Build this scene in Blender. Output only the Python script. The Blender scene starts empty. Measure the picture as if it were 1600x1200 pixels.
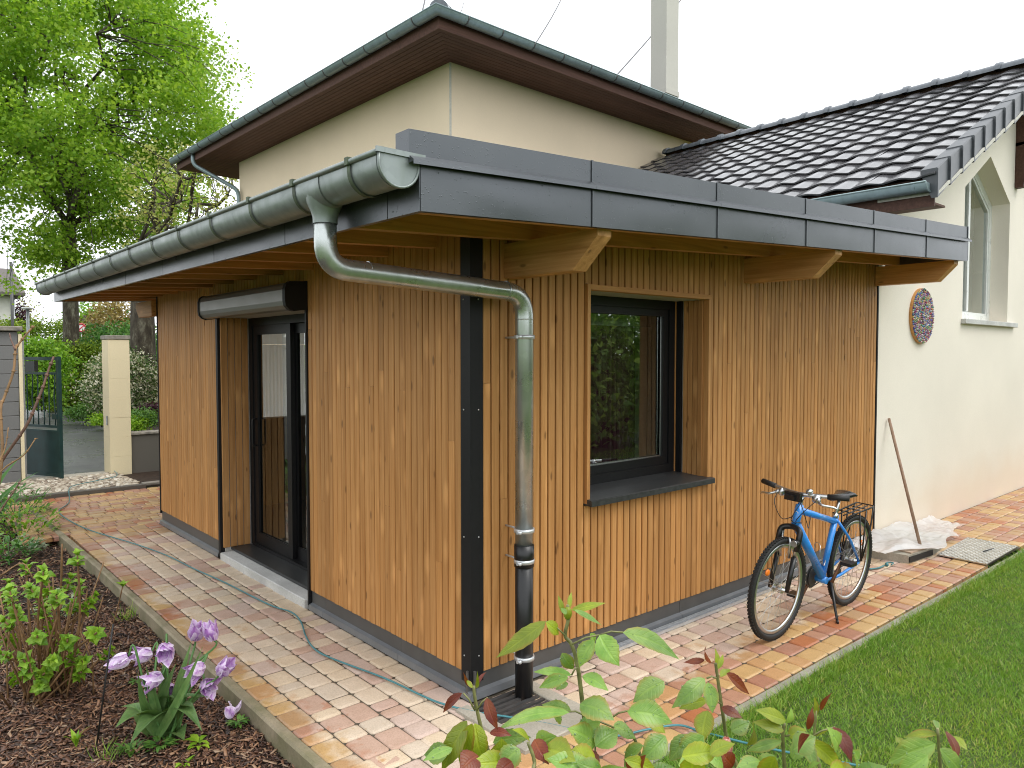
import bpy, math, random
import numpy as np
from mathutils import Vector, Matrix, noise as mnoise

SC = bpy.context.scene
COL = SC.collection
PI = math.pi
rad = math.radians

# ---------------------------------------------------------------- camera
# world axes: the timber extension's corner is the origin, X runs along its window facade,
# Y along its door facade, Z up, metres.
FPX, CX, CY = 1158.0, 800.0, 600.0
PSI, PITCH = rad(48.95), rad(-2.27)
CAM = Vector((-2.456, -3.163, 1.9))
FW = Vector((math.cos(PSI) * math.cos(PITCH), math.sin(PSI) * math.cos(PITCH), math.sin(PITCH)))
RT = Vector((math.sin(PSI), -math.cos(PSI), 0.0))
UP = RT.cross(FW)
cam_data = bpy.data.cameras.new('camera')
cam_data.sensor_fit = 'HORIZONTAL'
cam_data.sensor_width = 36.0
cam_data.lens = FPX / 1600.0 * 36.0
cam_data.clip_start = 0.05
cam_data.clip_end = 3000.0
cam = bpy.data.objects.new('camera', cam_data)
COL.objects.link(cam)
cam.matrix_world = Matrix(((RT.x, UP.x, -FW.x, CAM.x), (RT.y, UP.y, -FW.y, CAM.y), (RT.z, UP.z, -FW.z, CAM.z), (0, 0, 0, 1)))
SC.camera = cam

# ---------------------------------------------------------------- sky, sun, exposure (rainy overcast spring day)
SUN_EL, SUN_AZ = rad(58), rad(-62)          # sun behind cloud, to the camera's right
world = bpy.data.worlds.new('World')
SC.world = world
world.use_nodes = True
wn, wl = world.node_tree.nodes, world.node_tree.links
wn.clear()
w_sky = wn.new('ShaderNodeTexSky'); w_sky.sky_type = 'NISHITA'; w_sky.sun_disc = False
w_sky.sun_elevation = SUN_EL; w_sky.sun_rotation = rad(90) - SUN_AZ
w_sky.air_density = 1.0; w_sky.dust_density = 4.0
w_hsv = wn.new('ShaderNodeHueSaturation'); w_hsv.inputs['Saturation'].default_value = 0.12; w_hsv.inputs['Value'].default_value = 0.1
wl.new(w_sky.outputs[0], w_hsv.inputs['Color'])
w_mix = wn.new('ShaderNodeMixRGB'); w_mix.blend_type = 'MIX'; w_mix.inputs[0].default_value = 0.8   # cloud cover
wl.new(w_hsv.outputs[0], w_mix.inputs[1]); w_mix.inputs[2].default_value = (1.30, 1.34, 1.38, 1)
w_bg = wn.new('ShaderNodeBackground'); w_bg.inputs['Strength'].default_value = 1.0
wl.new(w_mix.outputs[0], w_bg.inputs['Color'])
w_out = wn.new('ShaderNodeOutputWorld'); wl.new(w_bg.outputs[0], w_out.inputs['Surface'])

sun_d = bpy.data.lights.new('sun', 'SUN'); sun_d.energy = 1.1; sun_d.angle = rad(35); sun_d.color = (1.0, 0.97, 0.92)
sun = bpy.data.objects.new('sun', sun_d); COL.objects.link(sun)
sdir = Vector((math.cos(SUN_EL) * math.cos(SUN_AZ), math.cos(SUN_EL) * math.sin(SUN_AZ), math.sin(SUN_EL)))
sun.rotation_euler = sdir.to_track_quat('Z', 'Y').to_euler()
sun.location = sdir * 40

SC.view_settings.view_transform = 'Standard'
SC.view_settings.look = 'None'
SC.view_settings.exposure = 0.58
SC.view_settings.gamma = 1.0
SC.view_settings.use_curve_mapping = False
SC.render.engine = 'CYCLES'
SC.cycles.use_denoising = True
SC.cycles.filter_width = 1.05
SC.cycles.max_bounces = 8
SC.cycles.transparent_max_bounces = 24
SC.cycles.caustics_reflective = False
SC.cycles.caustics_refractive = False

# ---------------------------------------------------------------- helpers
def ray(px, py):
    return FW * FPX + RT * (px - CX) + UP * (CY - py)
def onz(px, py, z=0.0):
    d = ray(px, py); return CAM + d * ((z - CAM.z) / d.z)
def onx(px, py, x=0.0):
    d = ray(px, py); return CAM + d * ((x - CAM.x) / d.x)
def ony(px, py, y=0.0):
    d = ray(px, py); return CAM + d * ((y - CAM.y) / d.y)
def at(px, py, depth):
    return CAM + ray(px, py) * (depth / FPX)

def V(*a):
    return Vector(a)

class MB:
    """collects faces of one part"""
    def __init__(self):
        self.v, self.f, self.m, self.s, self.uv = [], [], [], [], []
    def add(self, vs, fs, mi=0, smooth=False):
        o = len(self.v)
        self.v.extend([tuple(p) for p in vs])
        for f in fs:
            self.f.append(tuple(i + o for i in f)); self.m.append(mi); self.s.append(smooth)
        return self
    def box(self, x0, x1, y0, y1, z0, z1, mi=0, bev=0.0):
        if bev <= 0:
            vs = [(x0, y0, z0), (x1, y0, z0), (x1, y1, z0), (x0, y1, z0), (x0, y0, z1), (x1, y0, z1), (x1, y1, z1), (x0, y1, z1)]
            return self.add(vs, [(0, 3, 2, 1), (4, 5, 6, 7), (0, 1, 5, 4), (1, 2, 6, 5), (2, 3, 7, 6), (3, 0, 4, 7)], mi)
        b = bev
        ring = lambda d, z: [(x0 + d, y0 + d, z), (x1 - d, y0 + d, z), (x1 - d, y1 - d, z), (x0 + d, y1 - d, z)]
        vs = ring(b, z0) + ring(0, z0 + b) + ring(0, z1 - b) + ring(b, z1)
        fs = [(3, 2, 1, 0), (12, 13, 14, 15)]
        for k in range(3):
            for i in range(4):
                j = (i + 1) % 4
                fs.append((k * 4 + i, k * 4 + j, k * 4 + 4 + j, k * 4 + 4 + i))
        return self.add(vs, fs, mi)
    def prism(self, poly, a, b, mi=0):
        """poly: list of 3D points; extruded by vectors a..b offsets (two Vectors)"""
        n = len(poly)
        vs = [Vector(p) + Vector(a) for p in poly] + [Vector(p) + Vector(b) for p in poly]
        fs = [tuple(range(n - 1, -1, -1)), tuple(range(n, 2 * n))]
        for i in range(n):
            j = (i + 1) % n
            fs.append((i, j, n + j, n + i))
        return self.add(vs, fs, mi)
    def tube(self, pts, r, n=10, mi=0, caps=True, smooth=True):
        pts = [Vector(p) for p in pts]
        rs = r if isinstance(r, (list, tuple)) else [r] * len(pts)
        vs, fs = [], []
        t0 = (pts[1] - pts[0]).normalized()
        ref = Vector((0, 0, 1)) if abs(t0.z) < 0.9 else Vector((1, 0, 0))
        nrm = t0.cross(ref).normalized()
        prev = t0
        for i, p in enumerate(pts):
            if i == 0: t = t0
            elif i == len(pts) - 1: t = (pts[-1] - pts[-2]).normalized()
            else:
                t = ((pts[i + 1] - p).normalized() + (p - pts[i - 1]).normalized())
                t = t.normalized() if t.length > 1e-6 else prev
            q = prev.rotation_difference(t)
            nrm = q @ nrm
            prev = t
            bn = t.cross(nrm).normalized()
            for k in range(n):
                a = 2 * PI * k / n
                vs.append(p + (nrm * math.cos(a) + bn * math.sin(a)) * rs[i])
        for i in range(len(pts) - 1):
            for k in range(n):
                j = (k + 1) % n
                fs.append((i * n + k, i * n + j, (i + 1) * n + j, (i + 1) * n + k))
        self.add(vs, fs, mi, smooth)
        if caps:
            o = len(self.v) - len(vs)
            self.f.append(tuple(o + k for k in range(n - 1, -1, -1))); self.m.append(mi); self.s.append(False)
            e = o + (len(pts) - 1) * n
            self.f.append(tuple(e + k for k in range(n))); self.m.append(mi); self.s.append(False)
        return self
    def ball(self, c, r, n=8, m=6, mi=0, sc=(1, 1, 1)):
        c = Vector(c); vs = [c + Vector((0, 0, r * sc[2]))]; fs = []
        for i in range(1, m):
            th = PI * i / m
            for k in range(n):
                a = 2 * PI * k / n
                vs.append(c + Vector((math.sin(th) * math.cos(a) * r * sc[0], math.sin(th) * math.sin(a) * r * sc[1], math.cos(th) * r * sc[2])))
        vs.append(c - Vector((0, 0, r * sc[2])))
        for k in range(n):
            j = (k + 1) % n
            fs.append((0, 1 + k, 1 + j))
            for i in range(m - 2):
                fs.append((1 + i * n + k, 1 + (i + 1) * n + k, 1 + (i + 1) * n + j, 1 + i * n + j))
            fs.append((len(vs) - 1, 1 + (m - 2) * n + j, 1 + (m - 2) * n + k))
        return self.add(vs, fs, mi, True)
    def mesh(self, name, mats):
        me = bpy.data.meshes.new(name)
        me.from_pydata(self.v, [], self.f)
        for mt in (mats if isinstance(mats, (list, tuple)) else [mats]):
            me.materials.append(M[mt] if isinstance(mt, str) else mt)
        me.polygons.foreach_set('material_index', self.m)
        me.polygons.foreach_set('use_smooth', self.s)
        if self.uv:
            uv = self.uv + [(0.5, 0.5, 0)] * (len(self.v) - len(self.uv))
            me.attributes.new('leafuv', 'FLOAT_VECTOR', 'POINT').data.foreach_set('vector', [c for q in uv for c in q])
        me.update()
        return me
    def build(self, name, mats, parent=None):
        return link(name, self.mesh(name, mats), parent)

def link(name, me, parent=None, matrix=None):
    o = bpy.data.objects.new(name, me)
    COL.objects.link(o)
    if parent is not None:
        o.parent = parent
        if 'base' in parent:
            o.matrix_parent_inverse = Matrix.Translation(-Vector(parent['base']))
    if matrix is not None:
        o.matrix_basis = matrix
    return o

def thing(name, label, cat, loc=(0, 0, 0), group=None):
    o = bpy.data.objects.new(name, None)
    COL.objects.link(o)
    o.empty_display_size = 0.1
    o.location = loc
    o['base'] = [float(c) for c in loc]
    o['label'] = label; o['category'] = cat
    if group: o['group'] = group
    return o

def tag(o, label, cat, group=None):
    o['label'] = label; o['category'] = cat
    if group: o['group'] = group
    return o

def structure(o, label=None):
    o['kind'] = 'structure'
    if label: o['label'] = label
    return o

def np_mesh(name, verts, faces, mats, smooth=False, mat_idx=None):
    """fast mesh from numpy arrays; faces (n,k)"""
    me = bpy.data.meshes.new(name)
    nv, nf, k = len(verts), len(faces), faces.shape[1]
    me.vertices.add(nv); me.vertices.foreach_set('co', np.asarray(verts, np.float32).ravel())
    me.loops.add(nf * k); me.loops.foreach_set('vertex_index', np.asarray(faces, np.int32).ravel())
    me.polygons.add(nf)
    me.polygons.foreach_set('loop_start', np.arange(0, nf * k, k, dtype=np.int32))
    me.polygons.foreach_set('loop_total', np.full(nf, k, dtype=np.int32))
    if smooth: me.polygons.foreach_set('use_smooth', np.ones(nf, dtype=bool))
    for mt in (mats if isinstance(mats, (list, tuple)) else [mats]):
        me.materials.append(M[mt])
    if mat_idx is not None: me.polygons.foreach_set('material_index', np.asarray(mat_idx, np.int32))
    me.update(calc_edges=True)
    return me

def fillet(pts, radius, seg=8):
    """polyline with rounded corners"""
    pts = [Vector(p) for p in pts]
    out = [pts[0]]
    for i in range(1, len(pts) - 1):
        a, b, c = pts[i - 1], pts[i], pts[i + 1]
        d1, d2 = (a - b), (c - b)
        r = radius[i - 1] if isinstance(radius, (list, tuple)) else radius
        r = min(r, d1.length * 0.49, d2.length * 0.49)
        p, q = b + d1.normalized() * r, b + d2.normalized() * r
        for k in range(seg + 1):
            t = k / seg
            out.append(p.lerp(b, t).lerp(b.lerp(q, t), t))
    out.append(pts[-1])
    return out

def smooth_path(pts, sub=6):
    """Catmull-Rom"""
    P = [Vector(p) for p in pts]
    P = [P[0] * 2 - P[1]] + P + [P[-1] * 2 - P[-2]]
    out = []
    for i in range(1, len(P) - 2):
        a, b, c, d = P[i - 1], P[i], P[i + 1], P[i + 2]
        for k in range(sub):
            t = k / sub
            out.append(0.5 * ((2 * b) + (c - a) * t + (2 * a - 5 * b + 4 * c - d) * t * t + (3 * b - a - 3 * c + d) * t ** 3))
    out.append(P[-2])
    return out

# ---------------------------------------------------------------- materials
M = {}
class NT:
    def __init__(self, name):
        self.mat = bpy.data.materials.new(name); self.mat.use_nodes = True
        self.t = self.mat.node_tree; self.t.nodes.clear()
        self.out = self.n('ShaderNodeOutputMaterial')
        M[name] = self.mat
    def n(self, typ, **kw):
        nd = self.t.nodes.new(typ)
        for k, v in kw.items(): setattr(nd, k, v)
        return nd
    def l(self, a, b): self.t.links.new(a, b)
    def pos(self): return self.n('ShaderNodeNewGeometry').outputs['Position']
    def obj(self): return self.n('ShaderNodeTexCoord').outputs['Object']
    def rnd(self): return self.n('ShaderNodeObjectInfo').outputs['Random']
    def island(self): return self.n('ShaderNodeNewGeometry').outputs['Random Per Island']
    def scale(self, vec, s):
        m = self.n('ShaderNodeMapping'); m.inputs['Scale'].default_value = s if isinstance(s, tuple) else (s, s, s)
        self.l(vec, m.inputs['Vector']); return m.outputs[0]
    def shift(self, vec, rnd, amt=37.0):
        mu = self.n('ShaderNodeMath', operation='MULTIPLY'); self.l(rnd, mu.inputs[0]); mu.inputs[1].default_value = amt
        ad = self.n('ShaderNodeVectorMath', operation='ADD'); self.l(vec, ad.inputs[0]); self.l(mu.outputs[0], ad.inputs[1]); return ad.outputs[0]
    def noise(self, vec, s=5.0, detail=4.0, rough=0.55, dist=0.0):
        n = self.n('ShaderNodeTexNoise'); n.inputs['Scale'].default_value = s; n.inputs['Detail'].default_value = detail
        n.inputs['Roughness'].default_value = rough; n.inputs['Distortion'].default_value = dist
        self.l(vec, n.inputs['Vector']); return n.outputs[0]
    def voronoi(self, vec, s=5.0, out='Distance', feature='F1'):
        n = self.n('ShaderNodeTexVoronoi', feature=feature); n.inputs['Scale'].default_value = s; self.l(vec, n.inputs['Vector']); return n.outputs[out]
    def ramp(self, fac, stops, interp='LINEAR'):
        r = self.n('ShaderNodeValToRGB'); r.color_ramp.interpolation = interp
        e = r.color_ramp.elements
        while len(e) < len(stops): e.new(0.5)
        for i, (p, c) in enumerate(stops):
            e[i].position = p
            e[i].color = (c, c, c, 1) if isinstance(c, (int, float)) else (*c, 1)
        self.l(fac, r.inputs[0]); return r.outputs[0]
    def mix(self, fac, a, b, mode='MIX'):
        m = self.n('ShaderNodeMixRGB', blend_type=mode)
        for sock, v in ((m.inputs[0], fac), (m.inputs[1], a), (m.inputs[2], b)):
            if isinstance(v, (int, float)): sock.default_value = v if sock.type == 'VALUE' else (v, v, v, 1)
            elif isinstance(v, tuple): sock.default_value = (*v, 1)
            else: self.l(v, sock)
        return m.outputs[0]
    def math(self, op, a, b=0.0, clamp=False):
        m = self.n('ShaderNodeMath', operation=op, use_clamp=clamp)
        for sock, v in ((m.inputs[0], a), (m.inputs[1], b)):
            if isinstance(v, (int, float)): sock.default_value = v
            else: self.l(v, sock)
        return m.outputs[0]
    def sep(self, vec):
        s = self.n('ShaderNodeSeparateXYZ'); self.l(vec, s.inputs[0]); return s.outputs
    def bump(self, h, strength=0.3, dist=0.01):
        b = self.n('ShaderNodeBump'); b.inputs['Strength'].default_value = strength; b.inputs['Distance'].default_value = dist
        self.l(h, b.inputs['Height']); return b.outputs[0]
    def bsdf(self, color=None, rough=0.6, metal=0.0, normal=None, spec=0.5, coat=0.0, **kw):
        p = self.n('ShaderNodeBsdfPrincipled')
        for key, v in (('Base Color', color), ('Roughness', rough), ('Metallic', metal), ('Specular IOR Level', spec), ('Coat Weight', coat)):
            if v is None: continue
            if isinstance(v, (int, float)): p.inputs[key].default_value = v
            elif isinstance(v, tuple): p.inputs[key].default_value = (*v, 1)
            else: self.l(v, p.inputs[key])
        for k, v in kw.items(): p.inputs[k].default_value = v
        if normal is not None: self.l(normal, p.inputs['Normal'])
        return p
    def done(self, shader):
        self.l(shader.outputs[0] if hasattr(shader, 'outputs') else shader, self.out.inputs['Surface'])
        return self.mat

def plain(name, col, rough=0.5, metal=0.0, var=0.12, nscale=30.0, bump=0.0, coat=0.0, spec=0.5):
    t = NT(name); p = t.pos()
    n = t.noise(p, nscale, 4)
    c = t.mix(t.ramp(n, [(0.3, 0.0), (0.7, 1.0)]), tuple(x * (1 - var) for x in col), tuple(min(1, x * (1 + var)) for x in col))
    r = t.math('MULTIPLY_ADD', n, 0.2); t.t.nodes[-1].inputs[2].default_value = max(0.02, rough - 0.1)
    t.done(t.bsdf(c, r, metal, t.bump(n, bump, 0.004) if bump else None, spec, coat))

def wood(name, dark, mid, light, rough=0.55, axis=2, knots=True, wet=0.0):
    """axis = grain direction"""
    t = NT(name); p = t.shift(t.pos(), t.rnd(), 41.0)
    s = [34.0, 34.0, 34.0]; s[axis] = 1.3
    g = t.noise(t.scale(p, tuple(s)), 1.0, 6, 0.62, 0.6)
    s2 = [120.0] * 3; s2[axis] = 3.0
    fine = t.noise(t.scale(p, tuple(s2)), 1.0, 3, 0.6)
    c = t.ramp(g, [(0.32, dark), (0.5, mid), (0.68, light)])
    c = t.mix(t.ramp(fine, [(0.35, 0.4), (0.6, 0.0)]), c, dark)
    if knots:
        s3 = [11.0] * 3; s3[axis] = 3.6
        pw = t.scale(p, tuple(s3))
        k = t.voronoi(pw, 1.0)
        kn = t.ramp(k, [(0.07, 1.0), (0.13, 0.0)])
        c = t.mix(t.math('MULTIPLY', kn, 0.75), c, tuple(x * 0.38 for x in dark))
        big = t.noise(t.scale(p, tuple(x * 0.12 for x in s3)), 6.0, 2)
        pale = t.ramp(t.voronoi(t.scale(p, tuple(x * 0.75 for x in s3)), 1.0), [(0.10, 0.75), (0.26, 0.0)])
        c = t.mix(t.math('MULTIPLY', pale, 0.5), c, tuple(min(1, x * 1.5) for x in light))
    tone = t.ramp(t.rnd(), [(0.0, 0.86), (0.35, 0.96), (0.7, 1.04), (1.0, 1.13)])
    c = t.mix(1.0, c, tone, 'MULTIPLY')
    t.done(t.bsdf(c, rough, 0.0, t.bump(fine, 0.25, 0.002), 0.35))

wood('larch_board', (0.385, 0.172, 0.048), (0.485, 0.238, 0.078), (0.56, 0.295, 0.110), 0.6)
wood('larch_trim', (0.40, 0.180, 0.055), (0.52, 0.255, 0.085), (0.62, 0.325, 0.120), 0.6, axis=0, knots=False)
wood('larch_trim_upright', (0.40, 0.180, 0.055), (0.52, 0.255, 0.085), (0.62, 0.325, 0.120), 0.6, axis=2, knots=False)
wood('reveal_board', (0.36, 0.165, 0.050), (0.50, 0.250, 0.088), (0.60, 0.33, 0.13), 0.6)
wood('beam_timber', (0.42, 0.20, 0.065), (0.55, 0.285, 0.105), (0.62, 0.34, 0.135), 0.6, axis=1)
wood('rafter_timber', (0.38, 0.175, 0.055), (0.50, 0.245, 0.085), (0.57, 0.29, 0.11), 0.6, axis=0)
wood('soffit_brown', (0.068, 0.028, 0.017), (0.102, 0.044, 0.028), (0.135, 0.062, 0.042), 0.65, axis=0, knots=False)
wood('dark_timber', (0.05, 0.022, 0.014), (0.075, 0.033, 0.022), (0.1, 0.05, 0.033), 0.65, axis=0, knots=False)
wood('broom_wood', (0.24, 0.15, 0.10), (0.33, 0.22, 0.15), (0.40, 0.28, 0.2), 0.7, knots=False)

plain('black_metal', (0.008, 0.008, 0.009), 0.55, 0.0, 0.2, 60, spec=0.3)
plain('frame_black', (0.007, 0.007, 0.008), 0.45, 0.0, 0.1, 60, spec=0.35)
plain('black_membrane', (0.020, 0.015, 0.012), 0.8)
plain('plinth_grey', (0.092, 0.090, 0.087), 0.42, 0.15, 0.12, 9)
plain('flange_grey', (0.19, 0.20, 0.212), 0.34, 0.3, 0.1, 9)
plain('sill_dark', (0.040, 0.042, 0.043), 0.42, 0.2, 0.35, 40, 0.15)
plain('shutter_grey', (0.165, 0.162, 0.148), 0.36, 0.5, 0.06, 6)
plain('steel', (0.60, 0.61, 0.62), 0.34, 1.0, 0.06, 60)
plain('alu_rail', (0.58, 0.60, 0.62), 0.34, 0.55, 0.12, 25)
plain('pvc_black', (0.009, 0.009, 0.010), 0.34, 0.0, 0.3, 20, 0.0, 0.0)
plain('rubber', (0.014, 0.014, 0.014), 0.62, 0.0, 0.3, 80, 0.2)
plain('bike_blue', (0.030, 0.245, 0.70), 0.30, 0.0, 0.04, 20, 0.0, 0.5)
plain('bike_black', (0.012, 0.012, 0.013), 0.35)
plain('rusty_crank', (0.16, 0.075, 0.04), 0.6, 0.5, 0.3, 60)
plain('saddle_black', (0.014, 0.014, 0.015), 0.25, 0.0, 0.15, 40, 0.1, 0.3)
plain('reflector_orange', (0.8, 0.20, 0.02), 0.2)
plain('white_paint', (0.75, 0.75, 0.74), 0.35)
plain('white_pvc', (0.72, 0.74, 0.72), 0.3, 0.0, 0.05, 8)
plain('hose_teal', (0.055, 0.20, 0.225), 0.35, 0.0, 0.15, 14)
plain('gate_green', (0.010, 0.040, 0.040), 0.35, 0.1, 0.25, 8)
plain('post_black_rod', (0.012, 0.012, 0.012), 0.5)
plain('wire_dark', (0.02, 0.02, 0.022), 0.5)
plain('interior_wall', (0.48, 0.46, 0.42), 0.8)
plain('interior_floor', (0.28, 0.23, 0.18), 0.5)
plain('curtain_purple', (0.10, 0.022, 0.040), 0.8)
plain('far_wall', (0.66, 0.65, 0.60), 0.85, 0, 0.06, 2)
plain('far_roof', (0.10, 0.085, 0.075), 0.6, 0, 0.3, 5)
plain('lamp_grey', (0.35, 0.37, 0.38), 0.4, 0.5)
plain('sign_white', (0.8, 0.8, 0.8), 0.4)
plain('sign_red', (0.55, 0.03, 0.05), 0.4)
plain('letterbox_dark', (0.016, 0.02, 0.022), 0.35)
plain('tulip_stem', (0.09, 0.21, 0.055), 0.45)
plain('cane_brown', (0.22, 0.125, 0.055), 0.7, 0, 0.3, 40)
plain('cane_dark', (0.12, 0.060, 0.040), 0.6, 0, 0.35, 40)
plain('rose_cane', (0.17, 0.17, 0.06), 0.45, 0, 0.35, 60)
plain('rose_pink', (0.75, 0.36, 0.30), 0.5, 0, 0.2, 60)
plain('stone_cap', (0.22, 0.20, 0.17), 0.85, 0, 0.4, 12, 0.3)
plain('grate_grey', (0.10, 0.10, 0.10), 0.5, 0.6)
plain('band_pale', (0.55, 0.53, 0.47), 0.8)
plain('slab_board', (0.36, 0.27, 0.20), 0.8, 0, 0.3, 10, 0.2)

def make_water_drop():
    t = NT('water_drop')
    t.done(t.bsdf((0.25, 0.38, 0.18), 0.04, 0.0, None, 0.8, 0.3, Alpha=0.45))
make_water_drop()

def zinc(name, base=(0.36, 0.40, 0.40), rough=0.36, spangle=26.0, metal=0.85, dirt=0.35):
    t = NT(name); p = t.pos()
    v = t.voronoi(p, spangle, 'Color')
    vv = t.sep(v)[0]
    n = t.noise(p, 6, 5)
    c = t.mix(t.math('MULTIPLY', vv, 0.35), base, tuple(min(1, x * 1.45) for x in base))
    streak = t.noise(t.scale(p, (9, 9, 1.2)), 2.0, 4)
    c = t.mix(t.math('MULTIPLY', t.ramp(streak, [(0.45, 0.0), (0.75, 1.0)]), dirt), c, (0.12, 0.16, 0.11))
    r = t.ramp(n, [(0.3, rough - 0.08), (0.7, rough + 0.12)])
    t.done(t.bsdf(c, r, metal, t.bump(n, 0.05, 0.01)))
zinc('zinc_gutter', (0.24, 0.27, 0.265), 0.40, 22.0, 0.55, 0.3)
plain('bracket_moss', (0.075, 0.10, 0.06), 0.6, 0.2, 0.5, 25)
zinc('zinc_pipe', (0.46, 0.49, 0.48), 0.27, 20.0, 0.85, 0.2)
zinc('zinc_old', (0.24, 0.31, 0.33), 0.45, 8.0, 0.45, 0.3)
zinc('zinc_sheet', (0.45, 0.48, 0.50), 0.3, 12.0, 0.9, 0.15)

def fascia_mat():
    t = NT('anthracite_sheet'); p = t.shift(t.pos(), t.rnd(), 11.0)
    n = t.noise(p, 1.6, 3)
    drop = t.voronoi(p, 85.0)
    dm = t.ramp(drop, [(0.10, 1.0), (0.28, 0.0)])
    sel = t.ramp(t.noise(p, 38.0, 2), [(0.5, 0.0), (0.6, 1.0)])
    dm = t.math('MULTIPLY', dm, sel)
    c = t.mix(t.ramp(n, [(0.3, 0.0), (0.7, 1.0)]), (0.084, 0.092, 0.102), (0.110, 0.119, 0.130))
    h = t.math('ADD', t.math('MULTIPLY', dm, 1.0), t.math('MULTIPLY', n, 3.0))
    t.done(t.bsdf(c, t.ramp(n, [(0.3, 0.25), (0.7, 0.38)]), 0.55, t.bump(h, 0.35, 0.004)))
fascia_mat()

def stucco(name, col, grain=140.0, stain=True):
    t = NT(name); p = t.pos()
    f = t.noise(p, grain, 3); b = t.noise(p, 0.8, 4)
    c = t.mix(t.ramp(b, [(0.3, 0.0), (0.7, 1.0)]), tuple(x * 0.95 for x in col), tuple(min(1, x * 1.04) for x in col))
    c = t.mix(t.ramp(f, [(0.35, 0.12), (0.65, 0.0)]), c, tuple(x * 0.6 for x in col))
    if stain:   # warm splash dirt just above the paving
        z = t.sep(p)[2]
        zz = t.math('ADD', z, t.math('MULTIPLY', t.noise(p, 2.0, 4), -0.5))
        m = t.ramp(zz, [(0.0, 0.32), (0.42, 0.0)])
        c = t.mix(m, c, (0.66, 0.50, 0.34))
    t.done(t.bsdf(c, 0.9, 0, t.bump(f, 0.25, 0.004), 0.2))
stucco('stucco_cream', (0.84, 0.78, 0.685))
stucco('stucco_main', (0.87, 0.725, 0.535), 120, False)
stucco('chimney_render', (0.52, 0.505, 0.46), 60, False)
stucco('pillar_cream', (0.74, 0.64, 0.43), 60, False)
stucco('block_grey', (0.18, 0.18, 0.178), 70, False)
stucco('lowwall_dark', (0.125, 0.115, 0.10), 70, False)

def concrete(name, col, moss=0.0):
    t = NT(name); p = t.pos()
    a = t.noise(p, 3.0, 6, 0.6); f = t.noise(p, 90.0, 3)
    c = t.mix(t.ramp(a, [(0.3, 0.0), (0.7, 1.0)]), tuple(x * 0.72 for x in col), tuple(x * 1.15 for x in col))
    c = t.mix(t.ramp(f, [(0.3, 0.4), (0.6, 0.0)]), c, tuple(x * 0.5 for x in col))
    if moss: c = t.mix(t.math('MULTIPLY', t.ramp(t.noise(p, 5.0, 5), [(0.42, 0.0), (0.62, 1.0)]), moss), c, (0.10, 0.11, 0.035))
    t.done(t.bsdf(c, 0.75, 0, t.bump(f, 0.4, 0.004), 0.4))
concrete('concrete_step', (0.60, 0.60, 0.58))
concrete('concrete_kerb', (0.34, 0.285, 0.195), 0.5)
concrete('concrete_kerb_lawn', (0.36, 0.34, 0.28), 0.25)
concrete('concrete_slab', (0.42, 0.385, 0.32), 0.15)

def asphalt():
    t = NT('asphalt'); p = t.pos()
    f = t.noise(p, 60.0, 4); b = t.noise(p, 0.7, 4)
    sp = t.voronoi(p, 45.0)
    c = t.mix(t.ramp(f, [(0.3, 0.0), (0.7, 1.0)]), (0.060, 0.060, 0.062), (0.13, 0.13, 0.135))
    c = t.mix(t.ramp(b, [(0.45, 0.0), (0.7, 0.5)]), c, (0.04, 0.04, 0.042))
    t.done(t.bsdf(c, t.ramp(b, [(0.35, 0.18), (0.7, 0.5)]), 0, t.bump(sp, 0.5, 0.01), 0.5))
asphalt()

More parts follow.
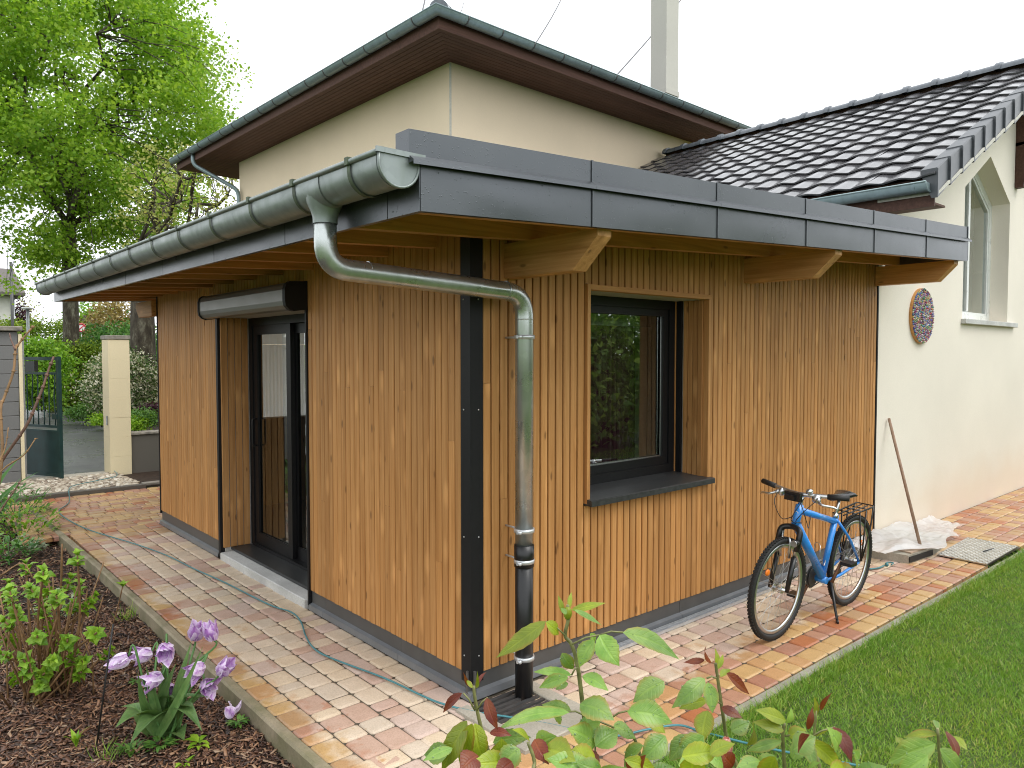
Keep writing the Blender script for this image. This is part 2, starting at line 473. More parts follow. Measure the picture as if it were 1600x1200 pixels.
def paver_mat():
    t = NT('paver'); p = t.pos(); r = t.rnd()
    dry = t.ramp(r, [(0.0, (0.68, 0.56, 0.43)), (0.24, (0.59, 0.455, 0.385)), (0.44, (0.68, 0.55, 0.40)), (0.62, (0.56, 0.395, 0.32)),
                     (0.74, (0.62, 0.52, 0.41)), (0.88, (0.54, 0.37, 0.285))], 'CONSTANT')
    wet = t.ramp(r, [(0.0, (0.56, 0.365, 0.165)), (0.24, (0.45, 0.245, 0.165)), (0.44, (0.54, 0.315, 0.15)), (0.62, (0.41, 0.20, 0.13)),
                     (0.74, (0.47, 0.29, 0.15)), (0.88, (0.44, 0.165, 0.075))], 'CONSTANT')
    xyz = t.sep(p)
    wob = t.math('MULTIPLY', t.math('SUBTRACT', t.noise(p, 4.5, 4, 0.6), 0.5), 0.55)
    wob2 = t.math('MULTIPLY', t.math('SUBTRACT', t.noise(p, 16.0, 3, 0.6), 0.5), 0.12)
    w = t.math('ADD', wob, wob2)
    # rain falls on everything not under the extension's eaves
    ex = t.math('ADD', t.math('ADD', xyz[0], 0.84), w)
    ey = t.math('ADD', t.math('ADD', xyz[1], 0.62), w)
    ef = t.math('ADD', t.math('SUBTRACT', 5.35, xyz[1]), t.math('MULTIPLY', w, 2.2))
    er = t.math('ADD', t.math('SUBTRACT', 5.6, xyz[0]), t.math('MULTIPLY', w, 2.0))
    m = t.math('MINIMUM', t.math('MINIMUM', ex, ey), t.math('MINIMUM', ef, er))
    under = t.ramp(m, [(0.0, 0.0), (0.14, 1.0)])
    # splashes
    spl = t.ramp(t.noise(p, 7.0, 5, 0.65), [(0.60, 0.0), (0.64, 0.8)])
    edge = t.ramp(t.math('MULTIPLY', m, 1.0), [(0.0, 1.0), (0.55, 0.0)])
    dryness = t.math('SUBTRACT', under, t.math('MULTIPLY', spl, edge), True)
    c = t.mix(dryness, wet, dry)
    f = t.noise(p, 120.0, 4, 0.65)
    c = t.mix(t.ramp(f, [(0.32, 0.45), (0.55, 0.0)]), c, t.mix(1.0, c, (0.55, 0.5, 0.46), 'MULTIPLY'))
    blot = t.noise(t.shift(p, r, 9.0), 11.0, 4)
    c = t.mix(t.ramp(blot, [(0.35, 0.0), (0.75, 0.45)]), c, t.mix(1.0, c, (0.72, 0.68, 0.6), 'MULTIPLY'))
    rough = t.math('MULTIPLY_ADD', dryness, 0.45); t.t.nodes[-1].inputs[2].default_value = 0.34
    t.done(t.bsdf(c, rough, 0, t.bump(f, 0.3, 0.003), 0.45))
paver_mat()

def simple_soil(name, a, b, s=14.0, rough=0.85):
    t = NT(name); p = t.pos()
    n = t.noise(p, s, 6, 0.65)
    c = t.ramp(n, [(0.3, a), (0.7, b)])
    t.done(t.bsdf(c, rough, 0, t.bump(n, 0.6, 0.02), 0.3))
simple_soil('soil', (0.016, 0.010, 0.007), (0.055, 0.034, 0.022))
simple_soil('joint_sand', (0.055, 0.045, 0.032), (0.15, 0.125, 0.09), 30)
simple_soil('lawn_soil', (0.045, 0.075, 0.016), (0.075, 0.115, 0.026), 20)
simple_soil('meadow', (0.05, 0.10, 0.02), (0.10, 0.16, 0.035), 1.5)

def island_mat(name, stops, rough=0.6, trans=0.0, spec=0.4, coat=0.0, big=None):
    t = NT(name); i = t.island()
    c = t.ramp(i, stops)
    if big:      # slow drift of hue through a crown or lawn (new and older growth)
        n = t.noise(t.pos(), big[0], 3)
        c = t.mix(t.ramp(n, [(0.38, 0.0), (0.66, big[2] if len(big) > 2 else 1.0)]), c, t.mix(1.0, c, big[1], 'MULTIPLY'))
    p = t.bsdf(c, rough, 0, None, spec, coat)
    if trans:
        tr = t.n('ShaderNodeBsdfTranslucent'); t.l(t.mix(1.0, c, (1.0, 1.0, 0.55), 'MULTIPLY'), tr.inputs['Color'])
        mx = t.n('ShaderNodeMixShader'); mx.inputs[0].default_value = trans
        t.l(p.outputs[0], mx.inputs[1]); t.l(tr.outputs[0], mx.inputs[2]); p = mx
    t.done(p)
island_mat('mulch_chip', [(0.0, (0.025, 0.014, 0.010)), (0.4, (0.095, 0.044, 0.026)), (0.72, (0.20, 0.095, 0.052)), (0.9, (0.36, 0.20, 0.11)), (1.0, (0.34, 0.25, 0.17))], 0.5, spec=0.6)
island_mat('grass_blade', [(0.0, (0.11, 0.26, 0.025)), (0.5, (0.19, 0.39, 0.045)), (0.85, (0.28, 0.48, 0.085)), (1.0, (0.48, 0.49, 0.20))], 0.5, 0.4, big=(1.3, (1.4, 1.1, 1.0)))
island_mat('pebble', [(0.0, (0.16, 0.12, 0.09)), (0.4, (0.34, 0.28, 0.21)), (0.75, (0.50, 0.44, 0.35)), (1.0, (0.62, 0.58, 0.50))], 0.4)
island_mat('leaf_maple', [(0.0, (0.19, 0.37, 0.03)), (0.5, (0.32, 0.51, 0.05)), (1.0, (0.46, 0.62, 0.085))], 0.5, 0.52, big=(0.45, (0.82, 0.90, 0.9)))
island_mat('leaf_young', [(0.0, (0.24, 0.30, 0.08)), (0.6, (0.42, 0.47, 0.13)), (1.0, (0.54, 0.52, 0.20))], 0.5, 0.4)
island_mat('leaf_hedge', [(0.0, (0.06, 0.12, 0.010)), (0.6, (0.14, 0.24, 0.02)), (1.0, (0.27, 0.36, 0.035))], 0.6, 0.3, big=(0.9, (1.4, 1.3, 1.0)))
island_mat('leaf_bright', [(0.0, (0.10, 0.24, 0.018)), (0.5, (0.20, 0.40, 0.03)), (1.0, (0.32, 0.52, 0.05))], 0.5, 0.4)
island_mat('leaf_laurel', [(0.0, (0.045, 0.15, 0.03)), (0.5, (0.10, 0.27, 0.05)), (1.0, (0.22, 0.40, 0.10))], 0.4, 0.3)
island_mat('leaf_variegated', [(0.0, (0.05, 0.12, 0.025)), (0.5, (0.14, 0.22, 0.06)), (0.62, (0.58, 0.56, 0.40)), (1.0, (0.80, 0.76, 0.62))], 0.5, 0.25)
island_mat('leaf_yellowgreen', [(0.0, (0.22, 0.30, 0.02)), (1.0, (0.42, 0.50, 0.05))], 0.55, 0.3)
island_mat('leaf_bronze', [(0.0, (0.20, 0.15, 0.05)), (1.0, (0.42, 0.33, 0.13))], 0.6, 0.3)
island_mat('leaf_purple', [(0.0, (0.035, 0.012, 0.02)), (1.0, (0.11, 0.04, 0.06))], 0.5, 0.2)
island_mat('leaf_garden', [(0.0, (0.06, 0.15, 0.018)), (0.6, (0.16, 0.31, 0.04)), (1.0, (0.36, 0.50, 0.09))], 0.5, 0.3)
island_mat('leaf_lime', [(0.0, (0.17, 0.36, 0.02)), (1.0, (0.38, 0.58, 0.05))], 0.42, 0.35)
island_mat('leaf_weed', [(0.0, (0.06, 0.17, 0.03)), (1.0, (0.18, 0.33, 0.06))], 0.5, 0.25)
island_mat('leaf_iris', [(0.0, (0.07, 0.20, 0.055)), (1.0, (0.17, 0.36, 0.12))], 0.4, 0.25)
island_mat('leaf_silver', [(0.0, (0.16, 0.22, 0.11)), (1.0, (0.42, 0.48, 0.33))], 0.55, 0.2)
island_mat('bead', [(0.0, (0.02, 0.03, 0.25)), (0.14, (0.45, 0.05, 0.05)), (0.28, (0.6, 0.55, 0.5)), (0.42, (0.05, 0.25, 0.07)), (0.56, (0.1, 0.16, 0.5)),
                    (0.68, (0.6, 0.42, 0.12)), (0.8, (0.03, 0.03, 0.03)), (0.9, (0.35, 0.1, 0.25)), (1.0, (0.7, 0.7, 0.7))], 0.15, coat=0.5)

def tulip_petal():
    t = NT('tulip_petal')
    at_ = t.n('ShaderNodeAttribute'); at_.attribute_name = 'leafuv'
    uv = t.sep(at_.outputs['Vector']); a = t.math('ABSOLUTE', uv[0])
    n = t.noise(t.scale(t.pos(), (90, 90, 40)), 1.0, 4)
    k = t.math('ADD', t.math('MULTIPLY', a, 0.62), t.math('MULTIPLY', t.math('SUBTRACT', n, 0.5), 0.9))
    k = t.math('ADD', k, t.math('MULTIPLY', t.math('SUBTRACT', t.island(), 0.5), 0.35))
    c2 = t.ramp(k, [(0.0, (0.46, 0.20, 0.57)), (0.16, (0.62, 0.36, 0.72)), (0.38, (0.80, 0.60, 0.87)), (0.7, (0.91, 0.82, 0.95))])
    b = t.bsdf(c2, 0.42, 0, t.bump(n, 0.25, 0.003))
    tr = t.n('ShaderNodeBsdfTranslucent'); t.l(c2, tr.inputs[0])
    mx = t.n('ShaderNodeMixShader'); mx.inputs[0].default_value = 0.25; t.l(b.outputs[0], mx.inputs[1]); t.l(tr.outputs[0], mx.inputs[2])
    t.done(mx)
tulip_petal()

def rose_leaf(name, c1, c2, edge, rough=0.36, red=0.75, island=False, trans=0.28, ns=34.0):
    """leaf with midrib and side veins; leafuv = (across -1..1, along 0..1, 0)"""
    t = NT(name); p = t.pos()
    at_ = t.n('ShaderNodeAttribute'); at_.attribute_name = 'leafuv'
    uv = t.sep(at_.outputs['Vector'])
    a = t.math('ABSOLUTE', uv[0]); al = uv[1]
    wave = t.math('SINE', t.math('MULTIPLY', t.math('SUBTRACT', t.math('MULTIPLY', al, 8.5), t.math('MULTIPLY', a, 1.7)), 2 * PI))
    vein = t.math('MAXIMUM', t.ramp(wave, [(0.72, 0.0), (1.0, 0.7)]), t.ramp(a, [(0.05, 1.0), (0.16, 0.0)]))
    rnd = t.island() if island else t.rnd()
    n = t.noise(t.shift(p, rnd, 5.0), ns, 3)
    c = t.ramp(n, [(0.32, c1), (0.68, c2)])
    c = t.mix(1.0, c, t.ramp(rnd, [(0.0, 0.66), (1.0, 1.2)]), 'MULTIPLY')
    rim = t.math('MULTIPLY', t.ramp(a, [(0.6, 0.0), (1.0, 1.0)]), t.ramp(t.noise(t.shift(p, rnd, 7.0), 17.0, 3), [(0.38, 0.0), (0.66, red)]))
    c = t.mix(rim, c, edge)
    c = t.mix(t.math('MULTIPLY', vein, 0.30), c, t.mix(1.0, c, (1.7, 1.6, 1.3), 'MULTIPLY'))
    h = t.math('SUBTRACT', t.math('MULTIPLY', t.noise(p, 300.0, 2), 0.4), vein)
    b = t.bsdf(c, rough, 0, t.bump(h, 0.35, 0.002), 0.45)
    tr = t.n('ShaderNodeBsdfTranslucent'); t.l(t.mix(1.0, c, (1.15, 1.1, 0.4), 'MULTIPLY'), tr.inputs[0])
    mx = t.n('ShaderNodeMixShader'); mx.inputs[0].default_value = trans; t.l(b.outputs[0], mx.inputs[1]); t.l(tr.outputs[0], mx.inputs[2])
    t.done(mx)
rose_leaf('rose_green', (0.14, 0.28, 0.042), (0.29, 0.44, 0.105), (0.34, 0.22, 0.04), 0.32)
rose_leaf('leaf_hydrangea', (0.16, 0.37, 0.025), (0.36, 0.56, 0.055), (0.2, 0.4, 0.03), 0.42, 0.2, True, 0.35, 12.0)
rose_leaf('leaf_tulip', (0.10, 0.21, 0.06), (0.18, 0.30, 0.10), (0.2, 0.33, 0.13), 0.42, 0.3, False, 0.2, 20.0)
rose_leaf('rose_olive', (0.20, 0.27, 0.018), (0.32, 0.39, 0.03), (0.30, 0.10, 0.025))
rose_leaf('rose_red', (0.15, 0.018, 0.012), (0.24, 0.065, 0.015), (0.10, 0.012, 0.01))

def tile_mat():
    t = NT('roof_tile'); p = t.pos()
    n = t.noise(p, 9.0, 4); f = t.noise(p, 90.0, 3)
    c = t.mix(t.ramp(n, [(0.3, 0.0), (0.7, 1.0)]), (0.045, 0.045, 0.050), (0.085, 0.080, 0.084))
    c = t.mix(1.0, c, t.ramp(t.rnd(), [(0.0, 0.75), (1.0, 1.35)]), 'MULTIPLY')
    c = t.mix(t.ramp(t.noise(p, 3.5, 5, 0.7), [(0.66, 0.0), (0.74, 0.8)]), c, (0.10, 0.10, 0.03))
    r = t.ramp(n, [(0.3, 0.12), (0.7, 0.32)])
    t.done(t.bsdf(c, r, 0, t.bump(f, 0.10, 0.003), 0.6, 0.3))
tile_mat()
plain('verge_tile', (0.050, 0.056, 0.064), 0.38, 0, 0.25, 14, 0.1)
plain('ridge_tile', (0.12, 0.135, 0.155), 0.30, 0, 0.2, 14, 0.1)

def bark():
    t = NT('bark'); p = t.pos()
    n = t.noise(t.scale(p, (7, 7, 2.4)), 1.0, 7, 0.72)
    c = t.ramp(n, [(0.3, (0.022, 0.017, 0.012)), (0.52, (0.075, 0.064, 0.046)), (0.66, (0.20, 0.19, 0.14)), (0.8, (0.32, 0.33, 0.25))])
    t.done(t.bsdf(c, 0.85, 0, t.bump(n, 0.9, 0.05), 0.2))
bark()

def glass(name, tint=(0.80, 0.84, 0.82), boost=0.05, gain=2.6):
    t = NT(name)
    tr = t.n('ShaderNodeBsdfTransparent'); tr.inputs[0].default_value = (*tint, 1)
    gl = t.n('ShaderNodeBsdfGlossy'); gl.inputs['Roughness'].default_value = 0.0; gl.inputs[0].default_value = (0.95, 1, 0.98, 1)
    fr = t.n('ShaderNodeFresnel'); fr.inputs[0].default_value = 1.55
    fac = t.math('MULTIPLY_ADD', fr.outputs[0], gain, True); t.t.nodes[-1].inputs[2].default_value = boost
    mx = t.n('ShaderNodeMixShader'); t.l(fac, mx.inputs[0]); t.l(tr.outputs[0], mx.inputs[1]); t.l(gl.outputs[0], mx.inputs[2])
    t.done(mx)
glass('window_glass')
glass('door_glass', (0.86, 0.88, 0.87), 0.03, 1.8)

def blind():
    t = NT('blind_white')
    d = t.n('ShaderNodeBsdfDiffuse'); d.inputs[0].default_value = (0.8, 0.82, 0.82, 1)
    tr = t.n('ShaderNodeBsdfTranslucent'); tr.inputs[0].default_value = (0.95, 0.96, 0.98, 1)
    mx = t.n('ShaderNodeMixShader'); mx.inputs[0].default_value = 0.75; t.l(d.outputs[0], mx.inputs[1]); t.l(tr.outputs[0], mx.inputs[2])
    t.done(mx)
blind()

def plastic():
    t = NT('plastic_sheet'); p = t.pos()
    n = t.noise(p, 9.0, 4)
    b = t.bsdf((0.95, 0.95, 0.95), 0.22, 0, t.bump(n, 0.3, 0.02), 0.5)
    tr = t.n('ShaderNodeBsdfTransparent')
    tl = t.n('ShaderNodeBsdfTranslucent'); tl.inputs[0].default_value = (0.85, 0.85, 0.85, 1)
    m1 = t.n('ShaderNodeMixShader'); m1.inputs[0].default_value = 0.45; t.l(b.outputs[0], m1.inputs[1]); t.l(tl.outputs[0], m1.inputs[2])
    m2 = t.n('ShaderNodeMixShader'); t.l(t.ramp(n, [(0.3, 0.10), (0.7, 0.02)]), m2.inputs[0]); t.l(m1.outputs[0], m2.inputs[1]); t.l(tr.outputs[0], m2.inputs[2])
    t.done(m2)
plastic()

def checker_plate():
    t = NT('checker_plate'); p = t.pos()
    n = t.noise(p, 12.0, 4)
    c = t.mix(t.ramp(n, [(0.3, 0.0), (0.7, 1.0)]), (0.40, 0.39, 0.36), (0.58, 0.57, 0.54))
    t.done(t.bsdf(c, 0.30, 0.8, t.bump(n, 0.1, 0.004)))
checker_plate()
rng = random.Random(7)
nrg = np.random.default_rng(7)

# ================================================================ ground and paths
def ground_sheet():
    m = MB(); s = 900
    m.add([(-s, -s, -0.16), (s, -s, -0.16), (s, s, -0.16), (-s, s, -0.16)], [(0, 1, 2, 3)])
    structure(m.build('ground', 'meadow'))
ground_sheet()

# lawn beside the window facade
def lawn_sheet():
    m = MB(); n = 30
    vs, fs = [], []
    for i in range(n + 1):
        for j in range(n + 1):
            x = -3.4 + 24 * i / n; y = -1.03 - 20 * (j / n)
            vs.append((x, y, -0.012 + 0.012 * mnoise.noise(Vector((x * .7, y * .7, 0)))))
    for i in range(n):
        for j in range(n):
            a = i * (n + 1) + j
            fs.append((a, a + 1, a + n + 2, a + n + 1))
    m.add(vs, fs, 0, True)
    structure(m.build('lawn_ground', 'lawn_soil'))
lawn_sheet()

# planting bed left of the door path
def bed_h(x, y):
    return -0.075 + 0.03 * mnoise.noise(Vector((x * 1.7, y * 1.7, 3))) + 0.015 * mnoise.noise(Vector((x * 6, y * 6, 5))) - 0.02 * max(0, min(1, (x + 1.6) / 0.6))
def bed_sheet():
    m = MB(); vs, fs = [], []
    nx, ny = 60, 150
    for i in range(nx + 1):
        for j in range(ny + 1):
            x = -5.5 + 4.58 * i / nx; y = -3.6 + 12.2 * j / ny
            vs.append((x, y, bed_h(x, y)))
    for i in range(nx):
        for j in range(ny):
            a = i * (ny + 1) + j
            fs.append((a, a + ny + 1, a + ny + 2, a + 1))
    m.add(vs, fs, 0, True)
    structure(m.build('flower_bed_soil', 'soil'))
bed_sheet()

def paver_mesh(L, W):
    m = MB(); b = 0.009; h = 0.0
    # rounded tumbled block: bottom ring, shoulder ring, top
    c = 0.012
    def ring(d, z):
        x, y = L / 2 - d, W / 2 - d
        return [(-x + c, -y, z), (x - c, -y, z), (x, -y + c, z), (x, y - c, z), (x - c, y, z), (-x + c, y, z), (-x, y - c, z), (-x, -y + c, z)]
    vs = ring(0, -0.05) + ring(0, -0.010) + ring(0.0045, -0.003) + ring(b + 0.006, 0.0)
    fs = []
    for k in range(3):
        for i in range(8):
            j = (i + 1) % 8
            fs.append((k * 8 + i, k * 8 + j, k * 8 + 8 + j, k * 8 + 8 + i))
    m.add(vs, fs, 0, True)
    m.add([vs[24 + i] for i in range(8)], [tuple(range(8))], 0, True)
    return m.mesh('paver', 'paver')

PLEN = (0.10, 0.13, 0.15, 0.18, 0.20)
PM = {}
def paver(L, W):
    key = (round(L, 3), round(W, 3))
    if key not in PM: PM[key] = paver_mesh(L - 0.005, W - 0.005)
    return PM[key]

def lay(parent, along, a0, a1, c0, n, W, skip=None):
    """strips of blocks: `along` 0 -> strips run along X, 1 -> along Y; returns count"""
    cnt = 0
    for k in range(n):
        c = c0 + (k + 0.5) * W
        a = a0 - rng.uniform(0, 0.15)
        while a < a1:
            L = rng.choice(PLEN)
            mid = a + L / 2
            x, y = (mid, c) if along == 0 else (c, mid)
            a += L
            if skip and skip(x, y): continue
            rz = 0 if along == 0 else PI / 2
            mt = Matrix.Translation((x, y, rng.uniform(-0.003, 0.002))) @ Matrix.Rotation(rz + rng.choice((0, PI)) + rng.gauss(0, 0.010), 4, 'Z') @ Matrix.Rotation(rng.gauss(0, 0.008), 4, 'X') @ Matrix.Rotation(rng.gauss(0, 0.008), 4, 'Y')
            link('paver', paver(L, W), parent, mt); cnt += 1
    return cnt

def base_sheet(name, x0, x1, y0, y1, z=-0.0095):
    m = MB(); m.add([(x0, y0, z), (x1, y0, z), (x1, y1, z), (x0, y1, z)], [(0, 1, 2, 3)])
    return structure(m.build(name, 'joint_sand'))
path_door = base_sheet('path', -0.885, 0.06, -0.14, 5.75)
path_window = base_sheet('path', -0.885, 6.4, -0.985, -0.14, -0.0098)
path_window2 = base_sheet('path', 6.4, 13.6, -0.985, 0.06)
path_gate = base_sheet('path', -1.25, 1.3, 5.75, 8.2, -0.0098)
path_wall = base_sheet('path', 0.06, 6.4, -0.14, 0.06)
lay(path_door, 1, -0.13, 5.74, -0.885, 6, 0.146, lambda x, y: x > -0.02 and y > 0.0)
lay(path_window, 0, -0.87, 5.05, -0.985, 6, 0.141)
lay(path_wall, 0, 0.1, 5.05, -0.139, 1, 0.104)
lay(path_window2, 0, 5.05, 11.3, -0.985, 7, 0.140, lambda x, y: (x < 6.12 and y < -0.5))
lay(path_gate, 0, -1.2, 0.95, 5.75, 17, 0.144, lambda x, y: x > 0.06 and y < 5.75)

def kerb(name, mat, pts, w, h0, h1, horizontal_y):
    m = MB()
    L = len(pts) - 1
    vs, fs = [], []
    for p in pts:
        wob = rng.uniform(-0.004, 0.004)
        if horizontal_y:
            prof = [(0, -w / 2, h0), (0, w / 2, h0), (0, w / 2, h1 - 0.012), (0, w / 2 - 0.012, h1), (0, -w / 2 + 0.012, h1), (0, -w / 2, h1 - 0.012)]
        else:
            prof = [(w / 2, 0, h0), (-w / 2, 0, h0), (-w / 2, 0, h1 - 0.012), (-w / 2 + 0.012, 0, h1), (w / 2 - 0.012, 0, h1), (w / 2, 0, h1 - 0.012)]
        for q in prof: vs.append((p[0] + q[0], p[1] + q[1], q[2] + wob * (q[2] > -0.05)))
    n = 6
    for i in range(L):
        for k in range(n):
            j = (k + 1) % n
            fs.append((i * n + k, i * n + j, (i + 1) * n + j, (i + 1) * n + k))
    fs.append(tuple(range(n))); fs.append(tuple(L * n + k for k in range(n - 1, -1, -1)))
    m.add(vs, fs)
    return structure(m.build(name, mat))
kerb('kerb', 'concrete_kerb', [(-0.918 - 0.002 * y - (0.012 * (y - 4) if y > 4 else 0), y, 0) for y in np.arange(-1.1, 7.6, 0.45)], 0.062, -0.2, 0.012, False)
kerb('kerb', 'concrete_kerb_lawn', [(x, -1.018 - 0.008 * (x - 1), 0) for x in np.arange(-0.9, 11.5, 0.5)], 0.058, -0.15, 0.006, True)

# ================================================================ timber extension
EXT = thing('timber_extension', 'flat roofed timber clad extension with dark grey fascia, black door and deep window', 'building', (2.5, 2.8, 0))
SL = 0.0505
def zf(x, y=0.0): return 2.455 + SL * (x + 0.825) + 0.006 * (y + 0.75)

def board_mesh(L, depth=0.022, w=0.054):
    m = MB(); c = 0.004
    prof = [(-w / 2, 0.0), (-w / 2 + c, -0.0), (w / 2 - c, 0.0), (w / 2, 0.0)]
    poly = [(-w / 2, depth), (-w / 2, c), (-w / 2 + c, 0), (w / 2 - c, 0), (w / 2, c), (w / 2, depth)]
    n = len(poly)
    vs = [(p[0], p[1], 0) for p in poly] + [(p[0], p[1], L) for p in poly]
    fs = [tuple(range(n)), tuple(range(2 * n - 1, n - 1, -1))] + [(i, n + i, n + (i + 1) % n, (i + 1) % n) for i in range(n)]
    m.add(vs, fs)
    return m

def clad(face, c, w, z0, z1, mat='larch_board'):
    """one upright board on face 'R' (y=0) or 'L' (x=0) centred at c, now and then made of two lengths"""
    cuts = [z0, z1]
    if z1 - z0 > 1.5 and rng.random() < 0.30: cuts = [z0, rng.uniform(z0 + 0.4, z1 - 0.5), z1]
    for a, b in zip(cuts[:-1], cuts[1:]):
        gap = 0.0015 if b != z1 else 0
        m = board_mesh(b - a - gap, 0.022, w)
        d = rng.uniform(-0.0012, 0.0012)
        if face == 'R': mt = Matrix.Translation((c, d, a))
        else: mt = Matrix.Translation((d, c, a)) @ Matrix.Rotation(-PI / 2, 4, 'Z')
        link('board', m.mesh('board', mat), EXT, mt)

ZB = 0.143
def run(face, a0, a1, z0, z1f):
    n = max(1, round((a1 - a0) / 0.0622)); p = (a1 - a0) / n
    for i in range(n):
        c = a0 + (i + 0.5) * p
        z1 = z1f(c) if callable(z1f) else z1f
        z0_ = z0(c) if callable(z0) else z0
        clad(face, c, p - (rng.uniform(0.0095, 0.0115) if face == 'R' else rng.uniform(0.0055, 0.0075)), z0_ + rng.uniform(-0.002, 0.002), z1)
topR = lambda x: zf(x) + 0.13
WX0, WX1, WZ0, WZ1 = 0.925, 2.185, 0.995, 2.300
run('R', 0.086, 0.895, ZB, topR)
run('R', 2.217, 5.070, ZB, topR)
run('R', 0.895, 2.217, ZB, 0.955)
run('R', 0.895, 2.217, 2.336, topR)
DY0, DY1, DZ1 = 1.985, 3.765, 2.24
topL = lambda y: 2.62
run('L', 0.084, 1.950, lambda y: ZB, topL)
run('L', 3.832, 5.660, lambda y: ZB + 0.012, topL)
run('L', 1.950, 3.832, 2.25, topL)

# backing, inner walls, ceiling, floor
w = MB()
w.box(0.0255, 0.027, 0.03, DY0 - 0.035, 0.10, 2.62); w.box(0.0255, 0.027, DY1 + 0.07, 5.66, 0.10, 2.62); w.box(0.0255, 0.027, DY0 - 0.035, DY1 + 0.07, DZ1 + 0.01, 2.62)
w.box(0.03, 0.90, 0.0255, 0.027, 0.10, 2.66); w.box(2.212, 5.08, 0.0255, 0.027, 0.10, 2.85); w.box(0.90, 2.212, 0.0255, 0.027, 0.10, 0.96); w.box(0.90, 2.212, 0.0255, 0.027, 2.335, 2.75)
w.build('membrane', 'black_membrane', EXT)
w = MB()
w.box(0.03, 0.32, 0.03, DY0, 0.0, 2.66); w.box(0.03, 0.32, DY1, 5.65, 0.0, 2.66); w.box(0.03, 0.32, DY0, DY1, DZ1, 2.66)
w.box(0.33, WX0, 0.03, 0.36, 0.0, 2.70); w.box(WX1, 5.08, 0.03, 0.36, 0.0, 2.70); w.box(WX0, WX1, 0.03, 0.36, 0.0, WZ0 - 0.03); w.box(WX0, WX1, 0.03, 0.36, WZ1, 2.70)
w.box(0.33, 0.85, 5.40, 5.65, 0.0, 2.66); w.box(2.0, 5.08, 5.40, 5.65, 0.0, 2.66); w.box(0.85, 2.0, 5.40, 5.65, 0.0, 1.15); w.box(0.85, 2.0, 5.40, 5.65, 2.24, 2.66)
w.box(5.0, 5.08, 0.37, 5.39, 0.0, 2.70)
w.build('wall', 'interior_wall', EXT)
MB().box(0.33, 5.0, 0.37, 5.39, 0.0, 0.11).build('floor', 'interior_floor', EXT)
bl = MB(); vs = []; n = 120
for i in range(n + 1): vs += [(0.86 + 1.13 * i / n, 5.47 + 0.006 * math.sin(i * 1.3), 1.15), (0.86 + 1.13 * i / n, 5.47 + 0.006 * math.sin(i * 1.3), 2.02)]
bl.add(vs, [(2 * i, 2 * i + 2, 2 * i + 3, 2 * i + 1) for i in range(n)], 0, True)
MB().add([(0.86, 5.46, 2.025), (1.99, 5.46, 2.025), (1.99, 5.46, 2.235), (0.86, 5.46, 2.235)], [(0, 1, 2, 3)]).build('blind_header', 'blind_white', EXT)
bl.build('blind', 'blind_white', EXT)
MB().box(0.36, 5.0, 5.37, 5.395, 0.11, 1.14).build('wainscot', 'reveal_board', EXT)

# corner post and end trims (folded black metal)
cp = MB()
cp.box(-0.006, 0.0, -0.006, 0.078, 0.095, 2.60); cp.box(0.0002, 0.082, -0.006, 0.0, 0.095, 2.60)
cpo = cp.build('corner_post', 'black_metal', EXT)
sc_ = MB()
for z in (0.24, 0.9, 1.6, 2.2):
    sc_.ball((-0.007, 0.05, z), 0.005, 6, 4); sc_.ball((0.05, -0.007, z), 0.005, 6, 4)
sc_.build('screw', 'steel', cpo)
MB().box(5.072, 5.096, -0.006, 0.026, 0.10, 2.70).build('end_trim', 'black_metal', EXT)
MB().box(-0.006, 0.026, 5.662, 5.684, 0.12, 2.62).build('end_trim', 'black_metal', EXT)
MB().box(0.026, 0.3, 5.655, 5.68, 0.12, 2.62).build('end_trim', 'black_metal', EXT)

# plinth: grey sheet with a drip flange, in lengths
def plinth(face, a0, a1, first=False):
    m = MB(); f = MB()
    if face == 'L':
        m.box(0.010, 0.024, a0, a1, 0.03, ZB + 0.02)
        f.prism([(0.010, 0, 0.050), (-0.016, 0, 0.040), (-0.020, 0, 0.002), (-0.016, 0, 0.002), (-0.012, 0, 0.036), (0.010, 0, 0.045)], (0, a0, 0), (0, a1, 0))
    else:
        m.box(a0, a1, 0.010, 0.024, 0.03, ZB + 0.02)
        f.prism([(0, 0.010, 0.050), (0, -0.016, 0.040), (0, -0.020, 0.002), (0, -0.016, 0.002), (0, -0.012, 0.036), (0, 0.010, 0.045)], (a0, 0, 0), (a1, 0, 0))
    o = m.build('plinth_panel', 'plinth_grey', EXT)
    f.build('drip_flange', 'flange_grey', o)
for a, b in ((-0.018, 0.72), (0.723, 1.72), (1.723, 1.94)): plinth('L', a, b)
for a, b in ((3.835, 4.65), (4.653, 5.66)): plinth('L', a, b)
for a, b in ((-0.016, 0.36), (0.363, 1.9), (1.903, 3.4), (3.403, 5.07)): plinth('R', a, b)

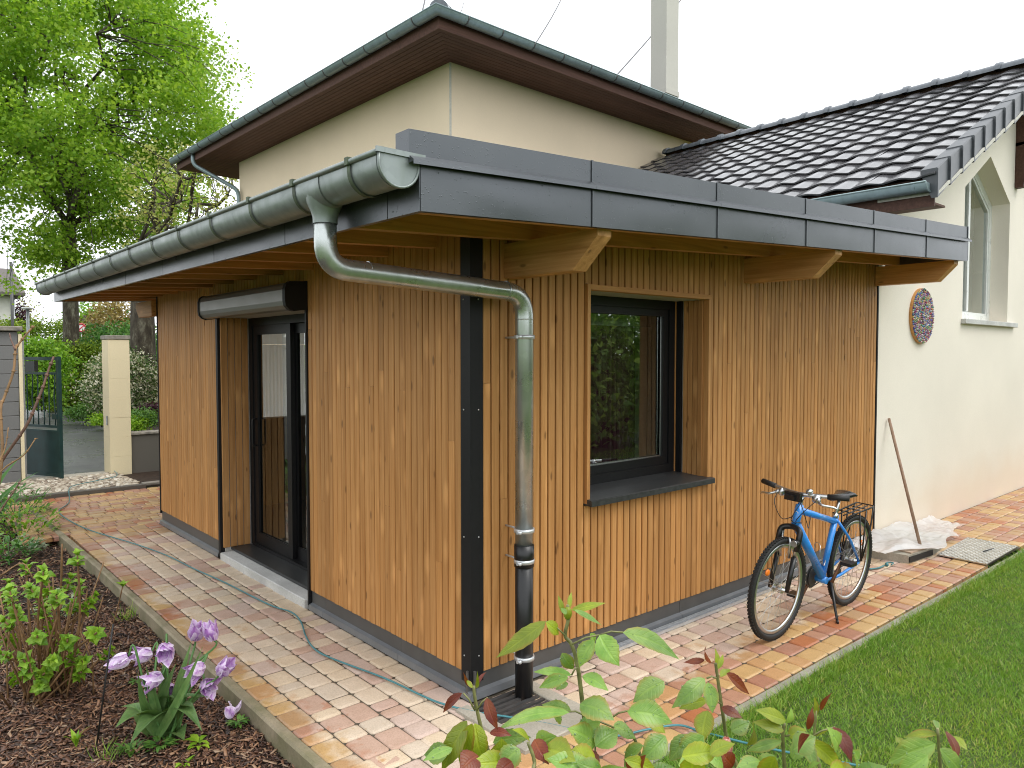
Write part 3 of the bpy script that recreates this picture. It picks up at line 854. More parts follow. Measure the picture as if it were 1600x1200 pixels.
# ---- window
wf = MB()
FY = 0.255
wf.box(WX0 + 0.002, WX0 + 0.07, FY, FY + 0.09, WZ0 + 0.02, WZ1); wf.box(WX1 - 0.10, WX1 - 0.035, FY, FY + 0.09, WZ0 + 0.02, WZ1)
wf.box(WX0 + 0.07, WX1 - 0.10, FY, FY + 0.09, WZ0 + 0.02, WZ0 + 0.085); wf.box(WX0 + 0.07, WX1 - 0.10, FY, FY + 0.09, WZ1 - 0.065, WZ1)
WIN = wf.build('window', 'frame_black', EXT)
sx0, sx1, sz0, sz1 = WX0 + 0.071, WX1 - 0.101, WZ0 + 0.086, WZ1 - 0.066
s = MB()
s.box(sx0, sx0 + 0.055, FY + 0.012, FY + 0.078, sz0, sz1); s.box(sx1 - 0.055, sx1, FY + 0.012, FY + 0.078, sz0, sz1)
s.box(sx0 + 0.055, sx1 - 0.055, FY + 0.012, FY + 0.078, sz0, sz0 + 0.06); s.box(sx0 + 0.055, sx1 - 0.055, FY + 0.012, FY + 0.078, sz1 - 0.05, sz1)
s.build('sash', 'frame_black', WIN)
g = MB(); gx0, gx1, gz0, gz1 = sx0 + 0.055, sx1 - 0.055, sz0 + 0.06, sz1 - 0.05
g.add([(gx0, FY + 0.045, gz0), (gx1, FY + 0.045, gz0), (gx1, FY + 0.045, gz1), (gx0, FY + 0.045, gz1)], [(0, 1, 2, 3)])
g.build('pane', 'window_glass', WIN)
b = MB(); b.box(gx0, gx1, FY + 0.030, FY + 0.034, gz0, gz0 + 0.008); b.box(gx1 - 0.010, gx1, FY + 0.028, FY + 0.034, gz0 + 0.008, gz1)
b.build('glazing_bead', 'steel', WIN)
MB().box(WX1 - 0.030, WX1 - 0.012, 0.20, 0.245, WZ0 + 0.02, WZ1).build('shutter_rail', 'frame_black', WIN)
MB().box(WX1 - 0.034, WX1 - 0.002, 0.247, 0.30, WZ0 + 0.02, WZ1).build('reveal_strip', 'larch_trim_upright', WIN)
# surround boards
MB().box(0.896, 0.924, -0.022, 0.026, 0.972, 2.334).build('surround_board', 'larch_trim_upright', WIN)
MB().box(0.925, 2.214, -0.022, 0.026, 2.302, 2.334).build('surround_board', 'larch_trim', WIN)
MB().box(2.187, 2.214, -0.020, 0.026, 0.99, 2.3015).build('surround_board', 'larch_trim_upright', WIN)
MB().box(WX0 - 0.001, WX1 + 0.001, 0.027, FY - 0.002, WZ1 + 0.0005, WZ1 + 0.02).build('lintel_board', 'reveal_board', WIN)
for i in range(4):
    y0 = 0.029 + i * 0.0425
    mt = MB().box(WX1 - 0.012, WX1 + 0.012, y0, y0 + 0.0355, 1.0, WZ1, 0, 0.003); mt.build('reveal_board', 'reveal_board', WIN)
for i in range(3):
    y0 = 0.028 + i * 0.075
    MB().box(WX0 - 0.01, WX0 + 0.006, y0, y0 + 0.07, 1.0, WZ1).build('reveal_board', 'reveal_board', WIN)
sl = MB()
sl.prism([(0, -0.062, 0.958), (0, -0.062, 0.992), (0, -0.055, 0.997), (0, FY + 0.02, 1.018), (0, FY + 0.02, 0.975)], (0.897, 0, 0), (2.222, 0, 0))
sl.build('sill', 'sill_dark', WIN)
# curtain inside
c = MB(); vs = []; nn = 40
for i in range(nn + 1):
    x = 1.62 + 0.5 * i / nn; y = 0.62 + 0.03 * math.sin(i * 1.5)
    vs += [(x, y, 0.3), (x, y, 2.12)]
c.add(vs, [(2 * i, 2 * i + 2, 2 * i + 3, 2 * i + 1) for i in range(nn)], 0, True)
c.build('curtain', 'curtain_purple', EXT)
MB().box(1.5, 2.3, 0.60, 0.68, 2.12, 2.35).build('pelmet', 'interior_wall', EXT)

# ---- door (two-leaf slider in a deep reveal)
df = MB(); FX = 0.275
df.box(FX, FX + 0.10, DY1 - 0.075, DY1, 0.10, DZ1); df.box(FX, FX + 0.10, DY0, DY0 + 0.06, 0.10, DZ1)
df.box(FX, FX + 0.10, DY0 + 0.06, DY1 - 0.075, DZ1 - 0.07, DZ1); df.box(FX - 0.012, FX + 0.10, DY0 + 0.06, DY1 - 0.075, 0.10, 0.125)
DOOR = df.build('door', 'frame_black', EXT)
def leaf(y0, y1, x):
    m = MB()
    m.box(x, x + 0.04, y0, y0 + 0.085, 0.126, DZ1 - 0.071); m.box(x, x + 0.04, y1 - 0.085, y1, 0.126, DZ1 - 0.071)
    m.box(x, x + 0.04, y0 + 0.085, y1 - 0.085, 0.126, 0.225); m.box(x, x + 0.04, y0 + 0.085, y1 - 0.085, DZ1 - 0.155, DZ1 - 0.071)
    m.build('leaf', 'frame_black', DOOR)
    q = MB(); q.add([(x + 0.02, y0 + 0.085, 0.225), (x + 0.02, y1 - 0.085, 0.225), (x + 0.02, y1 - 0.085, DZ1 - 0.155), (x + 0.02, y0 + 0.085, DZ1 - 0.155)], [(3, 2, 1, 0)])
    q.build('pane', 'door_glass', DOOR)
    e = MB(); e.box(x + 0.004, x + 0.012, y0 + 0.086, y0 + 0.094, 0.226, DZ1 - 0.156); e.box(x + 0.004, x + 0.012, y0 + 0.094, y1 - 0.086, 0.226, 0.234); e.box(x + 0.004, x + 0.012, y1 - 0.094, y1 - 0.086, 0.235, DZ1 - 0.156)
    e.build('glazing_bead', 'frame_black', DOOR)
leaf(2.88, DY1 - 0.078, FX + 0.012)
leaf(DY0 + 0.062, 2.955, FX + 0.056)
h = MB(); h.tube(fillet([(FX + 0.012, 3.63, 1.05), (FX - 0.03, 3.63, 1.05), (FX - 0.03, 3.63, 1.30), (FX + 0.012, 3.63, 1.30)], 0.02, 4), 0.008, 8)
h.build('handle', 'bike_black', DOOR)
MB().box(0.08, FX - 0.002, DY0, DY1, 0.075, 0.098).build('threshold', 'sill_dark', DOOR)
for i in range(4):
    x0 = 0.012 + i * 0.064
    MB().box(x0, x0 + 0.056, DY1 - 0.012, DY1 + 0.012, 0.10, DZ1, 0, 0.003).build('reveal_board', 'reveal_board', DOOR)
for i in range(4):
    x0 = 0.012 + i * 0.064
    MB().box(x0, x0 + 0.060, DY0 - 0.012, DY0 + 0.004, 0.10, DZ1).build('reveal_board', 'reveal_board', DOOR)
MB().box(-0.012, 0.030, DY1 + 0.016, DY1 + 0.064, 0.012, DZ1).build('shutter_rail', 'black_metal', DOOR)
MB().box(-0.012, 0.030, DY0 - 0.036, DY0 - 0.014, 0.028, DZ1 + 0.2).build('shutter_rail', 'black_metal', DOOR)
stp = MB(); stp.box(-0.030, 0.27, DY0 + 0.001, 2.60, -0.04, 0.068, 0, 0.006); stp.box(-0.030, 0.27, 2.603, 3.18, -0.04, 0.068, 0, 0.006); stp.box(-0.030, 0.27, 3.183, DY1 - 0.03, -0.04, 0.068, 0, 0.006)
stp.build('step', 'concrete_step', DOOR)
# roller shutter box
sb = MB()
prof = [(0.0, 2.235), (-0.10, 2.222), (-0.135, 2.232), (-0.158, 2.258), (-0.165, 2.29), (-0.165, 2.372), (-0.155, 2.405), (-0.13, 2.425), (0.0, 2.432)]
n = len(prof); ya, yb = 1.990, 3.79
sb.add([(p[0], ya, p[1]) for p in prof] + [(p[0], yb, p[1]) for p in prof], [(i, n + i, n + i + 1, i + 1) for i in range(n - 1)], 0, False)
SHB = sb.build('shutter_box', 'shutter_grey', EXT)
for y0, y1 in ((1.945, 1.991), (3.789, 3.815)):
    ec = MB(); ec.prism([(p[0] * 1.05, 0, 2.327 + (p[1] - 2.327) * 1.06) for p in prof], (0, y0, 0), (0, y1, 0)); ec.build('end_cap', 'black_metal', SHB)

# ---- purlins, rafters, soffit
def purlin(x0, zt, zb, y0b, y0t, y1):
    m = MB(); m.prism([(0, y0b, zb), (0, y1, zb), (0, y1, zt), (0, y0t + 0.0, zt), (0, y0t, zt - 0.035)], (x0, 0, 0), (x0 + 0.10, 0, 0))
    m.build('purlin', 'beam_timber', EXT)
purlin(0.240, zf(0.24) + 0.002, 2.325, -0.53, -0.70, 5.6)
purlin(2.674, zf(2.674) + 0.002, 2.453, -0.55, -0.715, 5.6)
purlin(5.00, zf(5.0) + 0.002, 2.575, -0.56, -0.70, -0.008)
pe = MB(); pe.prism([(0, 5.69, 2.33), (0, 6.20, 2.33), (0, 6.32, 2.44), (0, 6.32, 2.50), (0, 5.69, 2.50)], (-0.055, 0, 0), (0.03, 0, 0)); pe.build('purlin', 'beam_timber', EXT)
ry = -0.725
k = 0
while ry < 6.55:
    x1 = 5.05 if ry < 5.5 else 3.95
    m = MB(); m.prism([(-0.80, 0, zf(-0.80, ry) + 0.003), (x1, 0, zf(x1, ry) + 0.003), (x1, 0, zf(x1, ry) + 0.148), (-0.80, 0, zf(-0.80, ry) + 0.148)], (0, ry, 0), (0, ry + 0.06, 0))
    m.build('rafter', 'rafter_timber', EXT)
    ry += 0.515; k += 1
for yy in np.arange(-0.728, 6.5, 0.1375):
    x1 = 5.1 if yy < 5.6 else 3.95
    y1 = yy + 0.136
    m = MB(); m.add([(-0.80, yy, zf(-0.80, yy) + 0.150), (x1, yy, zf(x1, yy) + 0.150), (x1, y1, zf(x1, y1) + 0.150), (-0.80, y1, zf(-0.80, y1) + 0.150),
                     (-0.80, yy, zf(-0.80, yy) + 0.168), (x1, yy, zf(x1, yy) + 0.168), (x1, y1, zf(x1, y1) + 0.168), (-0.80, y1, zf(-0.80, y1) + 0.168)],
                    [(0, 3, 2, 1), (4, 5, 6, 7), (0, 1, 5, 4), (1, 2, 6, 5), (2, 3, 7, 6), (3, 0, 4, 7)])
    m.build('soffit_board', 'rafter_timber', EXT)

# ---- roof edge panels
rs = MB()
rs.add([(-0.86, -0.66, zf(-0.86) + 0.20), (3.95, -0.66, zf(3.95) + 0.20), (3.95, 6.62, zf(3.95, 6.62) + 0.20), (-0.86, 6.62, zf(-0.86, 6.62) + 0.20)], [(0, 1, 2, 3)])
rs.add([(3.95, -0.66, zf(3.95) + 0.20), (5.17, -0.66, zf(5.17) + 0.20), (5.17, 5.88, zf(5.17, 5.88) + 0.20), (3.95, 5.88, zf(3.95, 5.88) + 0.20)], [(0, 1, 2, 3)])
ROOF = rs.build('roof', 'zinc_sheet', EXT)
for yy in np.arange(-0.40, 6.6, 0.345):
    x1 = 5.1 if yy < 5.6 else 3.95
    m = MB()
    for (xa, xb) in ((-0.93, x1),):
        za, zb_ = zf(xa, yy) + 0.202, zf(xb, yy) + 0.202
        vs = [(xa, yy - 0.05, za), (xa, yy - 0.022, za + 0.045), (xa, yy + 0.022, za + 0.045), (xa, yy + 0.05, za),
              (xb, yy - 0.05, zb_), (xb, yy - 0.022, zb_ + 0.045), (xb, yy + 0.022, zb_ + 0.045), (xb, yy + 0.05, zb_)]
        m.add(vs, [(0, 1, 5, 4), (1, 2, 6, 5), (2, 3, 7, 6), (0, 3, 2, 1)])
    m.build('seam_rib', 'zinc_sheet', ROOF)
YF = -0.75
joints = [-0.825, 0.145, 1.176, 2.187, 3.210, 4.205, 5.185]
for i in range(6):
    a, b = joints[i] + 0.0025, joints[i + 1] - 0.0025
    m = MB()
    # the sheet is very slightly cushioned, as long folded panels are
    nx, nz = 10, 5; vs, fs = [], []
    for iz in range(nz + 1):
        for ix in range(nx + 1):
            u, t = ix / nx, iz / nz; x = a + (b - a) * u
            bulge = 0.0035 * math.sin(PI * u) * math.sin(PI * t) + (0.004 * math.exp(-((u - 0.3 - 0.25 * (1 - t)) / 0.12) ** 2) * math.sin(PI * t) if i == 0 else 0.0)
            vs.append((x, YF - bulge, zf(x, YF) + 0.176 * t))
    for iz in range(nz):
        for ix in range(nx):
            q = iz * (nx + 1) + ix; fs.append((q, q + 1, q + nx + 2, q + nx + 1))
    m.add(vs, fs, 0, True)
    m.prism([(a, 0, zf(a, YF)), (b, 0, zf(b, YF)), (b, 0, zf(b, YF) + 0.176), (a, 0, zf(a, YF) + 0.176)], (0, YF + 0.002, 0), (0, YF + 0.022, 0))
    m.add([(a, YF, zf(a, YF)), (b, YF, zf(b, YF)), (b, YF + 0.03, zf(b, YF)), (a, YF + 0.03, zf(a, YF))], [(0, 1, 2, 3)])
    # folded joint at the left edge
    if i: m.box(a - 0.006, a + 0.010, YF - 0.007, YF - 0.001, 0, 0) if False else m.prism([(a - 0.004, 0, zf(a, YF)), (a + 0.010, 0, zf(a, YF)), (a + 0.006, 0, zf(a, YF) + 0.17), (a - 0.004, 0, zf(a, YF) + 0.17)], (0, YF - 0.006, 0), (0, YF - 0.002, 0))
    o = m.build('fascia_panel', 'anthracite_sheet', EXT)
    a2 = a if i else -0.872
    u = MB(); u.prism([(a2, 0, zf(a2, YF) + 0.196), (b, 0, zf(b, YF) + 0.196), (b, 0, zf(b, YF) + 0.310), (a2, 0, zf(a2, YF) + 0.310)], (0, YF + 0.006, 0), (0, YF + 0.10, 0))
    if i: u.prism([(a - 0.002, 0, zf(a, YF) + 0.196), (a + 0.009, 0, zf(a, YF) + 0.196), (a + 0.009, 0, zf(a, YF) + 0.312), (a - 0.002, 0, zf(a, YF) + 0.312)], (0, YF + 0.001, 0), (0, YF + 0.103, 0))
    u.build('parapet_panel', 'anthracite_sheet', EXT)
    d = MB(); d.prism([(0, YF + 0.006, 0.212), (0, YF - 0.026, 0.190), (0, YF - 0.028, 0.172), (0, YF - 0.023, 0.172), (0, YF - 0.021, 0.184), (0, YF + 0.006, 0.180)], (0, 0, 0), (0, 0, 0))
    vs = d.v; nn = 6
    mm = MB(); bx = b + 0.004 if i < 5 else b + 0.02
    vv = [(a2, p[1], p[2] + zf(a2, YF)) for p in vs[:nn]] + [(bx, p[1], p[2] + zf(bx, YF)) for p in vs[:nn]]
    mm.add(vv, [tuple(range(nn)), tuple(range(2 * nn - 1, nn - 1, -1))] + [(q, nn + q, nn + (q + 1) % nn, (q + 1) % nn) for q in range(nn)])
    mm.build('drip_strip', 'anthracite_sheet', EXT)
er = MB(); er.prism([(0, YF, zf(5.19) + 0.0), (0, -0.02, zf(5.19)), (0, -0.02, zf(5.19) + 0.31), (0, YF, zf(5.19) + 0.31)], (5.187, 0, 0), (5.20, 0, 0)); er.build('fascia_end', 'anthracite_sheet', EXT)
jl = [-0.75, -0.513, 0.474, 1.499, 2.540, 3.561, 4.598, 5.615, 6.638]
for i in range(8):
    a, b = jl[i] + 0.003, jl[i + 1] - 0.003
    m = MB(); m.prism([(0, a, zf(-0.825, a)), (0, b, zf(-0.825, b)), (0, b, zf(-0.825, b) + 0.20), (0, a, zf(-0.825, a) + 0.20)], (-0.827, 0, 0), (-0.803, 0, 0))
    m.build('fascia_panel', 'anthracite_sheet', EXT)
fe = MB(); fe.prism([(-0.825, 0, zf(-0.825, 6.63)), (3.95, 0, zf(3.95, 6.63)), (3.95, 0, zf(3.95, 6.63) + 0.2), (-0.825, 0, zf(-0.825, 6.63) + 0.2)], (0, 6.60, 0), (0, 6.636, 0)); fe.build('fascia_panel', 'anthracite_sheet', EXT)

# ---- gutter
GX, GR = -0.915, 0.086
def gz(y): return 2.622 + 0.005 * (y + 0.75)
def gutter_arc(y, r, dz=0.0, n=14, ext=0.03):
    pts = [(GX - r, y, gz(y) + ext + dz)]
    for i in range(n + 1):
        a = PI + PI * i / n
        pts.append((GX + r * math.cos(a), y, gz(y) + r * math.sin(a) + dz))
    pts.append((GX + r, y, gz(y) + ext + 0.02 + dz))
    return pts
g = MB(); ys = list(np.linspace(-0.735, 6.60, 20)); rows = [gutter_arc(y, GR) for y in ys] ; n = len(rows[0])
inn = [gutter_arc(y, GR - 0.003) for y in ys]
g.add([p for r_ in rows for p in r_], [(i * n + k, (i + 1) * n + k, (i + 1) * n + k + 1, i * n + k + 1) for i in range(len(ys) - 1) for k in range(n - 1)], 0, True)
g.add([p for r_ in inn for p in r_], [(i * n + k, i * n + k + 1, (i + 1) * n + k + 1, (i + 1) * n + k) for i in range(len(ys) - 1) for k in range(n - 1)], 0, True)
g.tube([(GX - GR - 0.004, y, gz(y) + 0.034) for y in ys], 0.011, 10)
GUT = g.build('gutter', 'zinc_gutter', EXT)
for y in (-0.742, 6.605):
    c = MB(); arc = gutter_arc(y, GR + 0.002)
    c.add(arc, [tuple(range(len(arc)))]); c.add([(p[0], p[1] + (0.02 if y < 0 else -0.02), p[2]) for p in arc], [tuple(range(len(arc) - 1, -1, -1))])
    c.tube(arc, 0.006, 6); c.box(GX - GR - 0.014, GX + GR + 0.03, y - 0.008, y + 0.004, gz(y) + 0.030, gz(y) + 0.050)
    dish = [(GX + (p[0] - GX) * 0.72, y - 0.006, gz(y) + 0.004 + (p[2] - gz(y)) * 0.72) for p in gutter_arc(y, GR, 0, 14, 0.0)]
    c.tube(dish, 0.004, 6)
    c.build('end_cap', 'zinc_gutter', GUT)
by = -0.52
while by < 6.6:
    m = MB(); arc = gutter_arc(by, GR + 0.006)
    vs, fs = [], []
    for p in arc: vs += [(p[0], p[1] - 0.013, p[2]), (p[0], p[1] + 0.013, p[2])]
    nn = len(arc); m.add(vs, [(2 * i, 2 * i + 1, 2 * i + 3, 2 * i + 2) for i in range(nn - 1)], 0, True)
    m.box(GX - GR - 0.018, GX - GR + 0.012, by - 0.013, by + 0.013, gz(by) + 0.020, gz(by) + 0.050)
    m.build('bracket', 'bracket_moss', GUT); by += 0.56 if by > 0 else 0.50

# ---- downpipe: funnel, swan neck, shaft, black ground pipe
DPX, DPY = 0.252, -0.155
OY = -0.14
fn = MB(); vs = []; nf = 24
for dz_, rx_, ry_ in ((-0.005, 0.088, 0.118), (-0.045, 0.080, 0.098), (-0.075, 0.070, 0.078), (-0.100, 0.060, 0.063), (-0.125, 0.054, 0.054), (-0.15, 0.0535, 0.0535)):
    for k_ in range(nf):
        a_ = 2 * PI * k_ / nf; vs.append((GX + rx_ * math.cos(a_), OY + ry_ * math.sin(a_), gz(OY) + dz_))
fn.add(vs, [(i * nf + k_, (i + 1) * nf + k_, (i + 1) * nf + (k_ + 1) % nf, i * nf + (k_ + 1) % nf) for i in range(5) for k_ in range(nf)], 0, True)
fn.build('outlet_funnel', 'zinc_gutter', GUT)
sl_ = MB()
arcs = [[(p[0], p[1], p[2]) for p in gutter_arc(OY + d, GR + 0.003)] for d in (-0.115, 0.115)]
nn = len(arcs[0]); sl_.add(arcs[0] + arcs[1], [(i, nn + i, nn + i + 1, i + 1) for i in range(nn - 1)], 0, True)
sl_.build('outlet_sleeve', 'zinc_gutter', GUT)
zt = gz(OY) - 0.115
path = fillet([(GX, OY, zt), (GX, OY, 2.285), (DPX, DPY, 2.232), (DPX, DPY, 0.84)], [0.20, 0.13], 12)
dp = MB(); dp.tube(path, 0.050, 24)
DP = dp.build('downpipe', 'zinc_pipe', EXT)
def collar(p, d, r=0.053, l=0.012):
    p, d = Vector(p), Vector(d).normalized(); MB().tube([p - d * l, p + d * l], r, 24).build('collar', 'zinc_pipe', DP)
collar((GX, OY, zt - 0.01), (0, 0, 1)); collar((GX + 0.21, OY, 2.277), (1, 0, -0.046), 0.052, 0.004); collar((DPX - 0.135, DPY, 2.240), (1, 0, -0.046), 0.052, 0.004); collar((DPX, DPY, 2.09), (0, 0, 1), 0.0515, 0.003)
bp = MB(); bp.tube([(DPX, DPY, 0.0), (DPX, DPY, 0.83)], 0.050, 24); bp.tube([(DPX, DPY, 0.735), (DPX, DPY, 0.855)], 0.0555, 24)
bp.build('ground_pipe', 'pvc_black', DP)
for z in (1.995, 0.935, 0.765, 0.225):
    k = MB(); k.tube([(DPX, DPY, z - 0.011), (DPX, DPY, z + 0.011)], 0.0575, 24)
    k.tube([(DPX - 0.052, DPY - 0.028, z), (DPX - 0.078, DPY - 0.03, z)], 0.009, 8); k.ball((DPX - 0.066, DPY - 0.040, z), 0.011, 8, 6); k.tube([(DPX, DPY + 0.05, z), (DPX, 0.01, z)], 0.006, 8)
    k.build('pipe_clamp', 'alu_rail', DP)

# ================================================================ gabled wing
WING = thing('gabled_house_wing', 'cream rendered gable wing with glossy dark tiled roof and pointed white window', 'building', (9.4, 3.0, 0))
SW = 0.505; TH = math.atan(SW); EX, EZ, RX = 4.985, 3.555, 9.40
def zr(x): return EZ + SW * (x - EX)
wl_ = MB()
GY0, GY1 = 0.004, 0.30
gw = [(7.44, 3.89), (8.315, 4.40), (9.14, 3.92)]
def col(pts): wl_.prism([(p[0], 0, p[1]) for p in pts], (0, GY0, 0), (0, GY1, 0))
zu = lambda x: (zr(x) if x < RX else zr(2 * RX - x)) - 0.17
col([(5.10, -0.1), (7.44, -0.1), (7.44, zu(7.44)), (5.10, zu(5.10))])
col([(7.44, -0.1), (9.14, -0.1), (9.14, 2.33), (7.44, 2.33)])
col([(7.44, 3.89), (8.315, 4.40), (8.315, zu(8.315)), (7.44, zu(7.44))])
col([(8.315, 4.40), (9.14, 3.92), (9.14, zu(9.14)), (8.315, zu(8.315))])
col([(9.14, -0.1), (RX, -0.1), (RX, zu(RX)), (9.14, zu(9.14))])
col([(RX, -0.1), (13.7, -0.1), (13.7, zu(13.7)), (RX, zu(RX))])
wl_.box(5.10, 5.35, 0.301, 5.9, 2.9, zu(5.10)); wl_.box(13.45, 13.7, 0.301, 5.9, 0, zu(13.7))
wl_.build('wall', 'stucco_cream', WING)
# window
wp = [(7.44, 2.33), (9.14, 2.33), (9.14, 3.92), (8.315, 4.40), (7.44, 3.89)]
cx_, cz_ = 8.29, 3.2
def inset(p, k): return (cx_ + (p[0] - cx_) * k, cz_ + (p[1] - cz_) * k)
fr = MB(); y0, y1 = 0.215, 0.275
n = 5
def frame_ring(mb, k0, k1, ya, yb):
    o = [inset(p, k0) for p in wp]; i_ = [inset(p, k1) for p in wp]
    for a in range(n):
        b = (a + 1) % n
        poly = [o[a], o[b], i_[b], i_[a]]
        mb.prism([(p[0], 0, p[1]) for p in poly], (0, ya, 0), (0, yb, 0))
frame_ring(fr, 0.998, 0.90, y0, y1)
GWIN = fr.build('window', 'white_pvc', WING)
f2 = MB(); frame_ring(f2, 0.899, 0.86, y0 + 0.012, y1 - 0.005); f2.box(8.28, 8.35, y0 + 0.012, y1 - 0.005, 2.46, 4.22); f2.build('sash', 'white_pvc', GWIN)
pn = MB(); ip = [inset(p, 0.86) for p in wp]; pn.add([(p[0], 0.25, p[1]) for p in ip], [tuple(range(5))]); pn.build('pane', 'window_glass', GWIN)
cu = MB(); vs = []
for i in range(61):
    x = 7.5 + 1.6 * i / 60; vs += [(x, 0.42 + 0.02 * math.sin(i * 1.1), 2.3), (x, 0.42 + 0.02 * math.sin(i * 1.1), 4.4)]
cu.add(vs, [(2 * i, 2 * i + 2, 2 * i + 3, 2 * i + 1) for i in range(60)], 0, True); cu.build('curtain', 'blind_white', WING)
MB().box(7.40, 9.42, -0.05, 0.215, 2.270, 2.329, 0, 0.004).build('sill', 'concrete_step', GWIN)
rm = MB(); rm.box(6.9, 12.0, 1.6, 1.7, 0, 4.3); rm.build('inner_wall', 'interior_wall', WING)

def tile_mesh(w=0.307, L=0.40):
    m = MB(); nu = 10; vs, fs = [], []
    def prof(t): return 0.024 * (0.5 + 0.5 * math.cos(2 * PI * (t - 0.04) ** 0.85 if t > 0.04 else 0)) ** 0.8
    for iv in range(3):
        v = (0.0, 0.5, 1.0)[iv]
        for iu in range(nu + 1):
            t = iu / nu; vs.append((t * (w + 0.012), v * L, prof(t) + 0.026 * (1 - v) + 0.012))
    for iv in range(2):
        for iu in range(nu):
            a = iv * (nu + 1) + iu; fs.append((a, a + 1, a + nu + 2, a + nu + 1))
    m.add(vs, fs, 0, True)
    lip = [(p[0], p[1], p[2] - 0.016) for p in vs[:nu + 1]]
    m.add(vs[:nu + 1] + lip, [(i, nu + 1 + i, nu + 2 + i, i + 1) for i in range(nu)], 0, False)
    m.add([vs[0], vs[nu + 1], (vs[nu + 1][0], vs[nu + 1][1], vs[nu + 1][2] - .02), lip[0]], [(0, 1, 2, 3)], 0, False)
    m.add([vs[nu], lip[-1], (vs[2 * nu + 1][0], vs[2 * nu + 1][1], vs[2 * nu + 1][2] - .02), vs[2 * nu + 1]], [(0, 1, 2, 3)], 0, False)
    return m.mesh('tile', 'roof_tile')
TILE = tile_mesh()
deck = MB()
deck.prism([(EX + 0.02, 0, zr(EX + 0.02) - 0.03), (RX, 0, zr(RX) - 0.03), (RX, 0, zr(RX) - 0.11), (EX + 0.02, 0, zr(EX + 0.02) - 0.11)], (0, -0.53, 0), (0, 5.88, 0))
deck.prism([(RX, 0, zr(RX) + 0.03), (2 * RX - EX, 0, EZ + 0.03), (2 * RX - EX, 0, EZ - 0.11), (RX, 0, zr(RX) - 0.11)], (0, -0.53, 0), (0, 5.88, 0))
WROOF = deck.build('roof', 'dark_timber', WING)
gauge = (RX - 0.06 - EX) / math.cos(TH) / 14
Udir = Vector((math.cos(TH), 0, math.sin(TH))); Ndir = Vector((-math.sin(TH), 0, math.cos(TH)))
for r_ in range(14):
    for c_ in range(21):
        y = -0.535 + 0.307 * (c_ + 1)
        p = Vector((EX, y, EZ - 0.03)) + Udir * (gauge * r_ - 0.04) + Ndir * 0.0
        mt = Matrix(((0, Udir.x, Ndir.x, p.x), (-1, 0, 0, p.y), (0, Udir.z, Ndir.z, p.z), (0, 0, 0, 1))) @ Matrix.Rotation(rng.gauss(0, 0.006), 4, 'X')
        link('tile', TILE, WROOF, mt)
# verge blocks: side plates with upright ends, each lapping over the one below
vm = MB(); gx_ = gauge * math.cos(TH)
def vz(x): return SW * x
prof_ = []
for (x_, yo) in ((0.0, -0.052), (gx_ + 0.015, -0.030)):
    prof_.append((x_, yo))
h0, h1 = -0.19, 0.075
(xa, ya), (xb, yb) = prof_
vs = [(xa, ya, vz(xa) + h0), (xb, yb, vz(xb) + h0), (xb, yb, vz(xb) + h1 - 0.012), (xa, ya, vz(xa) + h1 - 0.002), (xa, ya + 0.012, vz(xa) + h1 + 0.008), (xb, yb + 0.012, vz(xb) + h1 - 0.004),
      (xa, 0.10, vz(xa) + h1 + 0.004), (xb, 0.10, vz(xb) + h1 - 0.008), (xa, 0.0, vz(xa) + h0), (xb, 0.0, vz(xb) + h0), (xa, 0.10, vz(xa) + h1 - 0.03)]
vm.add(vs, [(0, 1, 2, 3), (3, 2, 5, 4), (4, 5, 7, 6), (0, 3, 4, 6, 10, 8), (0, 8, 9, 1), (1, 9, 7, 5, 2)])
VERGE = vm.mesh('verge_tile', 'verge_tile')
for r_ in range(14):
    x_ = EX - 0.03 + gx_ * r_
    link('verge_tile', VERGE, WROOF, Matrix.Translation((x_, -0.515, zr(x_) - 0.015)) @ Matrix.Rotation(rng.gauss(0, 0.006), 4, 'Y'))
# ridge caps
def half_tube(mb, y0, y1, r0, r1, z0, mi=0, n=10):
    vs = []
    for y, r in ((y0, r0), (y1, r1)):
        for i in range(n + 1):
            a = PI * i / n; vs.append((RX + r * 1.15 * math.cos(a), y, z0 + r * math.sin(a)))
    mb.add(vs, [(i, i + 1, n + 2 + i, n + 1 + i) for i in range(n)], mi, True)
    mb.add(vs[:n + 1], [tuple(range(n + 1))], mi); mb.add(vs[n + 1:], [tuple(range(n, -1, -1))], mi)
ry0 = -0.56
zR = zr(RX) + 0.0
while ry0 < 5.7:
    m = MB(); half_tube(m, ry0, ry0 + 0.43, 0.105, 0.098, zR); half_tube(m, ry0 + 0.36, ry0 + 0.43, 0.125, 0.125, zR)
    m.build('ridge_tile', 'ridge_tile', WROOF); ry0 += 0.40
# eaves: gutter, fascia, verge soffit, purlin ends
gg = MB(); WGX, WGZ, WGR = 4.925, 3.475, 0.082
arc = [(WGX + WGR * math.cos(PI + PI * i / 12), 0, WGZ + WGR * math.sin(PI + PI * i / 12)) for i in range(13)]
gg.add([(p[0], -0.50, p[2]) for p in arc] + [(p[0], 5.85, p[2]) for p in arc], [(i, 13 + i, 14 + i, i + 1) for i in range(12)], 0, True)
gg.add([(p[0], -0.50, p[2]) for p in arc], [tuple(range(13))]); gg.tube([(WGX - WGR, -0.505, WGZ), (WGX - WGR, 5.85, WGZ)], 0.009, 8); gg.tube([(p[0], -0.503, p[2]) for p in arc], 0.006, 6); gg.tube([(p[0], -0.40, p[2]) for p in arc], 0.004, 6)
gg.build('gutter', 'zinc_old', WING)
MB().box(5.005, 5.03, -0.52, 5.86, 3.27, 3.47).build('eave_board', 'dark_timber', WING)
MB().box(5.031, 5.34, -0.50, 5.86, 3.300, 3.318).build('eave_soffit', 'soffit_brown', WING)
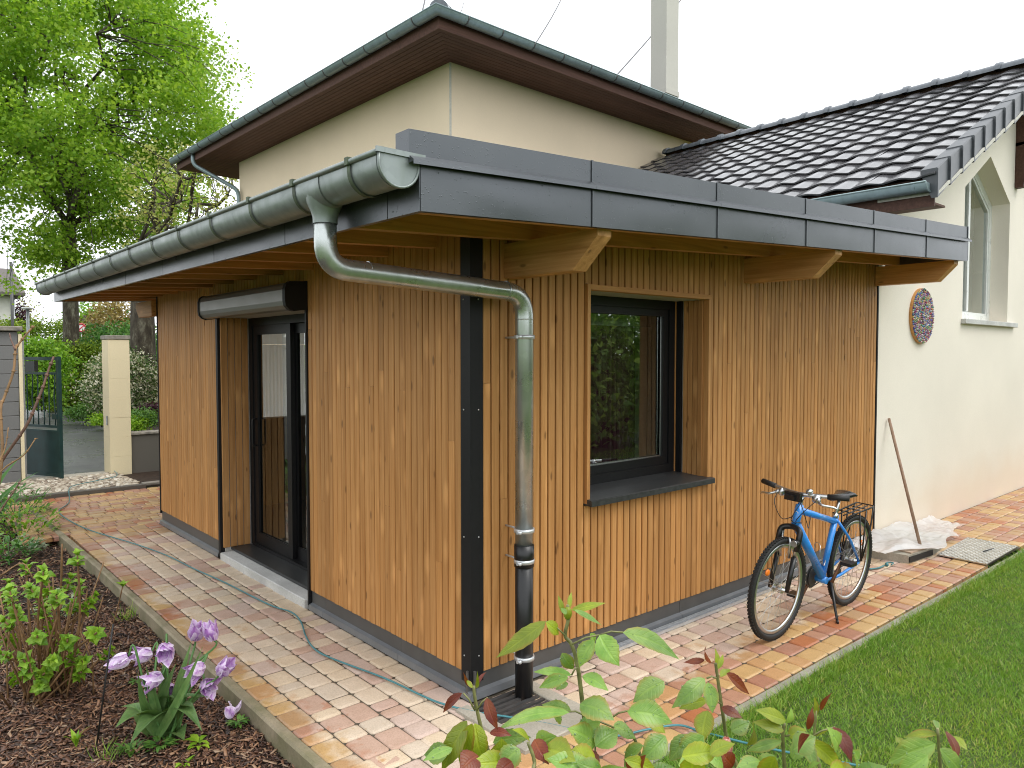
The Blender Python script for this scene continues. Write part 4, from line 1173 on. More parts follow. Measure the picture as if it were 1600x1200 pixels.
vb = MB(); vb.prism([(EX, 0, zr(EX) - 0.185), (RX, 0, zr(RX) - 0.185), (RX, 0, zr(RX) - 0.155), (EX, 0, zr(EX) - 0.155)], (0, -0.565, 0), (0, -0.02, 0)); vb.build('verge_soffit', 'band_pale', WING)
for px, py, yy in ((1503, 302, -0.33),):
    p = ony(px, py, yy)
    m = MB(); m.prism([(p.x - 0.16, 0, zr(p.x - .16) - 0.27), (p.x + 0.16, 0, zr(p.x + .16) - 0.27), (p.x + 0.16, 0, zr(p.x + .16) - 0.187), (p.x - 0.16, 0, zr(p.x - .16) - 0.187)], (0, -0.45, 0), (0, 0.0, 0)); m.build('purlin_end', 'dark_timber', WING)
m = MB(); m.prism([(0, -0.50, 4.78), (0, 0.0, 4.70), (0, 0.0, zr(9.4) - 0.2), (0, -0.50, zr(9.4) - 0.2)], (9.30, 0, 0), (9.46, 0, 0)); m.build('purlin_end', 'dark_timber', WING)
m = MB(); m.prism([(9.30, 0, 4.15), (9.42, 0, 4.15), (9.42, 0, 4.75), (9.30, 0, 4.75)], (0, -0.10, 0), (0, 0.0, 0)); m.build('bracket_post', 'dark_timber', WING)
m = MB(); m.prism([(0, -0.12, 4.22), (0, -0.10, 4.35), (0, -0.46, 4.76), (0, -0.50, 4.70)], (9.31, 0, 0), (9.41, 0, 0)); m.build('bracket_brace', 'dark_timber', WING)

# ================================================================ tall main house behind
MHO = Vector((4.216, 5.90, 0)); MHA = rad(1.25)
def mh(p):
    u, v, z = p
    return (MHO.x + u * math.cos(MHA) - v * math.sin(MHA), MHO.y + u * math.sin(MHA) + v * math.cos(MHA), z)
def mhb(mb, name, mat, parent):
    mb.v = [mh(p) for p in mb.v]; return mb.build(name, mat, parent)
MAIN = thing('hipped_house', 'tall cream rendered house with brown boarded eaves and hipped roof', 'building', mh((5, 4, 0)))
WT = 6.25
m = MB(); m.box(0, 12, 0.0, 7.84, 0.0, WT + 0.1); mhb(m, 'wall', 'stucco_main', MAIN)
m = MB(); m.box(-0.003, 0.02, -0.003, 0.02, 0.0, WT - 0.003); mhb(m, 'corner_bead', 'band_pale', MAIN)
OV, FV = 0.81, 9.45
nb = 9
for i in range(nb):
    d0, d1 = OV * i / nb + 0.009, OV * (i + 1) / nb
    a, b = -d0, -d1
    z0, z1 = WT, WT + 0.018
    m = MB()   # along the right wall (mitred)
    m.prism([(a, a, z0), (12, a, z0), (12, b, z0), (b, b, z0)], (0, 0, 0), (0, 0, 0.018)); mhb(m, 'soffit_board', 'soffit_brown', MAIN)
    m = MB()
    m.prism([(a, a, z0), (b, b, z0), (b, FV - 0.05, z0), (a, FV - 0.05, z0)], (0, 0, 0), (0, 0, 0.018)); mhb(m, 'soffit_board', 'soffit_brown', MAIN)
m = MB(); m.box(0.0, 3.0, 7.85, FV - 0.05, WT, WT + 0.018); mhb(m, 'soffit_board', 'soffit_brown', MAIN)
m = MB(); m.prism([(-OV, -OV, 0), (12, -OV, 0), (12, -OV - 0.022, 0), (-OV - 0.022, -OV - 0.022, 0)], (0, 0, WT - 0.01), (0, 0, WT + 0.15)); mhb(m, 'eave_board', 'soffit_brown', MAIN)
m = MB(); m.prism([(-OV, -OV, 0), (-OV - 0.022, -OV - 0.022, 0), (-OV - 0.022, FV, 0), (-OV, FV, 0)], (0, 0, WT - 0.01), (0, 0, WT + 0.15)); mhb(m, 'eave_board', 'soffit_brown', MAIN)
GM = OV + 0.105; GMZ = WT + 0.205; gr = 0.088
gm = MB()
prof = [(math.cos(PI + PI * i / 10) * gr, math.sin(PI + PI * i / 10) * gr) for i in range(11)]
line = [(-GM, FV + 0.02), (-GM, -GM), (12.0, -GM)]
vs = []
for q in prof: vs.append((-GM - (-q[0]) * 1, FV + 0.02, GMZ + q[1]))
for q in prof: vs.append((-GM + q[0], -GM + q[0], GMZ + q[1]))
for q in prof: vs.append((12.0, -GM + q[0], GMZ + q[1]))
fs = []
for s_ in range(2):
    for i in range(10): fs.append((s_ * 11 + i, s_ * 11 + i + 1, (s_ + 1) * 11 + i + 1, (s_ + 1) * 11 + i))
gm.add(vs, fs, 0, True)
gm.add(vs[:11], [tuple(range(11))])
gm.tube([(-GM - gr, FV + 0.02, GMZ), (-GM - gr, -GM - gr, GMZ), (12, -GM - gr, GMZ)], 0.010, 8)
MG = mhb(gm, 'gutter', 'zinc_old', MAIN)
for v in np.arange(-0.45, 9.4, 0.62):
    m = MB(); m.tube([(-GM + q[0] * 1.05, v, GMZ + q[1] * 1.05) for q in prof], 0.010, 6); mhb(m, 'bracket', 'grate_grey', MG)
for u in np.arange(-0.45, 9.5, 0.62):
    m = MB(); m.tube([(u, -GM + q[0] * 1.05, GMZ + q[1] * 1.05) for q in prof], 0.010, 6); mhb(m, 'bracket', 'grate_grey', MG)
rz0, rzs = WT + 0.185, 0.47
r = MB(); e = OV + 0.02; hw = (FV + e) / 2
vs = [(-e, -e, rz0), (13, -e, rz0), (13, FV, rz0), (-e, FV, rz0), (-e + hw, -e + hw, rz0 + hw * rzs), (13 - hw, -e + hw, rz0 + hw * rzs)]
r.add(vs, [(0, 1, 5, 4), (1, 2, 5), (2, 3, 4, 5), (3, 0, 4)])
MR = mhb(r, 'roof', 'roof_tile', MAIN)
tha = math.atan(rzs)
def mh_tile(u, v, side):
    if side == 'R':   # eave faces -v
        X, Y, N_ = (1, 0, 0), (0, math.cos(tha), math.sin(tha)), (0, -math.sin(tha), math.cos(tha))
    else:             # eave faces -u
        X, Y, N_ = (0, -1, 0), (math.cos(tha), 0, math.sin(tha)), (-math.sin(tha), 0, math.cos(tha))
    p = mh((u, v, rz0 - 0.01)); R = Matrix.Rotation(MHA, 3, 'Z')
    X, Y, N_ = R @ Vector(X), R @ Vector(Y), R @ Vector(N_)
    return Matrix(((X.x, Y.x, N_.x, p[0]), (X.y, Y.y, N_.y, p[1]), (X.z, Y.z, N_.z, p[2]), (0, 0, 0, 1)))
for k in range(40): link('tile', TILE, MR, mh_tile(-e + 0.10 + 0.307 * k, -e + 0.01, 'R'))
for k in range(32): link('tile', TILE, MR, mh_tile(-e + 0.05, -e + 0.42 + 0.307 * k, 'L'))
for k in range(5):
    m = MB(); d0 = 0.0 + 0.30 * k; n = 10; vs = []
    for d, r_ in ((d0 - 0.02, 0.115), (d0 + 0.33, 0.105)):
        cen = Vector((-e + d + 0.02, -e + d + 0.02, rz0 + d * rzs + 0.085)); side = Vector((1, -1, 0)).normalized()
        for i in range(n + 1):
            a = PI * i / n; vs.append(cen + side * (r_ * 1.1 * math.cos(a)) + Vector((0, 0, r_ * math.sin(a))))
    m.add(vs, [(i, i + 1, n + 2 + i, n + 1 + i) for i in range(n)], 0, True); m.add(vs[:n + 1], [tuple(range(n + 1))])
    mhb(m, 'hip_tile', 'ridge_tile', MR)
m = MB(); m.tube(fillet([(-0.86, 8.3, GMZ - 0.06), (-0.86, 8.3, GMZ - 0.30), (-0.08, 7.70, GMZ - 0.85), (-0.08, 7.70, 1.0)], 0.15, 6), 0.045, 12); mhb(m, 'downpipe', 'zinc_old', MAIN)
# chimney
cpos = (10.97 + 0.0, 7.03)
CH = thing('chimney', 'tall square pale rendered chimney rising above the hipped roof', 'chimney', (cpos[0], cpos[1], 6.8))
c0 = at(1041, 100, 16.5)
cs = 0.44; x0, y0 = c0.x, c0.y
m = MB(); m.box(x0, x0 + cs, y0, y0 + cs, 6.6, 10.2); m.build('shaft', 'chimney_render', CH)
zb_ = at(1041, 143, 16.5).z
m = MB(); m.box(x0 - 0.025, x0 + cs + 0.025, y0 - 0.025, y0 + cs + 0.025, zb_ - 0.02, zb_ + 0.09); m.build('base_band', 'chimney_render', CH)
m = MB(); m.box(x0 - 0.05, x0 + cs + 0.05, y0 - 0.05, y0 + cs + 0.05, 10.2, 10.28); m.build('cap', 'chimney_render', CH)
# overhead wires
WIRES = [((836, 67), (880, -8), 17, 40, 'thin overhead wire rising steeply behind the middle of the hipped roof eave'),
         ((962, 117), (1075, -15), 17, 40, 'thin overhead wire crossing the sky behind the pale chimney'),
         ((655, 30), (666, -12), 14, 30, 'thin overhead wire just beside the hip tile of the tall house'),
         ((717, 24), (727, -8), 15, 30, 'faint overhead wire rising just past the hip tile of the tall house')]
for i, (a, b, d0, d1, lab) in enumerate(WIRES):
    A, B = at(a[0], a[1], d0), at(b[0], b[1], d1)
    A = A - (B - A) * 0.12
    pts = [A.lerp(B, t / 10) - Vector((0, 0, 0.10 * math.sin(PI * t / 10))) for t in range(11)]
    m = MB(); m.tube(pts, [0.014 + 0.018 * t / 10 for t in range(11)] if i != 3 else 0.010, 6)
    tag(m.build('overhead_wire', 'wire_dark'), lab, 'wire', 'overhead wires')
# ================================================================ small things round the house
# ---- bicycle: f forward from the rear hub, s to the rider's left, z up
BIKE = thing('bicycle', 'blue trekking bicycle with black rack on its side stand against the timber wall', 'bicycle', (2.62, -0.635, 0))
LEAN = rad(3.5)
def B(f, s, z):
    return Vector((3.135 - f * 1.0, -0.630 - (s * math.cos(LEAN) + z * math.sin(LEAN)), z * math.cos(LEAN) - s * math.sin(LEAN)))
STEER = rad(-0.5)
HT, HBm = (0.845, 0.0, 0.885), (0.895, 0.0, 0.735)     # head tube
def S(f, s, z):      # steered point, turning about the head axis (approximately vertical)
    f0 = 0.87
    df, ds = f - f0, s
    return B(f0 + df * math.cos(STEER) - ds * math.sin(STEER), df * math.sin(STEER) + ds * math.cos(STEER), z)
WR = 0.345
fr = MB()
BBp, STt = (0.445, 0, 0.285), (0.300, 0, 0.735)
fr.tube([B(*HT), B(*HBm)], 0.027, 14)
fr.tube([B(0.310, 0, 0.690), B(0.855, 0, 0.850)], 0.0235, 14)
fr.tube([B(0.440, 0, 0.300), B(0.885, 0, 0.765)], 0.031, 14)
fr.tube([B(*BBp), B(*STt)], 0.0225, 14)
fr.tube([B(0.445, -0.04, 0.285), B(0.445, 0.04, 0.285)], 0.026, 12)
for sd in (-1, 1):
    fr.tube(fillet([B(0.44, 0.03 * sd, 0.285), B(0.30, 0.05 * sd, 0.29), B(0.0, 0.066 * sd, WR)], 0.06, 4), 0.011, 10)
    fr.tube(fillet([B(0.305, 0.018 * sd, 0.700), B(0.16, 0.052 * sd, 0.55), B(0.0, 0.066 * sd, WR)], 0.06, 4), 0.010, 10)
FRM = fr.build('frame', 'bike_blue', BIKE)
em = MB(); c0 = Vector(HT).lerp(Vector(HBm), 0.35); ring = [B(c0.x + 0.022 + 0.0, 0.012 * math.cos(a), c0.z + 0.012 * math.sin(a)) for a in np.linspace(0, 2 * PI, 14)]
em.tube(ring, 0.003, 6); em.build('emblem', 'white_paint', FRM)
bc = MB(); bc.tube(fillet([B(0.47, 0.03, 0.44), B(0.52, 0.045, 0.40), B(0.60, 0.045, 0.52), B(0.565, 0.03, 0.57), B(0.53, -0.03, 0.57), B(0.52, -0.03, 0.50)], 0.03, 4), 0.003, 6); bc.build('bottle_cage', 'steel', FRM)

def wheel(cf, P):
    hub = MB(); hub.tube([P(cf, -0.055, WR), P(cf, 0.055, WR)], 0.012, 10); hub.tube([P(cf, -0.032, WR), P(cf, -0.028, WR)], 0.024, 12); hub.tube([P(cf, 0.028, WR), P(cf, 0.032, WR)], 0.024, 12)
    W = hub.build('wheel', 'steel', BIKE)
    n = 56
    def torus(R, r, nm, mat, squash=1.0, nn=10):
        m = MB(); vs, fs = [], []
        for i in range(n):
            a = 2 * PI * i / n
            for k in range(nn):
                b = 2 * PI * k / nn; rr = R + r * math.cos(b)
                vs.append(P(cf + rr * math.cos(a), r * squash * math.sin(b), WR + rr * math.sin(a)))
        for i in range(n):
            for k in range(nn):
                fs.append((i * nn + k, ((i + 1) % n) * nn + k, ((i + 1) % n) * nn + (k + 1) % nn, i * nn + (k + 1) % nn))
        m.add(vs, fs, 0, True); return m
    ty = torus(WR - 0.021, 0.0205, 'tyre', 'rubber')
    for i in range(84):      # tread knobs
        a = 2 * PI * i / 84
        for sd in (-0.009, 0.009):
            a2 = a + (0.02 if sd > 0 else 0)
            c = P(cf + (WR - 0.002) * math.cos(a2), sd, WR + (WR - 0.002) * math.sin(a2))
            t1 = (P(cf - math.sin(a2), 0, WR + math.cos(a2)) - P(cf, 0, WR)) * 0.008; t2 = (P(cf, 1, WR) - P(cf, 0, WR)) * 0.006; t3 = (P(cf + math.cos(a2), 0, WR + math.sin(a2)) - P(cf, 0, WR)) * 0.004
            ty.add([c - t1 - t2 - t3, c + t1 - t2 - t3, c + t1 + t2 - t3, c - t1 + t2 - t3, c - t1 - t2 + t3, c + t1 - t2 + t3, c + t1 + t2 + t3, c - t1 + t2 + t3],
                   [(4, 5, 6, 7), (0, 1, 5, 4), (1, 2, 6, 5), (2, 3, 7, 6), (3, 0, 4, 7)])
    ty.build('tyre', 'rubber', W)
    torus(WR - 0.053, 0.0165, 'rim', 'steel', 0.75).build('rim', 'steel', W)
    st = torus(WR - 0.034, 0.0125, 's', 'x', 1.5, 8); st.build('reflective_stripe', 'alu_rail', W) if False else None
    sp = MB()
    for i in range(32):
        a = 2 * PI * i / 32; sd = 0.03 if i % 2 else -0.03; a2 = a + (0.9 if (i // 2) % 2 else -0.9)
        sp.tube([P(cf + 0.022 * math.cos(a2), sd, WR + 0.022 * math.sin(a2)), P(cf + (WR - 0.058) * math.cos(a), 0, WR + (WR - 0.058) * math.sin(a))], 0.0013, 4, caps=False)
    sp.build('spokes', 'steel', W)
    rf = MB(); a = 0.75 if cf > 0.5 else 2.6
    c = P(cf + 0.2 * math.cos(a), 0, WR + 0.2 * math.sin(a)); rf.ball(c, 0.030, 8, 6, 0, (1.0, 0.3, 0.75)); rf.build('reflector', 'reflector_orange', W)
wheel(0.0, B)
wheel(1.055, S)
fk = MB()
for sd in (-1, 1):
    fk.tube([S(0.985, 0.060 * sd, 0.56), S(1.052, 0.060 * sd, WR - 0.01)], [0.019, 0.015], 10)
fk.tube(fillet([S(0.985, -0.060, 0.55), S(0.955, -0.058, 0.66), S(0.955, 0.058, 0.66), S(0.985, 0.060, 0.55)], 0.04, 4), 0.012, 8)
FK = fk.build('fork', 'bike_black', BIKE)
for sd in (-1, 1):
    q = MB(); q.tube([S(0.935, 0.060 * sd, 0.735), S(0.985, 0.060 * sd, 0.56)], 0.0135, 10); q.build('stanchion', 'steel', FK)
q = MB(); q.tube(fillet([S(0.985, -0.072, 0.60), S(0.945, -0.07, 0.735), S(0.915, 0, 0.748), S(0.945, 0.07, 0.735), S(0.985, 0.072, 0.60)], 0.03, 4), 0.020, 10); q.build('crown', 'bike_black', FK)
for sd in (-1, 1):
    q = MB(); q.tube([S(1.0, 0.03 * sd, 0.55), S(1.005, 0.036 * sd, 0.66), S(1.0, 0.022 * sd, 0.69)], [0.008, 0.010, 0.006], 8); q.build('brake_arm', 'steel', FK)
q = MB(); q.tube([S(0.98, 0.075, 0.665), S(1.05, 0.085, 0.67)], [0.016, 0.022], 12); q.tube([S(1.05, 0.085, 0.67), S(1.055, 0.085, 0.67)], 0.023, 12, 1); q.build('headlight', ['bike_black', 'steel'], FK)
# handlebar
hb = MB()
hb.tube([B(0.845, 0, 0.885), S(0.83, 0, 0.945)], 0.016, 10); hb.tube([S(0.83, 0, 0.945), S(0.905, 0, 0.968)], 0.018, 10)
hb.tube(fillet([S(0.80, -0.30, 0.985), S(0.86, -0.14, 0.975), S(0.905, 0, 0.968), S(0.86, 0.14, 0.975), S(0.80, 0.30, 0.985)], 0.06, 5), 0.0145, 10)
HB = hb.build('handlebar', 'steel', BIKE)
for sd in (-1, 1):
    q = MB(); q.tube([S(0.845, 0.185 * sd, 0.978), S(0.80, 0.31 * sd, 0.985)], 0.0185, 12); q.build('grip', 'rubber', HB)
    q = MB(); q.tube([S(0.872, 0.135 * sd, 0.962), S(0.90, 0.155 * sd, 0.945)], 0.016, 8); q.tube(smooth_path([S(0.895, 0.150 * sd, 0.950), S(0.925, 0.19 * sd, 0.935), S(0.895, 0.25 * sd, 0.928), S(0.88, 0.27 * sd, 0.918)], 4), 0.0085, 8); q.ball(S(0.87, 0.125 * sd, 0.955), 0.031, 8, 6); q.build('brake_lever', 'steel', HB)
q = MB(); q.ball(S(0.895, 0.085, 1.0), 0.024, 12, 8, 0, (1, 1, 0.75)); q.tube([S(0.895, 0.085, 0.975), S(0.895, 0.085, 0.99)], 0.008, 8); q.build('bell', 'steel', HB)
q = MB()
def sbox(mb, f0, f1, s0, s1, z0, z1, P=S):
    c = [P(f, s, z) for z in (z0, z1) for f, s in ((f0, s0), (f1, s0), (f1, s1), (f0, s1))]
    mb.add(c, [(0, 1, 2, 3), (7, 6, 5, 4), (0, 4, 5, 1), (1, 5, 6, 2), (2, 6, 7, 3), (3, 7, 4, 0)])
sbox(q, 0.915, 0.950, -0.06, 0.05, 0.925, 0.985); sbox(q, 0.951, 0.968, -0.05, 0.02, 0.93, 0.965); q.build('handlebar_bag', 'bike_black', HB)
cb = MB()
for sd, dz in ((-1, 0.0), (1, 0.03), (0.4, 0.05)):
    cb.tube(smooth_path([S(0.90, 0.14 * sd, 0.95), S(1.0, 0.10 * sd, 0.90 - dz), S(0.98, 0.05 * sd, 0.80), B(0.86, 0.03 * sd, 0.80 - dz)], 5), 0.0028, 5)
cb.tube(smooth_path([S(0.94, 0.05, 0.93), S(0.93, 0.10, 0.80), B(0.80, 0.05, 0.73), B(0.74, 0.03, 0.80)], 5), 0.0028, 5)
cb.build('cables', 'bike_black', HB)
# saddle and post
q = MB(); q.tube([B(0.305, 0, 0.72), B(0.268, 0, 0.845)], 0.0135, 10); q.tube([B(0.312, 0, 0.715), B(0.303, 0, 0.745)], 0.022, 10); SPt = q.build('seat_post', 'steel', BIKE)
sd_ = MB(); vs, fs = [], []; nL, nW = 12, 10
for i in range(nL + 1):
    t = i / nL; f = 0.41 - 0.27 * t
    wdt = 0.026 + 0.062 * max(0, (t - 0.30) / 0.7) ** 1.1 * (1 if t < 0.93 else 0.85)
    zc = 0.872 + 0.012 * (2 * t - 1) ** 2 - 0.02 * max(0, 0.25 - t) + (0.0 if t < 0.95 else -0.01)
    for k in range(nW):
        a = 2 * PI * k / nW; zz = math.sin(a); vs.append(B(f, wdt * math.cos(a), zc + (0.022 if zz > 0 else 0.028) * zz * (0.75 if i in (0, nL) else 1)))
for i in range(nL):
    for k in range(nW):
        j = (k + 1) % nW; fs.append((i * nW + k, i * nW + j, (i + 1) * nW + j, (i + 1) * nW + k))
fs += [tuple(range(nW)), tuple(nL * nW + k for k in range(nW - 1, -1, -1))]
sd_.add(vs, fs, 0, True); sd_.build('saddle', 'saddle_black', BIKE)
# rear rack
rk = MB()
for sx in (-0.06, -0.02, 0.02, 0.06): rk.tube([B(0.22, sx, 0.725), B(-0.17, sx * 1.15, 0.745)], 0.005, 6)
rk.tube(fillet([B(0.22, -0.06, 0.725), B(-0.19, -0.07, 0.75), B(-0.19, 0.07, 0.75), B(0.22, 0.06, 0.725)], 0.03, 4), 0.005, 6)
for f in (0.12, 0.0, -0.1): rk.tube([B(f, -0.066, 0.733), B(f, 0.066, 0.733)], 0.004, 6)
for sx in (-1, 1):
    rk.tube([B(-0.05, 0.068 * sx, 0.735), B(-0.01, 0.078 * sx, WR + 0.01)], 0.006, 6); rk.tube([B(0.06, 0.068 * sx, 0.73), B(0.0, 0.078 * sx, WR + 0.01)], 0.006, 6); rk.tube(fillet([B(-0.16, 0.07 * sx, 0.745), B(-0.13, 0.075 * sx, 0.58), B(-0.02, 0.078 * sx, WR + 0.03)], 0.05, 4), 0.006, 6)
rk.build('rack', 'bike_black', BIKE)
# drivetrain
cr = MB()
cr.tube([B(0.445, -0.075, 0.285), B(0.445, -0.071, 0.285)], 0.085, 24); cr.tube([B(0.445, -0.064, 0.285), B(0.445, -0.061, 0.285)], 0.07, 24)
cr.tube([B(0.0, -0.048, WR), B(0.0, -0.03, WR)], 0.055, 20)
for z0, z1 in ((0.083, 0.054), (-0.083, -0.054)): cr.tube([B(0.445, -0.072, 0.285 + z0), B(0.0, -0.045, WR + z1)], 0.004, 6)
cr.tube([B(0.05, -0.05, 0.30), B(0.07, -0.05, 0.22)], 0.014, 8)
CRK = cr.build('drivetrain', 'grate_grey', BIKE)
for sd, df, dz in ((1, -0.10, 0.135), (-1, 0.10, -0.135)):
    q = MB(); q.tube([B(0.445, 0.075 * sd, 0.285), B(0.445 + df, 0.088 * sd, 0.285 + dz)], [0.013, 0.010], 8); q.build('crank_arm', 'rusty_crank', CRK)
    q = MB(); sbox(q, 0.445 + df - 0.045, 0.445 + df + 0.045, 0.098 * sd, 0.105 * sd + 0.075 * sd, 0.285 + dz - 0.011, 0.285 + dz + 0.011, B); q.build('pedal', 'bike_black', CRK)
ks = MB(); foot = B(0.43, 0.0, 0); foot = Vector((foot.x, -0.76, 0.006))
kt = B(0.40, 0.045, 0.27); ks.tube([kt, kt.lerp(foot, 0.93), foot], [0.012, 0.009, 0.011], 8); ks.tube([foot + Vector((0.0, 0, 0.008)), foot + Vector((-0.035, -0.02, 0.0))], 0.009, 8); ks.build('kickstand', 'bike_black', BIKE)

# ---- garden hose snaking over the paving
hp = [(168, 733), (178, 742), (182, 750), (150, 758), (118, 765), (108, 772), (108, 785), (93, 797), (97, 806), (120, 820), (150, 832), (210, 850), (260, 868), (305, 890), (350, 910), (420, 945), (455, 957), (470, 972), (478, 995), (492, 1015), (520, 1030), (600, 1060), (660, 1088), (690, 1100), (740, 1113), (800, 1122), (870, 1135), (930, 1149), (970, 1150), (1010, 1141), (1060, 1134), (1100, 1145), (1200, 1170), (1330, 1195), (1480, 1226)]
hpts = []
for i, (x, y) in enumerate(hp):
    p = onz(x, y, 0.012); p.z = 0.015
    if p.y > 9.65: p.z = 0.085
    elif p.y > 8.15: p.z = 0.075
    hpts.append(p)
m = MB(); m.tube(smooth_path(hpts, 5), 0.0058, 8)
tag(m.build('garden_hose', 'hose_teal'), 'thin teal garden hose snaking along the brick path to the lawn', 'hose')
m = MB(); m.tube(smooth_path([(4.15, -0.36, 0.014), (4.25, -0.40, 0.014), (4.37, -0.40, 0.014)], 4), 0.008, 8); m.ball((4.41, -0.405, 0.016), 0.018, 8, 6); m.tube(fillet([(4.42, -0.40, 0.014), (4.5, -0.37, 0.014), (4.53, -0.42, 0.014), (4.45, -0.43, 0.014)], 0.03, 4), 0.006, 6, 0)
tag(m.build('strap_cord', 'hose_teal'), 'short teal and black strap lying on the paving behind the bicycle', 'strap')
# ---- aluminium rail lying along the plinth
RAIL = MB()
for (ya, za, yb, zb2) in ((-0.090, 0.004, -0.034, 0.007), (-0.090, 0.007, -0.086, 0.024), (-0.066, 0.007, -0.062, 0.026), (-0.038, 0.007, -0.034, 0.024)):
    RAIL.box(0.98, 3.05, ya, yb, za, zb2)
tag(RAIL.build('metal_rail', 'alu_rail'), 'long ribbed aluminium rail lying on the paving along the window wall plinth', 'rail')
m = MB(); m.box(0.55, 1.15, -0.062, -0.035, 0.004, 0.016); tag(m.build('wood_strip', 'slab_board'), 'short pale wooden strip lying at the plinth beside the aluminium rail', 'strip')
# ---- drain slab at the foot of the downpipe
DR = thing('drain_cover', 'square concrete gully slab with metal grate under the black downpipe', 'drain', (0.2, -0.3, 0))
m = MB(); m.box(-0.14, 0.40, -0.60, -0.36, -0.05, 0.020, 0, 0.006); m.box(0.31, 0.40, -0.358, -0.05, -0.05, 0.020, 0, 0.006); m.box(-0.14, -0.06, -0.358, -0.05, -0.05, 0.020, 0, 0.006)
m.build('slab', 'concrete_slab', DR)
m = MB()
for i in range(7): m.box(-0.055, 0.305, -0.352 + i * 0.043, -0.330 + i * 0.043, -0.03, 0.012)
m.build('grate', 'grate_grey', DR)

# ---- concrete step under plastic, checker plate, broom, plaque
m = MB(); m.prism([(4.58, -0.03, 0), (4.64, -0.50, 0), (5.08, -0.54, 0), (5.55, -0.50, 0), (5.6, -0.03, 0)], (0, 0, -0.02), (0, 0, 0.075))
CS = tag(m.build('concrete_slab', 'concrete_slab'), 'low rough concrete slab against the cream wall, under the plastic sheet', 'slab')
m = MB(); m.prism([(4.645, -0.505, 0), (5.085, -0.545, 0), (5.085, -0.552, 0), (4.645, -0.512, 0)], (0, 0, 0.012), (0, 0, 0.062)); m.build('bitumen_strip', 'rubber', CS)
m = MB(); m.prism([(4.72, -0.495, 0), (5.2, -0.535, 0), (5.2, -0.40, 0), (4.74, -0.36, 0)], (0, 0, 0.0765), (0, 0, 0.088)); m.build('board', 'slab_board', CS)
ps = MB(); nx, ny = 70, 34; vs, fs = [], []
for i in range(nx + 1):
    for j in range(ny + 1):
        u, v = i / nx, j / ny
        x = 4.46 + 2.10 * u; y0 = -0.37 - 0.22 * math.sin(min(1, u * 1.25) * PI) ** 0.7 - 0.10 * mnoise.noise(Vector((u * 5, 0, 9))) + 0.10 * max(0, u - .8)
        y = -0.012 + (y0 + 0.012) * v
        hgt = 0.094 if x < 5.62 else 0.094 - 0.065 * min(1, (x - 5.62) / 0.35)
        z = hgt + 0.08 * max(0, 1 - v * 3.2) * (0.6 + 0.6 * mnoise.noise(Vector((x * 2.0, 4, 0)))) + 0.035 * abs(mnoise.noise(Vector((x * 4.2, y * 7, 1)))) + 0.03 * abs(mnoise.noise(Vector((x * 11, y * 13, 2)))) + 0.05 * math.exp(-((x - 4.85) / 0.2) ** 2 - ((y + 0.38) / 0.1) ** 2)
        if v > 0.93: z = min(z, hgt + 0.012)
        vs.append((x, y, max(z, 0.02)))
for i in range(nx):
    for j in range(ny):
        a = i * (ny + 1) + j; fs.append((a, a + 1, a + ny + 2, a + ny + 1))
ps.add(vs, fs, 0, True)
tag(ps.build('plastic_sheet', 'plastic_sheet'), 'crumpled translucent white plastic sheet spread over the slab by the cream wall', 'plastic sheet')
CPL = MB()
P4 = [(5.13, -0.575), (6.08, -0.530), (6.05, -0.985), (5.10, -0.992)]
CPL.prism([(p[0], p[1], 0) for p in P4], (0, 0, 0.006), (0, 0, 0.016))
CPO = tag(CPL.build('checker_plate', 'checker_plate'), 'rusty grey metal tread plate lying between lawn kerb and plastic sheet', 'metal plate')
tr = MB()
for i in range(26):
    for j in range(12):
        u, v = (i + 0.5) / 26, (j + 0.5) / 12
        x = (P4[0][0] * (1 - u) + P4[1][0] * u) * (1 - v) + (P4[3][0] * (1 - u) + P4[2][0] * u) * v; y = (P4[0][1] * (1 - u) + P4[1][1] * u) * (1 - v) + (P4[3][1] * (1 - u) + P4[2][1] * u) * v
        a = 0.78 if (i + j) % 2 else -0.78; dx, dy = math.cos(a) * 0.016, math.sin(a) * 0.016; ex, ey = -math.sin(a) * 0.005, math.cos(a) * 0.005
        tr.add([(x - dx, y - dy, 0.016), (x + ex, y + ey, 0.016), (x + dx, y + dy, 0.016), (x - ex, y - ey, 0.016), (x, y, 0.023)], [(0, 3, 4), (3, 2, 4), (2, 1, 4), (1, 0, 4)])
t_ = tr.build('tread', 'checker_plate', CPO); t_['kind'] = 'stuff'
m = MB(); m.tube([(5.55, -0.83, 0.019), (5.75, -0.86, 0.019)], 0.006, 6); m.build('lift_slot', 'bike_black', CPO)
bt, bb = ony(1389, 654, -0.018), onz(1438, 853, 0.10)
m = MB(); m.tube([bb, bt], [0.0145, 0.0135], 12); tag(m.build('broom_handle', 'broom_wood'), 'long worn wooden handle leaning against the cream gable wall', 'pole')
PLQ = thing('bead_plaque', 'round wall plaque covered with small multicoloured beads on cream wall', 'plaque', (6.16, 0.0, 2.01))
pc = Vector((6.158, 0, 2.318)); PR = 0.298
m = MB(); m.tube([(pc.x, 0.003, pc.z), (pc.x, -0.026, pc.z)], PR, 48, smooth=False); m.build('disc', 'larch_trim', PLQ); m = MB(); m.tube([(pc.x, -0.0255, pc.z), (pc.x, -0.0275, pc.z)], PR - 0.006, 48, smooth=False); m.build('grout', 'wire_dark', PLQ)
bd = MB(); k = 0; rr = 0.284
while rr > 0.01:
    nb_ = max(1, int(2 * PI * rr / 0.025)); off = rng.random()
    for i in range(nb_):
        a = 2 * PI * (i + off) / nb_; bd.ball((pc.x + rr * math.cos(a) + rng.gauss(0, .002), -0.030, pc.z + rr * math.sin(a) + rng.gauss(0, .002)), rng.uniform(0.010, 0.0135), 7, 5)
    rr -= 0.0245
